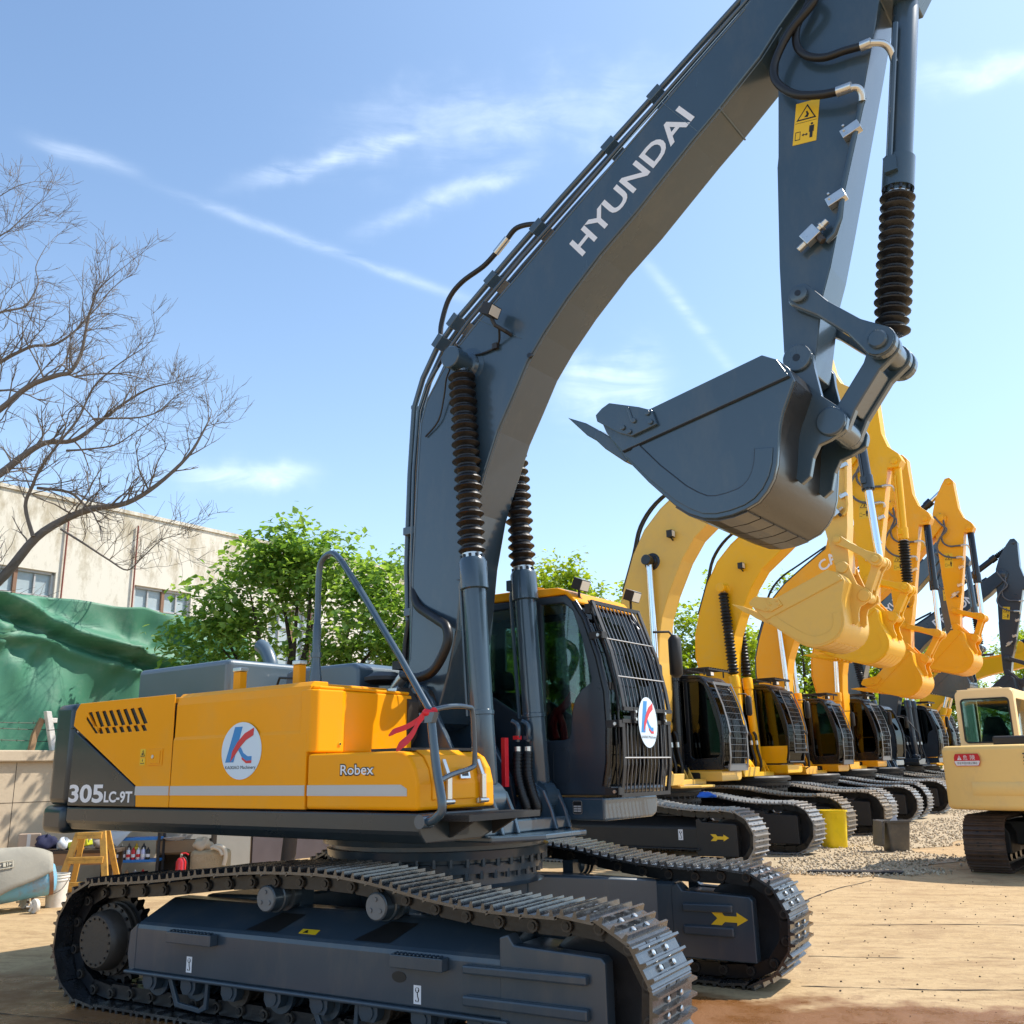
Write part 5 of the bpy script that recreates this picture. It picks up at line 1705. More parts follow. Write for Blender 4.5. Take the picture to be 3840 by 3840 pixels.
# ------------------------------------------------------------------ ground
def ground_mat():
    m = bpy.data.materials.new('worn_sandy_concrete')
    m.use_nodes = True
    t = m.node_tree
    b = t.nodes['Principled BSDF']
    L = t.links.new
    def n(ty, **k):
        x = t.nodes.new(ty)
        for a, v in k.items():
            setattr(x, a, v)
        return x
    co = n('ShaderNodeTexCoord')
    mp = n('ShaderNodeMapping')
    mp.inputs['Rotation'].default_value = (0, 0, R(12))
    L(co.outputs['Object'], mp.inputs[0])
    def noise(scale, detail=8, rough=.65, stretch=None, dist=0.0):
        src = mp.outputs[0]
        if stretch:
            q = n('ShaderNodeMapping'); q.inputs['Scale'].default_value = stretch
            L(mp.outputs[0], q.inputs[0]); src = q.outputs[0]
        x = n('ShaderNodeTexNoise')
        x.inputs['Scale'].default_value = scale; x.inputs['Detail'].default_value = detail
        x.inputs['Roughness'].default_value = rough; x.inputs['Distortion'].default_value = dist
        L(src, x.inputs['Vector'])
        return x.outputs[0]
    def ramp(v, a, bb, lo=0.0, hi=1.0):
        r = n('ShaderNodeMapRange'); L(v, r.inputs[0])
        r.inputs['From Min'].default_value = a; r.inputs['From Max'].default_value = bb
        r.inputs['To Min'].default_value = lo; r.inputs['To Max'].default_value = hi
        return r.outputs[0]
    def mixc(f, a, bb):
        x = n('ShaderNodeMix'); x.data_type = 'RGBA'
        if isinstance(f, float): x.inputs['Factor'].default_value = f
        else: L(f, x.inputs['Factor'])
        for s, v in (('A', a), ('B', bb)):
            if isinstance(v, tuple): x.inputs[s].default_value = (*v, 1)
            else: L(v, x.inputs[s])
        return x.outputs['Result']
    def mul(a, bb, op='MULTIPLY'):
        x = n('ShaderNodeMath'); x.operation = op
        for i, v in enumerate((a, bb)):
            if isinstance(v, (int, float)): x.inputs[i].default_value = v
            else: L(v, x.inputs[i])
        return x.outputs[0]
    big = noise(.35, 6)
    fib = noise(2.6, 10, .74, (.75, 1.7, 1), .5)
    fine = noise(13, 9, .8)
    base = mixc(ramp(big, .3, .7), (.47, .315, .150), (.56, .395, .21))
    base = mixc(ramp(fib, .46, .66, 0, .7), base, (.27, .155, .065))
    base = mixc(ramp(fine, .53, .62, 0, .55), base, (.25, .15, .075))
    tyre = n('ShaderNodeTexWave'); tyre.wave_type = 'BANDS'; tyre.inputs['Scale'].default_value = .22; tyre.inputs['Distortion'].default_value = 7; tyre.inputs['Detail'].default_value = 4; tyre.inputs['Detail Scale'].default_value = .6
    L(mp.outputs[0], tyre.inputs['Vector'])
    base = mixc(mul(ramp(tyre.outputs['Fac'], .86, .98, 0, .5), ramp(noise(.8, 6), .45, .62)), base, (.30, .18, .085))
    base = mixc(ramp(noise(4.2, 9, .8), .60, .72, 0, .45), base, (.66, .53, .37))
    # damp rinse water round the washed machine
    sx = n('ShaderNodeSeparateXYZ'); L(co.outputs['Object'], sx.inputs[0])
    def blob(cx, cy, rx, ry):
        dx = mul(mul(sx.outputs[0], cx, 'SUBTRACT'), 1/rx); dy = mul(mul(sx.outputs[1], cy, 'SUBTRACT'), 1/ry)
        r2 = mul(mul(dx, dx), mul(dy, dy), 'ADD')
        return mul(mul(r2, mul(mul(noise(1.1, 6), .5, 'SUBTRACT'), 2.6), 'ADD'), -1)
    wet1 = ramp(blob(2.0, 5.85, 2.9, 1.7), -1.2, -.85)
    wet2 = ramp(blob(-3.6, 7.2, 3.2, 1.9), -1.3, -.8)
    wet = mul(mul(wet1, wet2, 'MAXIMUM'), .95)
    base = mixc(wet, base, (.21, .082, .020))
    L(base, b.inputs['Base Color'])
    rough = mul(.85, mul(wet, ramp(noise(2.4, 4), .40, .62, .3, .72)), 'SUBTRACT')
    L(rough, b.inputs['Roughness'])
    bp = n('ShaderNodeBump'); bp.inputs['Strength'].default_value = .6; bp.inputs['Distance'].default_value = .03
    L(mul(mul(fib, .6), mul(fine, .9), 'ADD'), bp.inputs['Height'])
    L(bp.outputs[0], b.inputs['Normal'])
    return m
mb = MB()
GX = [-400, -60, -20, -8, 0, 8, 20, 60, 400]; GY = [-400, -30, 0, 6, 12, 20, 30, 60, 120, 800]
vs = [(x, y, 0) for y in GY for x in GX]
fs = [(j*len(GX)+i, j*len(GX)+i+1, (j+1)*len(GX)+i+1, (j+1)*len(GX)+i) for j in range(len(GY)-1) for i in range(len(GX)-1)]
mb.add(vs, fs, ground_mat())
tag(mb.build('ground', recalc=False), kind='structure')

rnd = random.Random(11)
# slab joints: thin broken dark gaps just above the slab
JOINT = mat('dirt_filled_joint', (.05, .032, .018), .9)
def joint(p, q, w, name='slab_joint'):
    mb = MB()
    P = Vector((*p, 0)); Q = Vector((*q, 0)); n_ = int((Q-P).length/.12)
    side_ = Vector((-(Q-P).y, (Q-P).x, 0)).normalized()
    run = []
    r2 = random.Random(int(p[0]*100+p[1]*7))
    a = []; b_ = []
    for i in range(n_+1):
        c_ = P + (Q-P)*i/n_ + side_*(r2.uniform(-.012, .012) + .05*math.sin(i*.11+p[1]*3) + .03*math.sin(i*.31+p[0]))
        h = w*(.25 + r2.random()) * (1.0 if math.sin(i*.13+p[1]) > -.55 else .25)
        a.append((c_ + side_*h) + Vector((0, 0, .004))); b_.append((c_ - side_*h) + Vector((0, 0, .004)))
    k = len(a)
    mb.add(a + b_, [(i, i+1, k+i+1, k+i) for i in range(k-1)], JOINT)
    return tag(mb.build(name, recalc=False), kind='structure')
joint((2.2, 8.05), (9.0, 6.75), .012)
joint((2.6, 9.15), (14.0, 8.10), .010)
joint((2.6, 10.9), (16.0, 9.75), .014)
joint((3.2, 12.3), (5.2, 14.7), .018)
joint((7.5, 13.2), (18.0, 13.0), .010)
joint((-6, 8.6), (-3.2, 8.2), .014)
joint((-9, 9.6), (-2.8, 7.2), .010)

# gravel strip in front of the row
def gravel_mat():
    return mat('crushed_gravel', (.44, .34, .21), .85, 0, 0, .45, 22, .9, 45, dust=(.56, .46, .34), dustamt=.6, dscale=9)
mb = MB()
ed = []
def grav_poly():
    F = (.58, .815); L_ = (-.815, .58)
    o = Vector((5.0, 15.9))
    up = [o+Vector((.56, .83))*t + Vector((.83, -.56))*(.9+.55*math.sin(t*.9)+.4*math.sin(t*2.3+1)) for t in [x*.8 for x in range(0, 40)]]
    dn = [o+Vector((.56, .83))*t - Vector((.83, -.56))*(2.2) for t in [x*.8 for x in range(0, 40)]]
    return up, dn
up, dn = grav_poly()
k = len(up)
mb.add([(p.x, p.y, .008) for p in up] + [(p.x, p.y, .008) for p in dn], [(i, i+1, k+i+1, k+i) for i in range(k-1)], gravel_mat())
tag(mb.build('gravel', recalc=False), kind='structure')
mb = MB()
GS = [mat('gravel_stone_a', (.46, .37, .25), .8, 0, 0, .2, 9), mat('gravel_stone_b', (.31, .24, .15), .8, 0, 0, .2, 9), mat('gravel_stone_c', (.60, .50, .36), .8, 0, 0, .2, 9)]
for i in range(5200):
    t = rnd.random()**1.5*26 - .6
    w = rnd.uniform(-1.6, 1.0) + .55*math.sin(t*.9)+.4*math.sin(t*2.3+1) + .9*(rnd.random() > .93)*rnd.random()
    p = Vector((5.0, 15.9))+Vector((.56, .83))*t + Vector((.83, -.56))*w
    s = rnd.uniform(.012, .032)*(1+t*.01)
    M = Matrix.Translation((p.x, p.y, .010+s*.35)) @ Matrix.Rotation(rnd.random()*6, 4, 'Z') @ Matrix.Rotation(rnd.random()*2, 4, 'X')
    q = [M @ Vector((s*a*rnd.uniform(.7, 1.2), s*b*rnd.uniform(.7, 1.2), s*c_*rnd.uniform(.5, .9))) for a, b, c_ in ((1, 0, 0), (-1, 0, 0), (0, 1, 0), (0, -1, 0), (0, 0, 1), (0, 0, -1))]
    mb.add(q, [(0, 2, 4), (2, 1, 4), (1, 3, 4), (3, 0, 4), (2, 0, 5), (1, 2, 5), (3, 1, 5), (0, 3, 5)], GS[rnd.randrange(3)])
for i in range(1500):      # crumbs of dirt scattered on the slab
    p = (rnd.uniform(2.4, 12), rnd.uniform(5.2, 14.5))
    s = rnd.choice((.002, .003, .004, .005, .009))*rnd.uniform(.8, 1.4)
    M = Matrix.Translation((p[0], p[1], s*.4)) @ Matrix.Rotation(rnd.random()*6, 4, 'Z')
    q = [M @ Vector((s*a, s*b, s*c_)) for a, b, c_ in ((1, 0, 0), (-1, 0, 0), (0, 1, 0), (0, -1, 0), (0, 0, .7), (0, 0, -.7))]
    mb.add(q, [(0, 2, 4), (2, 1, 4), (1, 3, 4), (3, 0, 4), (2, 0, 5), (1, 2, 5), (3, 1, 5), (0, 3, 5)], JOINT)
tag(mb.build('gravel_stones', recalc=False), 'loose tan gravel and crumbs strewn in front of the parked row', 'gravel', kind='stuff')

# ------------------------------------------------------------------ warehouse behind the yard wall
WU = Vector((.60, .80, 0)); WN = Vector((.80, -.60, 0))     # along the wall / towards the yard
def wallplane(o):
    """matrix: x along the wall, y away from the yard, z up"""
    M = Matrix.Identity(4)
    M.col[0][:3] = WU; M.col[1][:3] = -WN; M.col[2][:3] = (0, 0, 1); M.col[3][:3] = o
    return M
def stucco():
    m = bpy.data.materials.new('weathered_stucco')
    m.use_nodes = True
    t = m.node_tree; L = t.links.new
    b = t.nodes['Principled BSDF']; b.inputs['Roughness'].default_value = .9
    co = t.nodes.new('ShaderNodeTexCoord')
    def noise(sc, st, det=8, r=.7):
        q = t.nodes.new('ShaderNodeMapping'); q.inputs['Scale'].default_value = st; L(co.outputs['Object'], q.inputs[0])
        x = t.nodes.new('ShaderNodeTexNoise'); x.inputs['Scale'].default_value = sc; x.inputs['Detail'].default_value = det; x.inputs['Roughness'].default_value = r
        L(q.outputs[0], x.inputs['Vector']); return x.outputs[0]
    def ramp(v, a, c_, hi):
        r = t.nodes.new('ShaderNodeMapRange'); L(v, r.inputs[0]); r.inputs['From Min'].default_value = a; r.inputs['From Max'].default_value = c_; r.inputs['To Max'].default_value = hi
        return r.outputs[0]
    sep = t.nodes.new('ShaderNodeSeparateXYZ'); L(co.outputs['Object'], sep.inputs[0])
    topz = ramp(sep.outputs[2], 4.9, 7.4, 1.0)          # rain stains run down from the parapet
    st = noise(1.5, (1.4, 1, .55), 9, .78)
    a = t.nodes.new('ShaderNodeMath'); a.operation = 'MULTIPLY_ADD'
    L(topz, a.inputs[0]); a.inputs[1].default_value = .17; L(st, a.inputs[2])
    f = ramp(a.outputs[0], .60, .74, .75)
    mx = t.nodes.new('ShaderNodeMix'); mx.data_type = 'RGBA'
    L(f, mx.inputs['Factor']); mx.inputs['A'].default_value = (.76, .71, .60, 1); mx.inputs['B'].default_value = (.40, .33, .21, 1)
    f2 = ramp(noise(3.2, (1, 1, .35)), .56, .80, .35)
    mx2 = t.nodes.new('ShaderNodeMix'); mx2.data_type = 'RGBA'
    L(f2, mx2.inputs['Factor']); L(mx.outputs['Result'], mx2.inputs['A']); mx2.inputs['B'].default_value = (.52, .47, .38, 1)
    L(mx2.outputs['Result'], b.inputs['Base Color'])
    return m
STUCCO = stucco()
WH0 = Vector((-10.9, 20.0, 0)) - WU*9
wh = thing('warehouse', 'long cream stained warehouse wall with grid windows behind the green tarp', 'building')
wh.matrix_world = wallplane(WH0)
HW = 7.85
wins = [(1.75+3.55*i, 3.45+3.55*i) for i in range(7)]
wins[2] = (8.20, 9.98); wins[3] = (11.92, 13.5)
mb = MB()
outer = [(0, 0), (26, 0), (26, HW), (0, HW)]
holes = [[(a, 3.85), (b, 3.85), (b, 6.15), (a, 6.15)] for a, b in wins]
mb.plate(outer, holes, 0, .30, STUCCO)
mb.box((0, .30, 0), (26, 14, HW-.4), STUCCO)
mb.box((-.05, -.04, HW+.002), (26.05, .34, HW+.09), STUCCO)
mb.build('wall', wh)
REDP = mat('red_oxide_pipe', (.24, .07, .045), .7)
FRB = mat('brown_window_frame', (.26, .14, .08), .6)
WGL = mat('dusty_window_glass', (.42, .50, .52), .18, 0, 0, .25, 2.0)
for a, b in wins:
    mb = MB()
    mid = a+(b-a)*.52
    for x in (a+.03, mid, b-.03):
        mb.box((x-.04, .06, 3.85), (x+.04, .14, 6.15), FRB if x == mid else SILVER)
    mb.box((a, .06, 6.09), (b, .14, 6.15), SILVER)
    mb.box((a, .06, 3.85), (b, .14, 3.91), SILVER)
    wf = mb.build('window', wh)
    mb = MB()
    for x in (a+(mid-a)/2, mid+(b-mid)/2):
        mb.box((x-.018, .07, 3.93), (x+.018, .12, 6.07), SILVER)
    for z in (4.5, 5.05, 5.6):
        mb.box((a+.05, .075, z-.018), (b-.05, .115, z+.018), SILVER)
    mb.build('window_bar', wf)
    mb = MB()
    mb.box((a, .125, 3.85), (b, .13, 6.15), WGL)
    mb.build('pane', wf)
    mb = MB()
    mb.box((a-.08, -.05, 3.75), (b+.08, .05, 3.847), STUCCO)
    mb.build('sill', wf)
for x in (10.12, 11.86, 17.4, 24.6):
    mb = MB(); mb.cyl((x, -.05, 0), (x, -.05, HW-.25), .020, REDP, 8); mb.build('downpipe', wh)

# ------------------------------------------------------------------ yard wall with coping, tarp, barbed wire
CONC = mat('yard_wall_concrete', (.50, .40, .28), .9, 0, 0, .16, 2.5, .25, 14, dust=(.34, .26, .18), dustamt=.6, dscale=1.6)
YW0 = Vector((-8.25, 15.0, 0)) - WU*9
yw = thing('yard_wall', 'weathered tan concrete yard wall with coping, ending behind the counterweight', 'wall')
yw.matrix_world = wallplane(YW0)
mb = MB()
mb.box((0, 0, 0), (26, .28, 1.93), CONC)
for k in range(8):
    mb.box((.5+3*k, -.0025, 0), (.508+3*k, .01, 1.92), JOINT)
mb.box((0, -.003, 1.30), (26, .01, 1.308), JOINT)
mb.build('wall', yw)
mb = MB(); mb.box((0, -.10, 1.932), (26, .38, 2.11), CONC); mb.build('coping', yw, bevel=.02)
# posts and wire
GALV = mat('weathered_white_wood', (.66, .63, .58), .7, 0, 0, .25, 8, dust=(.3, .22, .15), dustamt=.5, dscale=6)
def place(o, M):
    o.matrix_world = M
    return o
t = thing('wall_prop', 'white slanted wooden prop standing on the yard wall beside the counterweight', 'post')
t.matrix_world = wallplane(YW0)
mb = MB()
mb.prism([(10.06, 2.112), (10.16, 2.112), (9.99, 2.74), (9.90, 2.74)], .02, .12, GALV)
mb.build('prop', t, bevel=.008)
mb = MB()
mb.prism([(9.97, 2.56), (10.40, 2.56), (10.40, 2.64), (9.95, 2.64)], .125, .19, GALV)
mb.build('cross_piece', t, bevel=.008)
mb = MB()
mb.prism([(9.74, 2.112), (9.83, 2.112), (9.86, 2.32), (9.95, 2.60), (9.88, 2.64), (9.77, 2.36)], .125, .20, WOOD)
mb.build('brace', t, bevel=.008)
t = thing('barbed_wire', 'thin barbed wires strung above the yard wall in front of the tarp', 'wire')
t.matrix_world = wallplane(YW0)
WIRE = mat('rusty_wire', (.07, .06, .05), .6, .5)
for k, z in enumerate((2.27, 2.46, 2.56)):
    mb = MB()
    mb.tube([(x, .22, z+.012*math.sin(x*2.3+k)) for x in [i*.25 for i in range(0, 43)]], .006, WIRE, 5)
    for i in range(44):
        x = .2+i*.24
        mb.tube([(x, .20, z+.02), (x+.02, .24, z-.02)], .004, WIRE, 4)
    mb.build('strand', t)
# tarp: a hung sheet with deep sagging folds
TARP = mat('green_tarpaulin', (.050, .195, .115), .6, 0, 0, .12, 3, .08, 30, dust=(.34, .42, .33), dustamt=.3, dscale=1.4)
def tarp():
    nx, nz_ = 150, 70
    X0, X1 = -2.0, 14.6
    r2 = random.Random(5)
    anchors = [(9.45, 4.03), (10.2, 4.03), (11.95, 3.98), (7.2, 4.05), (5.0, 4.0), (13.2, 4.2)]
    def depth(x, z):
        d_ = .07*math.sin(x*1.1+.6*z)+.025*math.sin(x*2.7-1.4*z)
        # big diagonal roll running down to the right
        zr = 4.80 - (x-9.33)*.42 if x < 10.7 else 4.225 - (x-10.7)*.19
        u_ = (z-zr)/.11
        d_ -= .26*math.exp(-u_*u_) * (1 if x > 7 else .6) * (1 if x < 11.6 else max(.2, 1-(x-11.6)*.6))
        zr2 = zr - .17 - .10*max(0, 10.7-x)
        u_ = (z-zr2)/.09
        d_ += .24*math.exp(-u_*u_)
        u_ = (z-(zr2-.20))/.09
        d_ -= .08*math.exp(-u_*u_)
        for ax, az in anchors:              # folds radiating down from the tie points
            dx, dz = x-ax, z-az
            r_ = math.hypot(dx, dz)
            an = math.atan2(dz, dx)
            f_ = math.exp(-r_/1.1)
            d_ += .075*f_*math.cos(an*6+ax)
            d_ -= .10*math.exp(-(r_/.20)**2)
        # long vertical folds below
        d_ += .085*math.sin(x*3.9 + z*.55)*max(0, min(1, (3.6-z)/.8))
        d_ += .012*math.sin(x*9.0+z*2.2)*max(0, min(1, (3.4-z)/.8))
        return d_
    vs = []; fs = []
    for j in range(nz_+1):
        for i in range(nx+1):
            x = X0+(X1-X0)*i/nx
            ztop = 4.79 + .035*math.sin(x*1.9) + (.08*math.exp(-((x-12.1)/.3)**2)) - max(0, x-12.9)*.22
            z = 1.6+(ztop-1.6)*j/nz_
            vs.append((x, .95 + depth(x, z), z))
    for j in range(nz_):
        for i in range(nx):
            a = j*(nx+1)+i
            fs.append((a, a+1, a+nx+2, a+nx+1))
    mb = MB(); mb.add(vs, fs, TARP)
    o = mb.build('tarpaulin', recalc=False, smooth=180)
    sd2 = o.modifiers.new('thick', 'SOLIDIFY'); sd2.thickness = .006
    o.matrix_world = wallplane(YW0)
    tag(o, 'dark green tarpaulin hung in deep folds above the yard wall', 'tarpaulin')
tarp()

# ------------------------------------------------------------------ trees
BARK = mat('dark_bark', (.060, .045, .036), .9, 0, 0, .3, 12, .3, 30)
BARKB = mat('grey_brown_bark', (.15, .125, .105), .9, 0, 0, .35, 9, .3, 30)
def leafmat(name, col, col2):
    m = bpy.data.materials.new(name)
    m.use_nodes = True
    t = m.node_tree; L = t.links.new
    b = t.nodes['Principled BSDF']
    b.inputs['Roughness'].default_value = .45
    b.inputs['Specular IOR Level'].default_value = .4
    oi = t.nodes.new('ShaderNodeNewGeometry')
    n_ = t.nodes.new('ShaderNodeMix'); n_.data_type = 'RGBA'
    L(oi.outputs['Random Per Island'], n_.inputs['Factor'])
    n_.inputs['A'].default_value = (*col, 1); n_.inputs['B'].default_value = (*col2, 1)
    L(n_.outputs['Result'], b.inputs['Base Color'])
    tr = t.nodes.new('ShaderNodeBsdfTranslucent')
    g = t.nodes.new('ShaderNodeMix'); g.data_type = 'RGBA'; g.blend_type = 'MULTIPLY'; g.inputs['Factor'].default_value = 1
    L(n_.outputs['Result'], g.inputs['A']); g.inputs['B'].default_value = (1.8, 1.7, .7, 1)
    L(g.outputs['Result'], tr.inputs[0])
    ms = t.nodes.new('ShaderNodeMixShader'); ms.inputs[0].default_value = .5
    L(b.outputs[0], ms.inputs[1]); L(tr.outputs[0], ms.inputs[2])
    L(ms.outputs[0], t.nodes['Material Output'].inputs[0])
    return m
LEAFA = leafmat('broad_leaf', (.095, .205, .042), (.26, .385, .10))
LEAFB = leafmat('camphor_leaf', (.15, .25, .02), (.36, .42, .05))

def leaf(vs, fs, p, up, out, size, r2):
    """one folded leaf: two triangles pairs sharing the midrib"""
    a = out.normalized()
    s_ = a.cross(up)
    if s_.length < 1e-3:
        s_ = Vector((1, 0, 0))
    s_.normalize()
    n_ = s_.cross(a)
    w = size*.36
    b = len(vs)
    vs += [p, p + a*size*.42 + s_*w + n_*w*.25, p + a*size, p + a*size*.42 - s_*w + n_*w*.25]
    fs += [(b, b+1, b+2), (b, b+2, b+3)]

def leafy_tree(name, label, base, blobs, trunk_r, leaf_size, per, material, seed, sub=26, group=None, spread=1.0, limbtop=.75):
    r2 = random.Random(seed)
    t = thing(name, label, 'tree', base, 0, group)
    mb = MB()
    fork = Vector((0, 0, blobs[0][2]*limbtop*.55))
    mb.tube([(0, 0, -.05), (.05, .02, fork.z*.5), tuple(fork)], trunk_r, BARK, 8, 3, taper=trunk_r*.7)
    for (x, y, z, rx, ry, rz) in blobs:
        q = Vector((x, y, z))
        mid = fork.lerp(q, .5) + Vector((r2.uniform(-.2, .2), r2.uniform(-.2, .2), .15))
        mb.tube([tuple(fork), tuple(mid), tuple(q)], trunk_r*.5, BARK, 6, 3, taper=trunk_r*.12)
    mb.build('trunk', t, smooth=60)
    vs = []; fs = []
    for (x, y, z, rx, ry, rz) in blobs:
        c0 = Vector((x, y, z))
        for k in range(sub):
            u = Vector((r2.gauss(0, 1), r2.gauss(0, 1), r2.gauss(0, 1))).normalized()
            rr = r2.uniform(.55, 1.08)
            q = c0 + Vector((u.x*rx, u.y*ry, u.z*rz))*rr
            sprig = Vector((u.x, u.y, u.z*.5 + r2.uniform(-.25, .25))).normalized()
            ln = leaf_size*r2.uniform(3.0, 6.0)*spread
            for i in range(per):
                f_ = i/per
                p = q + sprig*(f_-.4)*ln + Vector((r2.gauss(0, 1), r2.gauss(0, 1), r2.gauss(0, .7)))*leaf_size*.9
                o = (sprig*.6 + Vector((r2.gauss(0, 1), r2.gauss(0, 1), r2.gauss(-.35, .6)))).normalized()
                leaf(vs, fs, p, Vector((r2.gauss(0, .35), r2.gauss(0, .35), 1)), o, leaf_size*r2.choice((.5, .7, .9, 1.0, 1.2, 1.45)), r2)
    mb = MB(); mb.add(vs, fs, material)
    mb.build('crown', t, recalc=False)
    return t
# the broad-leaved tree in front of the tarp
leafy_tree('broadleaf_tree', 'bushy broad-leaved green tree rising behind the slate engine cover', (-4.05, 17.4, 0),
           [(0.0, 0, 4.3, 1.3, 1.2, 1.0), (-.9, 0, 5.0, .95, .9, .75), (.55, .2, 5.2, 1.0, .9, .75), (-.55, .1, 5.65, .65, .6, .5), (.25, 0, 5.75, .6, .6, .45), (1.9, 0, 4.4, .7, .8, .6), (2.1, .1, 3.7, .6, .6, .5), (-1.5, 0, 4.5, .6, .6, .45), (1.05, .1, 4.55, .95, .9, .75),
            (-1.35, -.1, 3.95, .85, .8, .6), (.1, -.3, 3.3, 1.3, 1.0, .7), (1.6, .2, 5.15, .5, .6, .45), (-.6, 0, 3.0, 1.1, .9, .6), (1.35, 0, 3.6, .85, .8, .7), (-1.7, 0, 3.25, .6, .6, .45), (.0, .2, 5.6, .7, .7, .5)],
           .14, .135, 26, LEAFA, 4, sub=38)
# trees far behind the parked row
far = [((2.9, 50.0), 12.6, 3.9, 2), ((7.9, 55.0), 12.4, 4.4, 5), ((-1.6, 46.0), 9.4, 3.2, 7), ((13.3, 58), 13.2, 4.6, 9), ((19.5, 64), 14.2, 5.2, 12), ((26.8, 71), 13.0, 5.0, 15), ((35, 78), 12.5, 5.5, 17), ((45, 82), 13, 6, 19)]
flab = ['bright green tree right behind the near machine cab roof', 'bright green tree seen between the first two yellow booms', 'low bright green tree behind the near boom foot', 'bright green tree seen past the second yellow boom',
        'bright green tree partly hidden behind the hanging buckets', 'green tree far behind the row of cabs', 'green tree far off behind the cream machine', 'farthest green tree at the right behind the cream cab']
for ((x, y), hgt, w, sd_), lb in zip(far, flab):
    r3 = random.Random(sd_)
    bl = []
    for k in range(17):
        a = r3.uniform(0, 2*PI); rr = r3.uniform(.1, .75)*w
        z = hgt*r3.uniform(.16, .88)
        rr *= 1.0 - .45*max(0, z/hgt-.6)/.3
        bl.append((rr*math.cos(a), rr*math.sin(a), z, w*r3.uniform(.26, .42), w*r3.uniform(.26, .42), hgt*r3.uniform(.07, .11)))
    bl.insert(0, (0, 0, hgt*.6, w*.45, w*.45, hgt*.12))
    bl.append((r3.uniform(-.5, .5), 0, hgt*.92, w*.28, w*.28, hgt*.07))
    leafy_tree('yard_tree', lb, (x, y, 0), bl, .22, .27, 26, LEAFB, sd_, sub=38, group='green trees behind the row of machines')

# the leafless tree at the left
def bare_tree():
    t = thing('bare_tree', 'leafless dark-barked tree spreading over the warehouse roof at the left', 'tree', (0, 0, 0))
    r2 = random.Random(21)
    D = 17.6
    def W(q, dd=0.0):
        # branch layout in metres, on an upright sheet near Y = 17.6, given depth by dd
        return Vector((q[0], D+dd, q[1]))
    limbs = LIMBS
    mb = MB(); tw = MB()
    def twig(p, d, L, r, depth):
        n_ = max(3, int(L/.16))
        pts = [p]
        c_ = p.copy(); dv = d.normalized()
        for i in range(n_):
            dv = (dv + Vector((r2.gauss(0, .20), r2.gauss(0, .22), r2.gauss(.035, .17)))).normalized()
            c_ = c_ + dv*(L/n_)
            pts.append(c_.copy())
        (mb if r > .02 else tw).tube([tuple(q) for q in pts], r, BARKB, 3 if r < .012 else 5, 0, taper=max(.0028, r*.3))
        if depth > 0:
            k = {3: 5, 2: 4, 1: 3}[depth]
            for j in range(k):
                i = r2.randrange(max(1, n_//5), n_)
                side_ = Vector((r2.gauss(0, 1), r2.gauss(0, 1), r2.gauss(.35, .8)))
                nd = (dv*.75 + (pts[i+1]-pts[i]).normalized()*.5 + side_.normalized()*.95).normalized()
                twig(pts[i], nd, L*r2.uniform(.42, .72), max(.0042, r*.55), depth-1)
    for k, (pts, r0, r1, dd) in enumerate(limbs):
        n_ = len(pts)
        P = [W(q, dd*i/(n_-1) + r2.uniform(-.06, .06)) for i, q in enumerate(pts)]
        mb.tube([tuple(p) for p in P], r0, BARKB, 9, 4, taper=r1)
        PP = spline(P, 4)
        for j in range(int(len(PP)*.78)):
            i = r2.randrange(len(PP)//6, len(PP)-1)
            f_ = i/len(PP)
            rr = r0 + (r1-r0)*f_
            d_ = (PP[i+1]-PP[i]).normalized()
            s_ = Vector((r2.gauss(.15, .7), r2.gauss(0, .8), r2.gauss(.45, .8))).normalized()
            twig(PP[i], d_*.7+s_, r2.uniform(.5, 1.25)*(1.15-.3*f_), min(.020, rr*.45), 2 if r2.random() < .55 else 1)
        twig(PP[-1], (PP[-1]-PP[-4]), .9, r1, 2)
    tr_ = mb.build('trunk', t, smooth=60)
    tw.build('twigs', tr_, smooth=60)
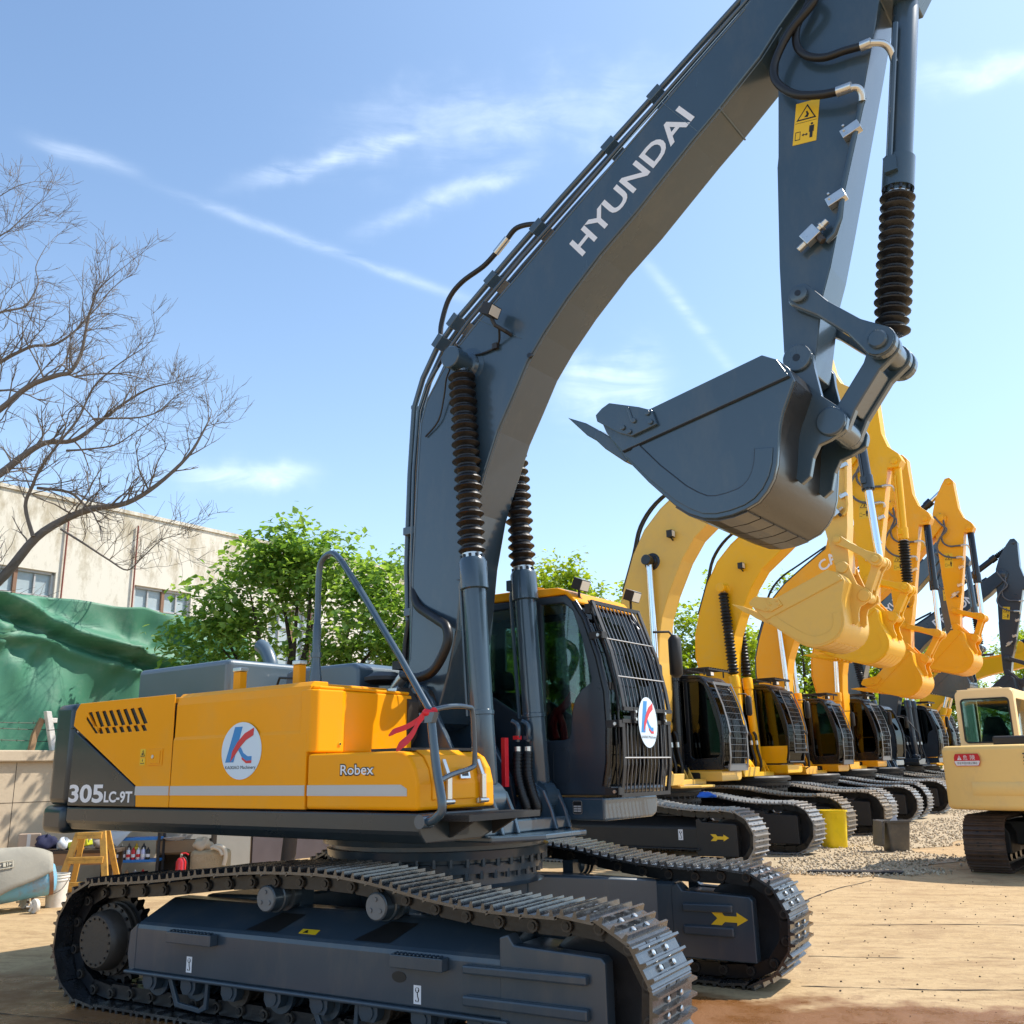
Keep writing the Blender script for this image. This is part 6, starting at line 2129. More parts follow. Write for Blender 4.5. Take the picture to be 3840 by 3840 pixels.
LIMBS = [
    ([(-11.41, 1.8), (-11.09, 3.72), (-10.48, 4.77), (-9.8, 5.45), (-9.27, 6.2), (-8.75, 6.62), (-8.25, 6.82), (-7.64, 6.92), (-7.09, 7.29), (-6.51, 7.89), (-6.23, 8.44), (-6.14, 8.78)], 0.125, 0.010, 0.5),
    ([(-9.27, 6.2), (-9.44, 6.79), (-9.28, 7.17), (-9.1, 7.44), (-8.73, 7.93), (-8.35, 8.42), (-8.08, 8.99), (-7.59, 9.44), (-7.07, 9.72)], 0.040, 0.008, -0.8),
    ([(-11.09, 3.72), (-11.12, 5.76), (-10.52, 7.08), (-10.06, 7.65), (-9.78, 7.95), (-9.39, 8.22), (-8.87, 8.29), (-8.43, 8.65), (-7.99, 9.1), (-7.48, 9.44), (-7.06, 9.6)], 0.099, 0.010, 0.6),
    ([(-11.12, 5.76), (-10.93, 8.25), (-10.2, 8.77), (-9.61, 9.25), (-9.04, 9.47), (-8.75, 9.49), (-8.57, 9.87), (-8.5, 10.34), (-8.41, 10.81), (-8.22, 11.17), (-7.87, 11.59)], 0.073, 0.008, -0.5),
    ([(-10.93, 8.25), (-10.72, 9.56), (-10.33, 9.93), (-10.03, 10.13), (-9.78, 10.3), (-9.4, 10.34), (-9.05, 10.64), (-8.81, 10.94), (-8.62, 11.27), (-8.43, 11.66), (-8.24, 11.96)], 0.046, 0.006, 0.5),
    ([(-10.72, 9.56), (-10.66, 10.8), (-10.46, 11.0), (-10.15, 11.15), (-10.01, 11.27), (-9.88, 11.75), (-9.95, 12.12), (-9.85, 12.68)], 0.033, 0.006, 0.3),
    ([(-8.72, 6.32), (-8.23, 6.02), (-7.63, 5.64), (-7.25, 5.43), (-6.96, 5.63), (-6.58, 5.94), (-6.27, 5.99)], 0.023, 0.006, -0.6),
    ([(-9.28, 7.17), (-8.7, 7.1), (-8.41, 6.88)], 0.030, 0.024, 0.1),
    ([(-8.34, 8.59), (-7.95, 8.64), (-7.53, 8.72), (-7.22, 8.91), (-6.93, 9.25), (-6.73, 9.48)], 0.023, 0.006, 0.7),
    ([(-8.78, 7.93), (-8.36, 7.92), (-7.78, 7.97), (-7.37, 8.13), (-6.96, 8.34)], 0.023, 0.006, -0.4),
    ([(-8.75, 9.49), (-8.25, 9.65), (-7.76, 9.62), (-7.32, 9.52)], 0.020, 0.006, 0.4),
    ([(-10.93, 8.25), (-10.56, 9.15), (-10.25, 9.23)], 0.040, 0.024, 0.0),
    ([(-11.14, 12.02), (-10.77, 12.64), (-10.52, 12.95), (-10.28, 13.33), (-9.98, 13.64)], 0.020, 0.006, 0.2),
    ([(-11.3, 13.28), (-10.89, 13.66), (-10.58, 13.98), (-10.38, 14.17)], 0.013, 0.006, 0.2),
]
bare_tree()

# ------------------------------------------------------------------ clutter along the yard wall
def stepladder():
    t = thing('stepladder', 'paint-worn yellow wooden stepladder standing before the tool rack', 'ladder', (-6.35, 14.55, 0), R(4))
    for s in (-1, 1):
        mb = MB()
        M = Matrix.Translation((s*.36, -.05, 0)) @ Matrix.Rotation(R(-s*12), 4, 'Y') @ Matrix.Rotation(R(-12), 4, 'X')
        mb.box((-.045, -.025, -.02), (.045, .025, 1.30), WOODP, M)
        mb.build('front_rail', t, bevel=.004)
        mb = MB()
        M = Matrix.Translation((s*.36, .55, 0)) @ Matrix.Rotation(R(-s*12), 4, 'Y') @ Matrix.Rotation(R(13), 4, 'X')
        mb.box((-.04, -.02, -.02), (.04, .02, 1.30), WOODP, M)
        mb.build('rear_rail', t, bevel=.004)
    for z in (.18, .52, .86, 1.20):
        w = .36 - z*math.tan(R(12))
        y = -.05 + z*math.tan(R(12))
        mb = MB()
        mb.box((-w, y-.05, z-.02), (w, y+.03, z+.02), WOODP)
        mb.box((-w, y-.055, z-.07), (w, y-.03, z-.021), WOODP)
        mb.build('tread', t, bevel=.003)
stepladder()

def bench(x0, x1, y, z, name, label):
    t = thing(name, label, 'bench', ((x0+x1)/2, y, 0), R(4))
    w = (x1-x0)/2
    MB().box((-w, -.25, z-.05), (w, .25, z), WOODD).build('bench_top', t, bevel=.005)
    MB().box((-w+.02, -.24, z-.22), (w-.02, -.20, z-.051), WOOD).build('apron', t)
    for sx in (-1, 1):
        for sy in (-1, 1):
            MB().box((sx*(w-.08)-.03, sy*.2-.03, 0), (sx*(w-.08)+.03, sy*.2+.03, z-.051), WOODD).build('leg', t)
bench(-7.45, -6.15, 15.35, .60, 'workbench', 'low dark workbench heaped with odds and ends behind the stepladder')
def single(name, label, cat, mb, group=None, **k):
    return tag(mb.build(name, **k), label, cat, group)
# things on the bench
mb = MB()
M = Matrix.Translation((-6.75, 15.25, .685)) @ Matrix.Rotation(R(-14), 4, 'Y')
OLIVE = mat('lime_plastic', (.50, .52, .02), .4)
t = thing('oil_can', 'lime yellow flat oil can lying on the workbench behind the ladder', 'can', (0, 0, 0))
mb.box((-.15, -.10, -.06), (.15, .10, .06), OLIVE, M); mb.build('can_body', t, bevel=.015)
mb = MB(); mb.cyl(M @ Vector((.15, -.05, .03)), M @ Vector((.19, -.05, .03)), .022, PLASTW, 10); mb.build('cap', t)
mb = MB(); mb.box((.05, -.101, -.03), (.11, -.1005, .04), WHITE, M); mb.build('sticker', t)
def crumple(name, label, cat, c_, r, m, seed, sq=.6):
    r3 = random.Random(seed)
    mb = MB()
    vs = []; fs = []
    nu, nv = 18, 10
    ph = [r3.uniform(0, 6) for _ in range(6)]
    for j in range(nv+1):
        b_ = -PI/2 + PI*j/nv
        for i in range(nu):
            a = 2*PI*i/nu
            k = 1 + .16*math.sin(3*a+ph[0]+2*b_) + .12*math.sin(5*a+ph[1]-3*b_) + .08*math.sin(9*a+ph[2]+4*b_) + r3.uniform(-.06, .06)
            z = r[2]*math.sin(b_)*k
            vs.append((c_[0]+r[0]*math.cos(a)*math.cos(b_)*k, c_[1]+r[1]*math.sin(a)*math.cos(b_)*k, max(c_[2]-r[2]*sq, c_[2]+z)))
    for j in range(nv):
        for i in range(nu):
            i2 = (i+1) % nu
            fs.append((j*nu+i, j*nu+i2, (j+1)*nu+i2, (j+1)*nu+i))
    mb.add(vs, fs, m)
    return single(name, label, cat, mb, smooth=70)
NAVY = mat('navy_cloth', (.018, .020, .06), .85)
FILM = mat('clear_plastic_bag', (.55, .58, .60), .3)
crumple('bundled_jacket', 'navy jacket bundled at the left end of the workbench', 'jacket', (-7.25, 15.2, .69), (.17, .14, .12), NAVY, 1)
crumple('plastic_bag', 'crumpled whitish plastic bag beside the navy jacket', 'bag', (-6.98, 15.2, .67), (.11, .10, .10), FILM, 2)
crumple('rag_heap', 'grey rag heap on the workbench right of the oil can', 'rags', (-6.42, 15.3, .66), (.13, .12, .08), mat('grey_rag', (.26, .23, .2), .9), 3)
crumple('grease_tub_lid', 'small orange crumpled packet on the workbench front edge', 'packet', (-6.72, 15.14, .625), (.07, .04, .04), mat('orange_packet', (.6, .25, .02), .6), 4)
t = thing('carton', 'dented brown carton propped against the yard wall', 'box', (-7.56, 15.30, .602), R(20))
mb = MB(); mb.box((-.15, -.12, 0), (.15, .12, .24), mat('carton_board', (.36, .27, .2), .9, 0, 0, .2, 6)); mb.build('box', t, bevel=.008)
mb = MB(); mb.box((-.03, -.1205, 0), (.02, -.1202, .24), SILVER); mb.build('tape', t)
# blue rack with spray cans
rk = thing('can_rack', 'blue metal rack shelf full of spray cans beside the stepladder', 'rack', (-6.30, 16.25, 0), R(6))
for z in (.06, .36, .70):
    MB().box((-.42, -.16, z-.04), (.42, .16, z), BLUEP).build('shelf', rk, bevel=.004)
for sx in (-.43, .43):
    for sy in (-.17, .17):
        MB().box((sx-.02, sy-.02, 0), (sx+.02, sy+.02, 1.15), BLACKM).build('upright', rk)
cans = [((.14, .42, .10), 'green'), ((.05, .04, .04), 'black'), ((.05, .03, .03), 'dark brown'), ((.74, .74, .76), 'white'), ((.62, .03, .03), 'red'), ((.72, .66, .66), 'pale pink'), ((.60, .58, .76), 'lavender'), ((.02, .02, .022), 'jet black')]
def can(x, y, z, col, nm, label, grp, hgt=.19, r=.034):
    t = thing('spray_can', label, 'spray can', (x, y, z), 0, grp)
    m = mat('can_paint_'+nm.replace(' ', '_'), col, .3, .2)
    mb = MB(); mb.lathe((0, 0, 0), (0, 0, hgt), [(0, r*.92), (.006, r), (hgt*.74, r), (hgt*.82, r*.72), (hgt*.84, r*.5)], m, 14); mb.build('can_body', t, smooth=35)
    mb = MB(); mb.lathe((0, 0, hgt*.84), (0, 0, hgt), [(0, r*.42), (hgt*.10, r*.40), (hgt*.11, r*.2), (hgt*.16, r*.2)], m if r3c.random() < .5 else ZINC, 10); mb.build('cap', t, smooth=35)
    mb = MB(); mb.lathe((0, 0, hgt*.2), (0, 0, hgt*.5), [(0, r+.0006), (hgt*.25, r+.0006)], WHITE if nm not in ('white', 'pale pink') else LOGOR, 14, cap=False); mb.build('paper_band', t, smooth=60)
r3c = random.Random(8)
for i, (c_, nm) in enumerate(cans):
    can(-6.58+.078*i, 16.13+.004*i, .362, c_, nm, nm+' spray can in the front row on the blue rack', 'spray cans on the blue rack')
for i, (c_, nm) in enumerate([((.30, .28, .26), 'grey'), ((.12, .10, .09), 'soot brown'), ((.82, .55, .03), 'yellow'), ((.05, .05, .06), 'graphite')]):
    can(-6.50+.12*i, 16.24, .362, c_, nm, 'tall '+nm+' spray can standing behind the front row of cans', 'spray cans on the blue rack', .25, .038)
for i, (c_, nm) in enumerate([((.40, .22, .10), 'tan'), ((.3, .27, .25), 'stone'), ((.55, .02, .02), 'crimson')]):
    can(-6.35+.13*i, 16.15, .062, c_, nm, nm+' can on the bottom shelf of the blue rack', 'spray cans on the blue rack', .15, .035)
mb = MB()
mb.add([(-6.72, 16.07, .80), (-6.30, 16.05, .80), (-6.50, 16.04, .58), (-6.60, 16.04, .66), (-6.72, 16.3, .82), (-6.30, 16.3, .82)], [(0, 3, 1), (3, 2, 1), (0, 1, 5, 4)], FILM)
mb.build
o = single('plastic_sheet', 'grey plastic sheet hanging over the top shelf of the blue rack', 'sheet', mb, recalc=False)
sdm = o.modifiers.new('thick', 'SOLIDIFY'); sdm.thickness = .004
# wooden cabinet with crate and papers
t = thing('cabinet', 'open brown wooden cabinet right of the blue rack', 'cabinet', (-5.60, 16.75, 0), R(8))
MB().box((-.45, -.2, .40), (.45, .2, .43), WOOD).build('shelf', t)
MB().box((-.45, -.2, 0), (-.42, .2, 1.0), WOODD).build('side_panel', t)
MB().box((.42, -.2, 0), (.45, .2, 1.0), WOODD).build('side_panel', t)
MB().box((-.418, .17, 0), (.418, .2, .398), WOODD).build('back_panel', t)
t = thing('wooden_crate', 'shallow raw wood crate with papers on top, on the brown cabinet', 'crate', (-5.62, 16.66, .432), R(8))
mb = MB()
mb.box((-.40, -.17, 0), (.40, -.15, .19), WOOD); mb.box((-.40, .15, 0), (.40, .17, .19), WOOD)
mb.box((-.42, -.17, 0), (-.401, .17, .20), WOOD); mb.box((.401, -.17, 0), (.42, .17, .20), WOOD)
mb.box((-.40, -.149, .0), (.40, .149, .02), WOOD)
mb.build('crate_sides', t, bevel=.003)
mb = MB()
for k in range(4):
    M = Matrix.Translation((-.22+.06*k, -.16, .20+.003*k)) @ Matrix.Rotation(R(20*k-20), 4, 'Z') @ Matrix.Rotation(R(-30), 4, 'X')
    mb.box((-.07, -.10, -.001), (.07, .05, .001), WHITE, M)
o = single('paper_sheets', 'loose white papers drooping over the wooden crate front', 'papers', mb)
o.location = (-5.62, 16.66, .432); o.rotation_euler.z = R(8)
# sack, rope, extinguisher
SACK = mat('burlap_sack', (.36, .28, .17), .95, 0, 0, .25, 14, .7, 40, dust=(.5, .4, .28), dustamt=.4, dscale=5)
t = thing('sack', 'dusty tan square sack standing right of the fire extinguisher', 'sack', (-5.0, 16.15, 0), R(6))
mb = MB(); mb.box((-.30, -.18, 0), (.30, .18, .50), SACK); mb.build('sack_body', t, bevel=.07, seg=4)
crumple('tied_bag', 'small tied cloth bag sitting on the tan square sack', 'bag', (-5.12, 16.1, .57), (.15, .12, .11), mat('dirty_canvas', (.46, .37, .26), .95), 7, .7)
mb = MB()
mb.tube([(-4.95, 15.98, .53), (-4.85, 15.97, .56), (-4.74, 15.96, .52), (-4.70, 15.95, .40), (-4.72, 15.94, .27)], .035, mat('rope_white', (.55, .47, .36), .9), 8, 5)
mb.tube([(-4.90, 15.96, .54), (-4.80, 15.95, .50), (-4.75, 15.94, .42)], .03, MATS['rope_white'], 8, 4)
single('rope_coil', 'pale thick rope hanging over the right corner of the sack', 'rope', mb, smooth=60)
t = thing('fire_extinguisher', 'small red fire extinguisher standing before the tan sack', 'extinguisher', (-5.30, 15.62, 0), R(10))
RED = mat('extinguisher_red', (.55, .015, .02), .3, 0, .4)
mb = MB(); mb.lathe((0, 0, 0), (0, 0, .5), [(0, .07), (.01, .08), (.36, .08), (.41, .055), (.43, .025)], RED, 20); mb.build('cylinder', t, smooth=40)
mb = MB(); mb.lathe((0, 0, .08), (0, 0, .24), [(0, .0806), (.14, .0806)], WHITE, 20, cap=False); mb.build('paper_label', t, smooth=60)
mb = MB(); mb.cyl((0, 0, .43), (0, 0, .48), .022, ZINC, 10); mb.tube([(-.01, 0, .48), (.06, 0, .49), (.11, 0, .46)], .012, RED, 8); mb.build('valve', t, smooth=40)
mb = MB(); mb.tube([(.0, -.02, .45), (.07, -.05, .42), (.11, -.05, .30), (.10, -.03, .15)], .010, RUBBER, 8, 4); mb.build('hose', t, smooth=50)
mb = MB()
M = wallplane(YW0)
mb.box((14.15, -.06, 0), (16.6, -.02, .92), mat('plum_sheet_metal', (.09, .075, .085), .6, .2, 0, .2, 3))
mb.box((14.15, -.07, .9), (16.6, -.015, .93), MATS['plum_sheet_metal'])
o = single('metal_sheet', 'dull plum sheet of metal leaning on the yard wall behind the track', 'sheet', mb)
o.matrix_world = M
mb = MB()
mb.box((12.2, -.05, 0), (14.1, -.02, 1.5), mat('grey_panel', (.24, .235, .22), .7, 0, 0, .15, 3))
o = single('grey_board', 'grey board leaning on the yard wall right of the sack', 'board', mb)
o.matrix_world = M
# compressor tank under a cover, bucket
t = thing('air_tank', 'rusty blue cylindrical air tank on small wheels at the left edge', 'air tank', (0, 0, 0))
TANKB = mat('flaking_blue_paint', (.16, .40, .56), .6, 0, 0, .2, 4, .1, 20, dust=(.30, .16, .09), dustamt=.9, dscale=3.2)
RUSTY = mat('rust_scale', (.22, .11, .06), .8, 0, 0, .3, 6, .2, 25)
a = Vector((-7.60, 12.38, .19)); b_ = Vector((-6.20, 13.26, .40))
L_ = (b_-a).length
mb = MB(); mb.lathe(a, b_, [(-.10, .08), (-.05, .17), (.02, .215), (L_-.03, .215), (L_+.03, .16), (L_+.05, .06)], TANKB, 32); mb.build('tank', t, smooth=40)
mb = MB(); mb.lathe(a, b_, [(L_-.06, .222), (L_-.01, .222)], RUSTY, 32); mb.build('end_band', t, smooth=40)
for k, (x, y) in enumerate(((-6.20, 12.90), (-6.58, 13.38))):
    mb = MB()
    mb.lathe((x-.02, y-.045, .088), (x+.01, y+.0, .088), [(0, .06), (0, .085), (.01, .09), (.035, .09), (.045, .085), (.045, .06)], PLASTW, 24)
    for i in range(6):
        an = i*PI/3
        mb.tube([(x-.025, y-.05, .088), (x-.025+.066*math.cos(an), y-.05+.03*math.cos(an), .088+.066*math.sin(an))], .011, PLASTW, 6)
    mb.build('wheel', t, smooth=40)
mb = MB(); mb.tube([(-6.20, 12.95, .09), (-6.58, 13.36, .09)], .012, RUSTY, 8); mb.tube([(-6.38, 13.15, .10), (-6.38, 13.15, .24)], .02, RUSTY, 8); mb.build('axle', t)
COVER = mat('dusty_cover_sheet', (.30, .275, .22), .85, 0, 0, .25, 2.5, .25, 12, dust=(.48, .42, .32), dustamt=.6, dscale=2.2)
vs = []; fs = []
ax = (b_-a).normalized(); sd3 = Vector((ax.y, -ax.x, 0)).normalized()     # towards the camera
nu, nv = 34, 22
r3 = random.Random(3)
for j in range(nv+1):
    w = -1 + 2*j/nv
    for i in range(nu+1):
        u_ = -.25 + (L_+.22)*i/nu
        f_ = max(0.0, min(1.0, u_/L_))
        top_ = .26 + .34*(1-f_**3) + .04*math.sin(u_*5)
        drop = .16 + .55*(1-f_)
        if w < 0:
            q = a + ax*u_ + sd3*(.27*abs(w)**.8*(1+.06*math.sin(u_*7)))
            z = a.z + ax.z*u_ + top_ - (drop+max(0, top_-.26)*.9)*abs(w)**1.7 + .012*math.sin(u_*11+w*5)
        else:
            q = a + ax*u_ - sd3*(.42*abs(w)**.8)
            z = a.z + ax.z*u_ + top_ - .55*abs(w)**2
        vs.append((q.x, q.y, max(.03, z)))
for j in range(nv):
    for i in range(nu):
        k = j*(nu+1)+i
        fs.append((k, k+1, k+nu+2, k+nu+1))
mb = MB(); mb.add(vs, fs, COVER)
cv = thing('cover_sheet', 'dusty grey-brown sheet thrown over the blue air tank', 'cover')
o = mb.build('sheet', cv, smooth=60, recalc=False)
sdm = o.modifiers.new('thick', 'SOLIDIFY'); sdm.thickness = .008
mb = MB()
STN = mat('stencil_paint', (.52, .47, .36), .8)
i0, j0 = 27, 8
def cvp(i, j): return Vector(vs[int(j)*(nu+1)+int(i)])
p00 = cvp(22, 4)
pl = Plane(p00, cvp(26, 4)-cvp(22, 4), cvp(22, 7)-cvp(22, 4))
for q in ([(0, 0), (.20, 0), (.20, .008), (0, .008)], [(0, .09), (.20, .09), (.20, .098), (0, .098)], [(0, 0), (.008, 0), (.008, .098), (0, .098)], [(.192, 0), (.2, 0), (.2, .098), (.192, .098)], [(.02, .02), (.06, .05), (.02, .08)], [(.08, .025), (.11, .025), (.11, .075), (.08, .075)], [(.125, .025), (.135, .025), (.135, .075), (.125, .075)], [(.15, .03), (.18, .05), (.15, .07)]):
    pl.poly(mb, q, STN, .025, .012)
mb.build('stencil_mark', cv)
t = thing('plastic_bucket', 'dirty white plastic bucket standing by the air tank', 'bucket', (-6.24, 13.50, 0))
mb = MB(); mb.lathe((0, 0, 0), (0, 0, .42), [(0, .110), (.0, .122), (.33, .146), (.335, .155), (.345, .155), (.35, .147), (.37, .148), (.372, .156), (.382, .156), (.385, .148), (.41, .150), (.412, .158), (.42, .156), (.42, .143), (.05, .117)], PLASTW, 28, cap=False)
mb.build('pail', t, smooth=40)
mb = MB(); mb.tube([(.158, 0, .36), (.13, -.12, .24), (.0, -.165, .17), (-.12, -.12, .22), (-.158, 0, .36)], .005, PLASTG, 6, 5); mb.build('handle', t, smooth=50)

# ------------------------------------------------------------------ bins and odds on the gravel
def yellow_bin():
    t = thing('waste_bin', 'bright yellow plastic barrel bin standing on the gravel', 'bin', (6.50, 20.35, 0), R(8))
    mb = MB()
    def ring(w, dd, z):
        return [(x, y, z) for x, y in rrect(-w, -dd, w, dd, min(w, dd)*.55, 5)]
    prof = [(.205, .21, .0), (.215, .22, .02), (.232, .24, .36), (.246, .255, .70), (.250, .26, .705), (.268, .275, .71), (.268, .275, .74), (.245, .252, .742), (.235, .24, .70), (.2, .2, .05)]
    vs = []; n_ = 24
    for w, dd, z in prof:
        vs += ring(w, dd, z)
    fs = [(j*n_+i, j*n_+(i+1) % n_, (j+1)*n_+(i+1) % n_, (j+1)*n_+i) for j in range(len(prof)-1) for i in range(n_)]
    fs.append(tuple(range(n_)))
    fs.append(tuple((len(prof)-1)*n_+i for i in range(n_)))
    mb.add(vs, fs, PLASTY)
    mb.build('barrel', t, smooth=45)
    mb = MB(); mb.plate(rrect(-.13, .56, -.02, .66, .012), [rrect(-.123, .567, -.027, .653, .008)], -.258, -.250, PLASTY); mb.build('panel_rim', t)
yellow_bin()
def grey_bin():
    t = thing('waste_bin', 'grubby dark grey wheeled bin with its lid hanging open at the side', 'bin', (7.34, 19.25, 0), R(6))
    mb = MB()
    prof = [(.185, .17, .0), (.19, .175, .015), (.232, .22, .54), (.262, .25, .545), (.262, .25, .585), (.240, .228, .587), (.225, .215, .53), (.18, .165, .04)]
    vs = []; n_ = 24
    for w, dd, z in prof:
        vs += [(x, y, z) for x, y in rrect(-w, -dd, w, dd, .05, 5)]
    fs = [(j*n_+i, j*n_+(i+1) % n_, (j+1)*n_+(i+1) % n_, (j+1)*n_+i) for j in range(len(prof)-1) for i in range(n_)]
    fs.append(tuple(range(n_))); fs.append(tuple((len(prof)-1)*n_+i for i in range(n_)))
    mb.add(vs, fs, PLASTG)
    mb.build('bin_body', t, smooth=40)
    mb = MB()
    M = Matrix.Translation((-.285, -.02, .575)) @ Matrix.Rotation(R(7), 4, 'Y')
    q = [Vector((0, y, z)) for y, z in rrect(-.20, -.47, .20, 0, .06, 5)]
    mb.add([M @ p for p in q] + [M @ (p+Vector((-.05, 0, 0))) for p in q], [tuple(range(len(q))), tuple(range(2*len(q)-1, len(q)-1, -1))] + [(i, i+len(q), (i+1) % len(q)+len(q), (i+1) % len(q)) for i in range(len(q))], PLASTG)
    mb.build('lid', t, bevel=.012)
    mb = MB(); mb.cyl((-.30, -.24, .57), (-.30, .22, .57), .018, PLASTG, 10); mb.build('hinge_bar', t)
grey_bin()
mb = MB(); mb.add([(7.22, 19.18, .56), (7.38, 19.14, .57), (7.36, 19.16, .68), (7.30, 19.16, .64)], [(0, 1, 2, 3)], WHITE)
o = single('paper_scrap', 'white paper scrap sticking out of the dark grey bin', 'paper', mb, recalc=False)
sdm = o.modifiers.new('thick', 'SOLIDIFY'); sdm.thickness = .003
mb = MB()
mb.prismz([(4.55, 15.75), (5.9, 15.35), (6.0, 15.55), (5.6, 15.72), (4.7, 15.95)], .012, .045, BLACKM)
single('rubber_strip', 'black flat rubber strip lying at the gravel edge', 'strip', mb, bevel=.008)
mb = MB()
mb.tube([(5.72, 7.55, .012), (5.82, 7.60, .016), (5.93, 7.63, .012)], .008, WOODD, 6)
mb.tube([(5.80, 7.59, .014), (5.78, 7.66, .012)], .005, WOODD, 5)
mb.lathe((5.70, 7.54, .02), (5.72, 7.55, .02), [(0, .01), (.01, .022), (.02, .01)], WOODD, 8)
single('twig', 'small dry twig lying on the bare slab at the right', 'twig', mb)
HOSEB = mat('black_water_hose', (.015, .015, .017), .4)
mb = MB()
mb.tube([(-4.6+.16*math.cos(a_*.35), 6.85+.22*math.sin(a_*.35), .018+.002*a_) for a_ in range(0, 26)], .014, HOSEB, 8)
single('water_hose', 'black water hose coiled on the wet slab at the lower left', 'hose', mb, smooth=60)

# ------------------------------------------------------------------ the near machine
MAIN = (-0.649, 8.103)
YU, YL = R(-36.82), R(-30.51)
c = pal()
excavator('excavator', 'big slate and orange excavator in front, bucket raised, round dealer stickers', MAIN, YL, YU, c, hi=True)

# ------------------------------------------------------------------ the row behind
ROW = 'excavators parked in a row with raised booms'
def rowpal(col, **k):
    c_ = dict(boom=col, arm=col, buck=col, cyl=col, cyl2=BLACK, bcyl=BLACK, pin=col, armpin=col, link2=col, frame=BLACKM, ring=BLACKM, skirt=col, deck=col, cw=BLACKM, core=BLACKM,
              body=col, cab=BLACK, roof=BLACK, floor=col, pillar=BLACK, glass=GLASSD, seam=col, tooth=col, bellows=False, bellows2=False, shoe=STEELP, plate='marks', gframe=DGREY,
              hose=mat('grey_hose', (.10, .10, .11), .5))
    c_.update(k)
    return pal(**c_)
ANG = R(-34.5)
excavator('excavator', 'first yellow excavator of the row, ochre bucket hanging just below the slate one', (2.66, 19.14), R(-35.5), YU,
          rowpal(CATY, cat=True, ux=-.15, dx=.42, cfoot=(.40, 1.47), abot=(3.88, 4.676), buckrot=10.5, bucks=1.12, cyl=BLACK, pin=BLACK, bcyl=BLUEBLK, seed=1, plate='plain'), 1.08, group=ROW)
excavator('excavator', 'second excavator of the row, with yellow cylinders, black bellows and a yellow cab side', (5.59, 23.81), ANG, YU,
          rowpal(CATY2, cat=True, ux=-.53, dx=0, cfoot=(.17, 1.47), abot=(3.06, 4.60), buckrot=32, bellows=True, bellows2=True, bcyl=CATY2, cyl2=CATY2, doorpanel=CATY2, guardstyle='wrap', gframe=BLACKM, glass=GLASSD, cab=BLACK, shoe=STEELD, seed=2), 1.14, group=ROW)
excavator('excavator', 'third excavator of the row, amber boom lettered in white and bucket held low', (8.38, 28.55), ANG, YU,
          rowpal(CATO, cat=True, ux=-.50, dx=-.10, cfoot=(.0, 1.47), abot=(3.01, 4.273), buckrot=32, text=("CAT", WHITE, .62), texth=1.25, lamp=False, pipe=SLATE, seed=3), 1.12, group=ROW)
excavator('excavator', 'fourth excavator of the row, amber bucket held above the cream cab roof', (10.9, 32.63), ANG, YU,
          rowpal(CATO, cat=True, ux=-.42, dx=.36, cfoot=(.12, 1.47), abot=(3.52, 4.872), buckrot=33, seed=4), 1.19, group=ROW)
excavator('excavator', 'fifth machine of the row, slate excavator with white boom letters behind the amber arms', (13.53, 36.89), ANG, YU,
          rowpal(SLATE, ux=-.70, door='small', boomrot=6, dx=-.40, cfoot=(.4, 1.47), abot=(2.90, 4.45), buckrot=30, bellows=True, bellows2=True, bcyl=SLATE, cyl2=SLATE, cab=BLUEBLK, floor=SLATE, glass=GLASS, guardstyle='', text=("HYUNDAI", WHITE, 1.0), shoe=STEELD, plate='', seed=5), 1.2, group=ROW)
excavator('excavator', 'sixth machine of the row, black excavator whose arm hangs at the right edge', (16.07, 41.2), ANG, YU,
          rowpal(BLUEBLK, door='small', boomrot=-5, booms=1.04, dx=-.2, abot=(3.85, 4.05), buckrot=30, bellows=False, cyl2=BLACK, cab=BLUEBLK, floor=BLUEBLK, glass=GLASSD, guardstyle='grid', text=("DEVELON", WHITE, 1.1), texth=1.2, bellows2=True, shoe=STEELD, seed=6), 1.25, group=ROW)
excavator('excavator', 'farthest machine of the row, deep yellow, mostly hidden behind the cream cab', (18.61, 45.51), ANG, YU,
          rowpal(CATY2, boomrot=-28, abot=(6.0, 2.1), buckrot=-10, seed=7), 1.25, group=ROW)
# blue rag on the first row machine's track
crumple('blue_rag', 'crumpled bright blue rag lying on the track of the first row machine', 'rag', (3.28, 16.95, 1.165), (.15, .10, .06), mat('blue_cloth', (.012, .11, .50), .8), 9, .4)

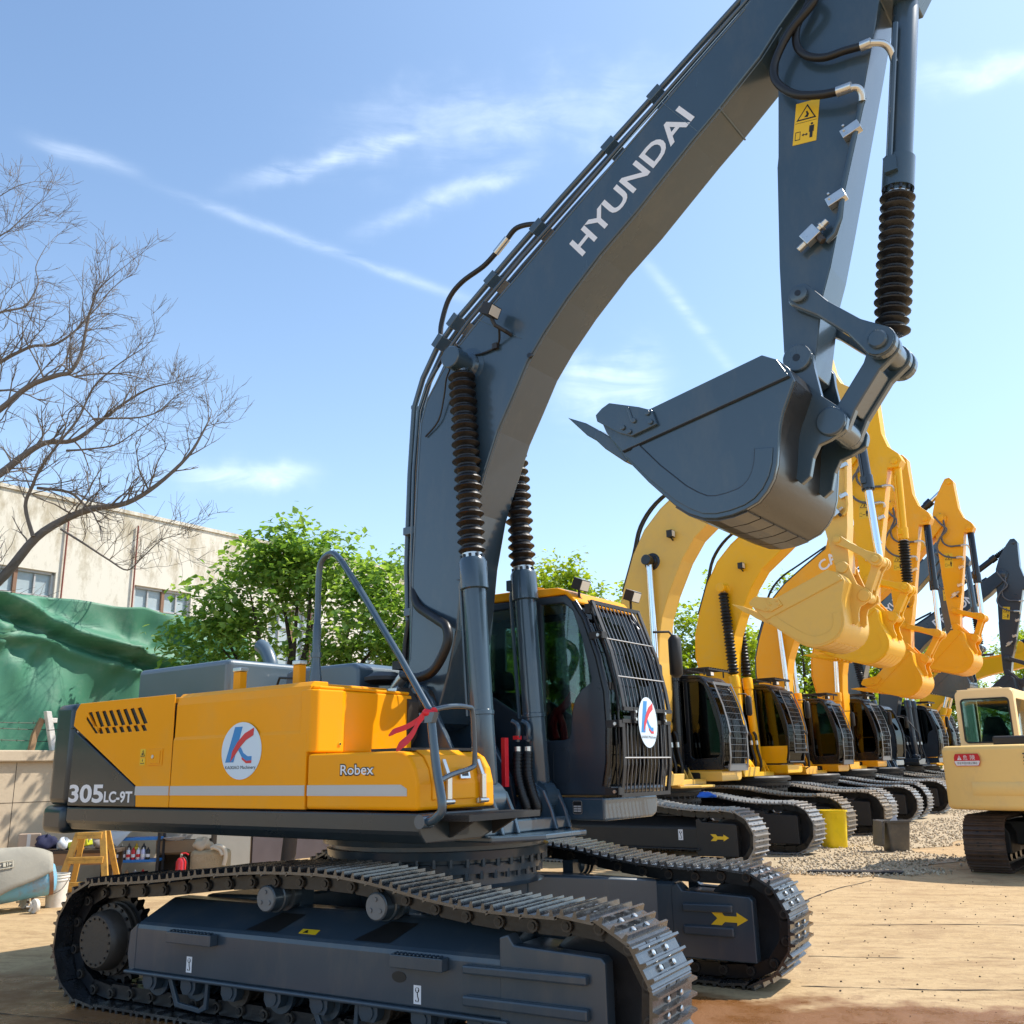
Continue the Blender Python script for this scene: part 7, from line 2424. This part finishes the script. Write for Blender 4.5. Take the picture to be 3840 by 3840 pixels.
# ------------------------------------------------------------------ the cream machine at the right, seen from behind
def cream_machine():
    F = math.atan2(.80, .60)
    root = thing('excavator', 'cream excavator at the right edge seen from behind, red danger sign on its counterweight', 'excavator', (8.95, 16.15, 0), F)
    # local x forward, y left
    path = [(x, .035) for x in (-1.45, -.7, 0, .7, 1.45)] + circ(1.45, .42, .385, 10, -90, 90) + [(.7, .80), (0, .79), (-.7, .80)] + circ(-1.45, .42, .385, 10, 90, 270)[:-1]
    pts, pitch = resample(path, 40)
    for sgn in (-1, 1):
        ya, yb = sorted((sgn*.58, sgn*1.17)); yc = sgn*.875
        mb = MB()
        for (p, t) in pts:
            M = Matrix(((t[0], 0, t[1], p[0]), (0, 1, 0, 0), (t[1], 0, -t[0], p[1]), (0, 0, 0, 1)))
            mb.fx = lambda v, M=M: M @ Vector(v)
            h = pitch*.5
            shoe_geo(mb, RUSTT, ya, yb, pitch, False, 3, STEELB)
            for dy in (-.08, .08):
                mb.prism([(-h, -.09), (h, -.09), (h, -.02), (-h, -.02)], yc+dy-.03, yc+dy+.03, STEELB)
        mb.fx = None
        mb.build('track_chain', root)
        for x in (-1.45, 1.45):
            mb = MB(); mb.lathe((x, yc-.12, .42), (x, yc+.12, .42), [(0, .1), (0, .29), (.24, .29), (.24, .1)], STEELB, 28); mb.build('track_wheel', root, smooth=35)
        mb = MB(); mb.prismx([(sgn*1.10, .25), (sgn*1.10, .55), (sgn*.97, .68), (sgn*.70, .68), (sgn*.63, .55), (sgn*.63, .25)], -1.15, 1.15, BLACKM); mb.build('track_frame', root, bevel=.015)
        for k in range(6):
            mb = MB(); mb.cyl((-1.0+.4*k, yc-.2, .22), (-1.0+.4*k, yc+.2, .22), .09, STEELB, 16); mb.build('track_roller', root, smooth=40)
    mb = MB()
    mb.box((-.6, -.9, .35), (.6, .9, .72), BLACKM); mb.cyl((0, 0, .7), (0, 0, .98), .6, BLACKM, 36)
    mb.build('carbody', root, bevel=.02)
    d = R(0)
    # counterweight: wide, rounded, embossed
    mb = MB()
    n_ = 24
    pl_ = []
    for i in range(n_+1):
        a_ = -1.36+2.72*i/n_
        pl_.append((-2.12 + .42*(abs(a_)/1.36)**2.4, a_))
    prof = [(.0, .96), (.04, .93), (.0, 0)]
    ring = [(-1.55, -1.36)] + pl_ + [(-1.55, 1.36)]
    mb.prismz(ring, .94, 1.91, CREAM)
    cw = mb.build('counterweight', root, bevel=.085, seg=5, smooth=40)
    mb = MB()
    for q in range(1):
        seg_ = [p for p in pl_ if abs(p[1]) < 1.0]
        vs = []
        lo, hi_ = 1.16, 1.36
        for x, y in seg_:
            vs += [(x-.002, y, lo), (x-.022, y, lo+.03), (x-.022, y, hi_-.03), (x-.002, y, hi_)]
        fs = []
        m_ = len(seg_)
        for i in range(m_-1):
            for k in range(3):
                fs.append((4*i+k, 4*i+k+1, 4*i+5+k, 4*i+4+k))
        mb.add(vs, fs, CREAM)
    mb.build('raised_panel', cw, smooth=50)
    # danger sign: white plate with a crimson upper half
    def cwx(y):
        return -2.12 + .42*(abs(y)/1.36)**2.4
    y0, y1 = 1.13, .72
    P0 = Vector((cwx(y0), y0, 1.60)); P1 = Vector((cwx(y1), y1, 1.60))
    pl = Plane(P0, P1-P0, (0, 0, 1))
    w = (P1-P0).length; hh = .185
    oc = [(.06*w, 0), (.94*w, 0), (w, .28*hh), (w, .72*hh), (.94*w, hh), (.06*w, hh), (0, .72*hh), (0, .28*hh)]
    mb = MB()
    pl.poly(mb, oc, LOGOR, .030)
    sh = lambda L, k: [(w/2+(a-w/2)*k, hh/2+(b-hh/2)*(1-(1-k)*2.2)) for a, b in L]
    s_ = sh(oc, .965)
    pl.poly(mb, [p for p in s_ if p[1] < .5*hh] and [(s_[0][0], s_[0][1]), (s_[1][0], s_[1][1]), s_[2], (s_[2][0], .42*hh), (s_[7][0], .42*hh), s_[7]], WHITE, .032)
    pl.poly(mb, [(.13*w, .50*hh), (.30*w, .50*hh), (.215*w, .88*hh)], WHITE, .032)
    pl.poly(mb, [(.207*w, .60*hh), (.223*w, .60*hh), (.228*w, .78*hh), (.202*w, .78*hh)], LOGOR, .034)
    pl.poly(mb, [(.207*w, .54*hh), (.223*w, .54*hh), (.223*w, .57*hh), (.207*w, .57*hh)], LOGOR, .034)
    pl.text(mb, "危", .37*w, .49*hh, .53*w, .90*hh, WHITE, .033)
    pl.text(mb, "険", .64*w, .49*hh, .83*w, .90*hh, WHITE, .033)
    pl.text(mb, "作业半径内禁止接近", .12*w, .14*hh, .89*w, .34*hh, DECALB, .034)
    mb.build('danger_sign', cw)
    mb = MB()
    pl2 = Plane((cwx(.12)-.012, .12, 1.60), (0, -1, 0), (0, 0, 1))
    pl2.text(mb, "7", 0, .10, .06, .18, DECALB, .010, bold=.05)
    pl2.text(mb, "3", 0, .0, .06, .08, DECALB, .010, bold=.05)
    mb.build('lettering', cw)
    # body behind the counterweight
    mb = MB()
    mb.box((-1.54, -1.33, .98), (1.25, 1.33, 1.15), BLACKM)
    mb.build('upper_frame', root, bevel=.02)
    mb = MB()
    mb.box((-1.54, -1.34, 1.152), (.2, .30, 1.84), CREAM)
    mb.box((.21, -1.34, 1.152), (1.22, -.45, 1.80), CREAM)
    mb.box((-1.54, .305, 1.152), (-.38, 1.34, 1.84), CREAM)
    mb.build('engine_hood', root, bevel=.04, seg=3)
    mb = MB()
    mb.box((-1.52, -.15, 1.90), (-.9, .62, 2.05), BLACKM)
    mb.build('cover_cap', root, bevel=.035, seg=3)
    # cab
    mb = MB()
    X0, X1, Ya, Yb, Z0, Z1 = -.36, 1.20, .42, 1.34, 1.155, 2.86
    yy = lambda y0, z0, y1, z1, r: rrect(y0, z0, y1, z1, r)
    def plx(outer, holes, x0, x1, m):
        k = MB(); k.plate(outer, holes, 0, 1, m)
        mb.add([(x0 if y < .5 else x1, a_, z) for a_, y, z in k.v], k.f, m)
    plx(rrect(Ya, Z0, Yb, Z1, .10), [rrect(Ya+.09, 1.98, Yb-.09, Z1-.16, .06)], X0, X0+.06, CREAML)
    mb.plate(rrect(X0+.07, Z0, X1, Z1-.02, .08), [rrect(X0+.18, 1.75, X1-.10, Z1-.16, .06)], Yb-.04, Yb, CREAML)
    mb.plate(rrect(X0+.07, Z0, X1, Z1-.02, .08), [rrect(X0+.18, 1.75, X1-.10, Z1-.16, .06)], Ya, Ya+.04, CREAML)
    mb.box((X0+.03, Ya+.04, Z1-.10), (X1-.02, Yb-.04, Z1+.012), CREAML)
    mb.box((X1-.05, Ya+.05, Z0), (X1, Yb-.05, 1.5), CREAML)
    cb = mb.build('cab', root, bevel=.025, seg=3)
    mb = MB()
    ring_ = [(X0-.004, a_, z) for a_, z in rrect(Ya+.085, 1.975, Yb-.085, Z1-.155, .06)]
    mb.tube([tuple(p) for p in ring_ + ring_[:2]], .013, BLACKM, 6)
    mb.build('window_seal', cb)
    mb = MB()
    mb.box((X0+.02, Ya+.09, 1.98), (X0+.026, Yb-.09, Z1-.16), GLASS)
    mb.box((X0+.18, Yb-.022, 1.75), (X1-.10, Yb-.018, Z1-.16), GLASS)
    mb.box((X0+.18, Ya+.018, 1.75), (X1-.10, Ya+.022, Z1-.16), GLASS)
    mb.box((X1-.03, Ya+.08, 1.5), (X1-.024, Yb-.08, Z1-.12), GLASS)
    mb.build('window', cb)
    mb = MB()
    mb.prismx([(.58, 1.6), (1.14, 1.6), (1.10, 2.02), (1.02, 2.36), (.97, 2.42), (.78, 2.42), (.73, 2.36), (.62, 2.02)], .12, .26, SEAT)
    mb.box((.2, .60, 1.45), (.7, 1.12, 1.62), SEAT)
    mb.build('seat', cb, bevel=.03, seg=3)
    mb = MB(); mb.box((X0+.10, Ya+.2, Z1+.014), (X1-.2, Yb-.2, Z1+.035), CREAML); mb.build('cab_roof', cb, bevel=.01)
    mb = MB()
    mb.tube([(1.18, 1.36, 1.3), (1.22, 1.50, 1.35), (1.22, 1.52, 2.6), (1.18, 1.42, 2.68), (1.0, 1.36, 2.68)], .030, SILVER, 8, 3)
    mb.tube([(1.18, 1.40, 2.2), (1.22, 1.52, 2.2)], .02, SILVER, 8)
    mb.build('handrail', root, smooth=50)
    # boom folded forward, hidden from the yard side
    c = rowpal(CREAML)
    mb = MB()
    mb.prism([(.55, 1.25), (.75, 1.2), (1.4, 2.2), (2.6, 3.0), (3.9, 2.6), (3.95, 2.75), (2.6, 3.35), (1.1, 2.7)], -.02-.17, -.02+.17, CREAML)
    mb.build('boom', root, bevel=.012)
    mb = MB()
    mb.prism([(3.75, 2.95), (4.0, 2.95), (4.05, 2.4), (3.7, .95), (3.55, .95), (3.65, 2.3)], -.14, .12, CREAML)
    mb.build('arm', root, bevel=.012)
    mb = MB()
    mb.prism([(3.5, 1.05), (3.8, 1.0), (3.95, .6), (3.7, .15), (3.2, .05), (2.75, .35), (3.1, .5)], -.5, .5, CREAML)
    mb.build('bucket', root, bevel=.02)
    for s in (-1, 1):
        mb = MB(); mb.cyl((.95, s*.25-.02, 1.2), (1.9, s*.25-.02, 2.3), .06, CREAML, 14); mb.build('boom_cylinder', root, smooth=50)
    return root
cream_machine()
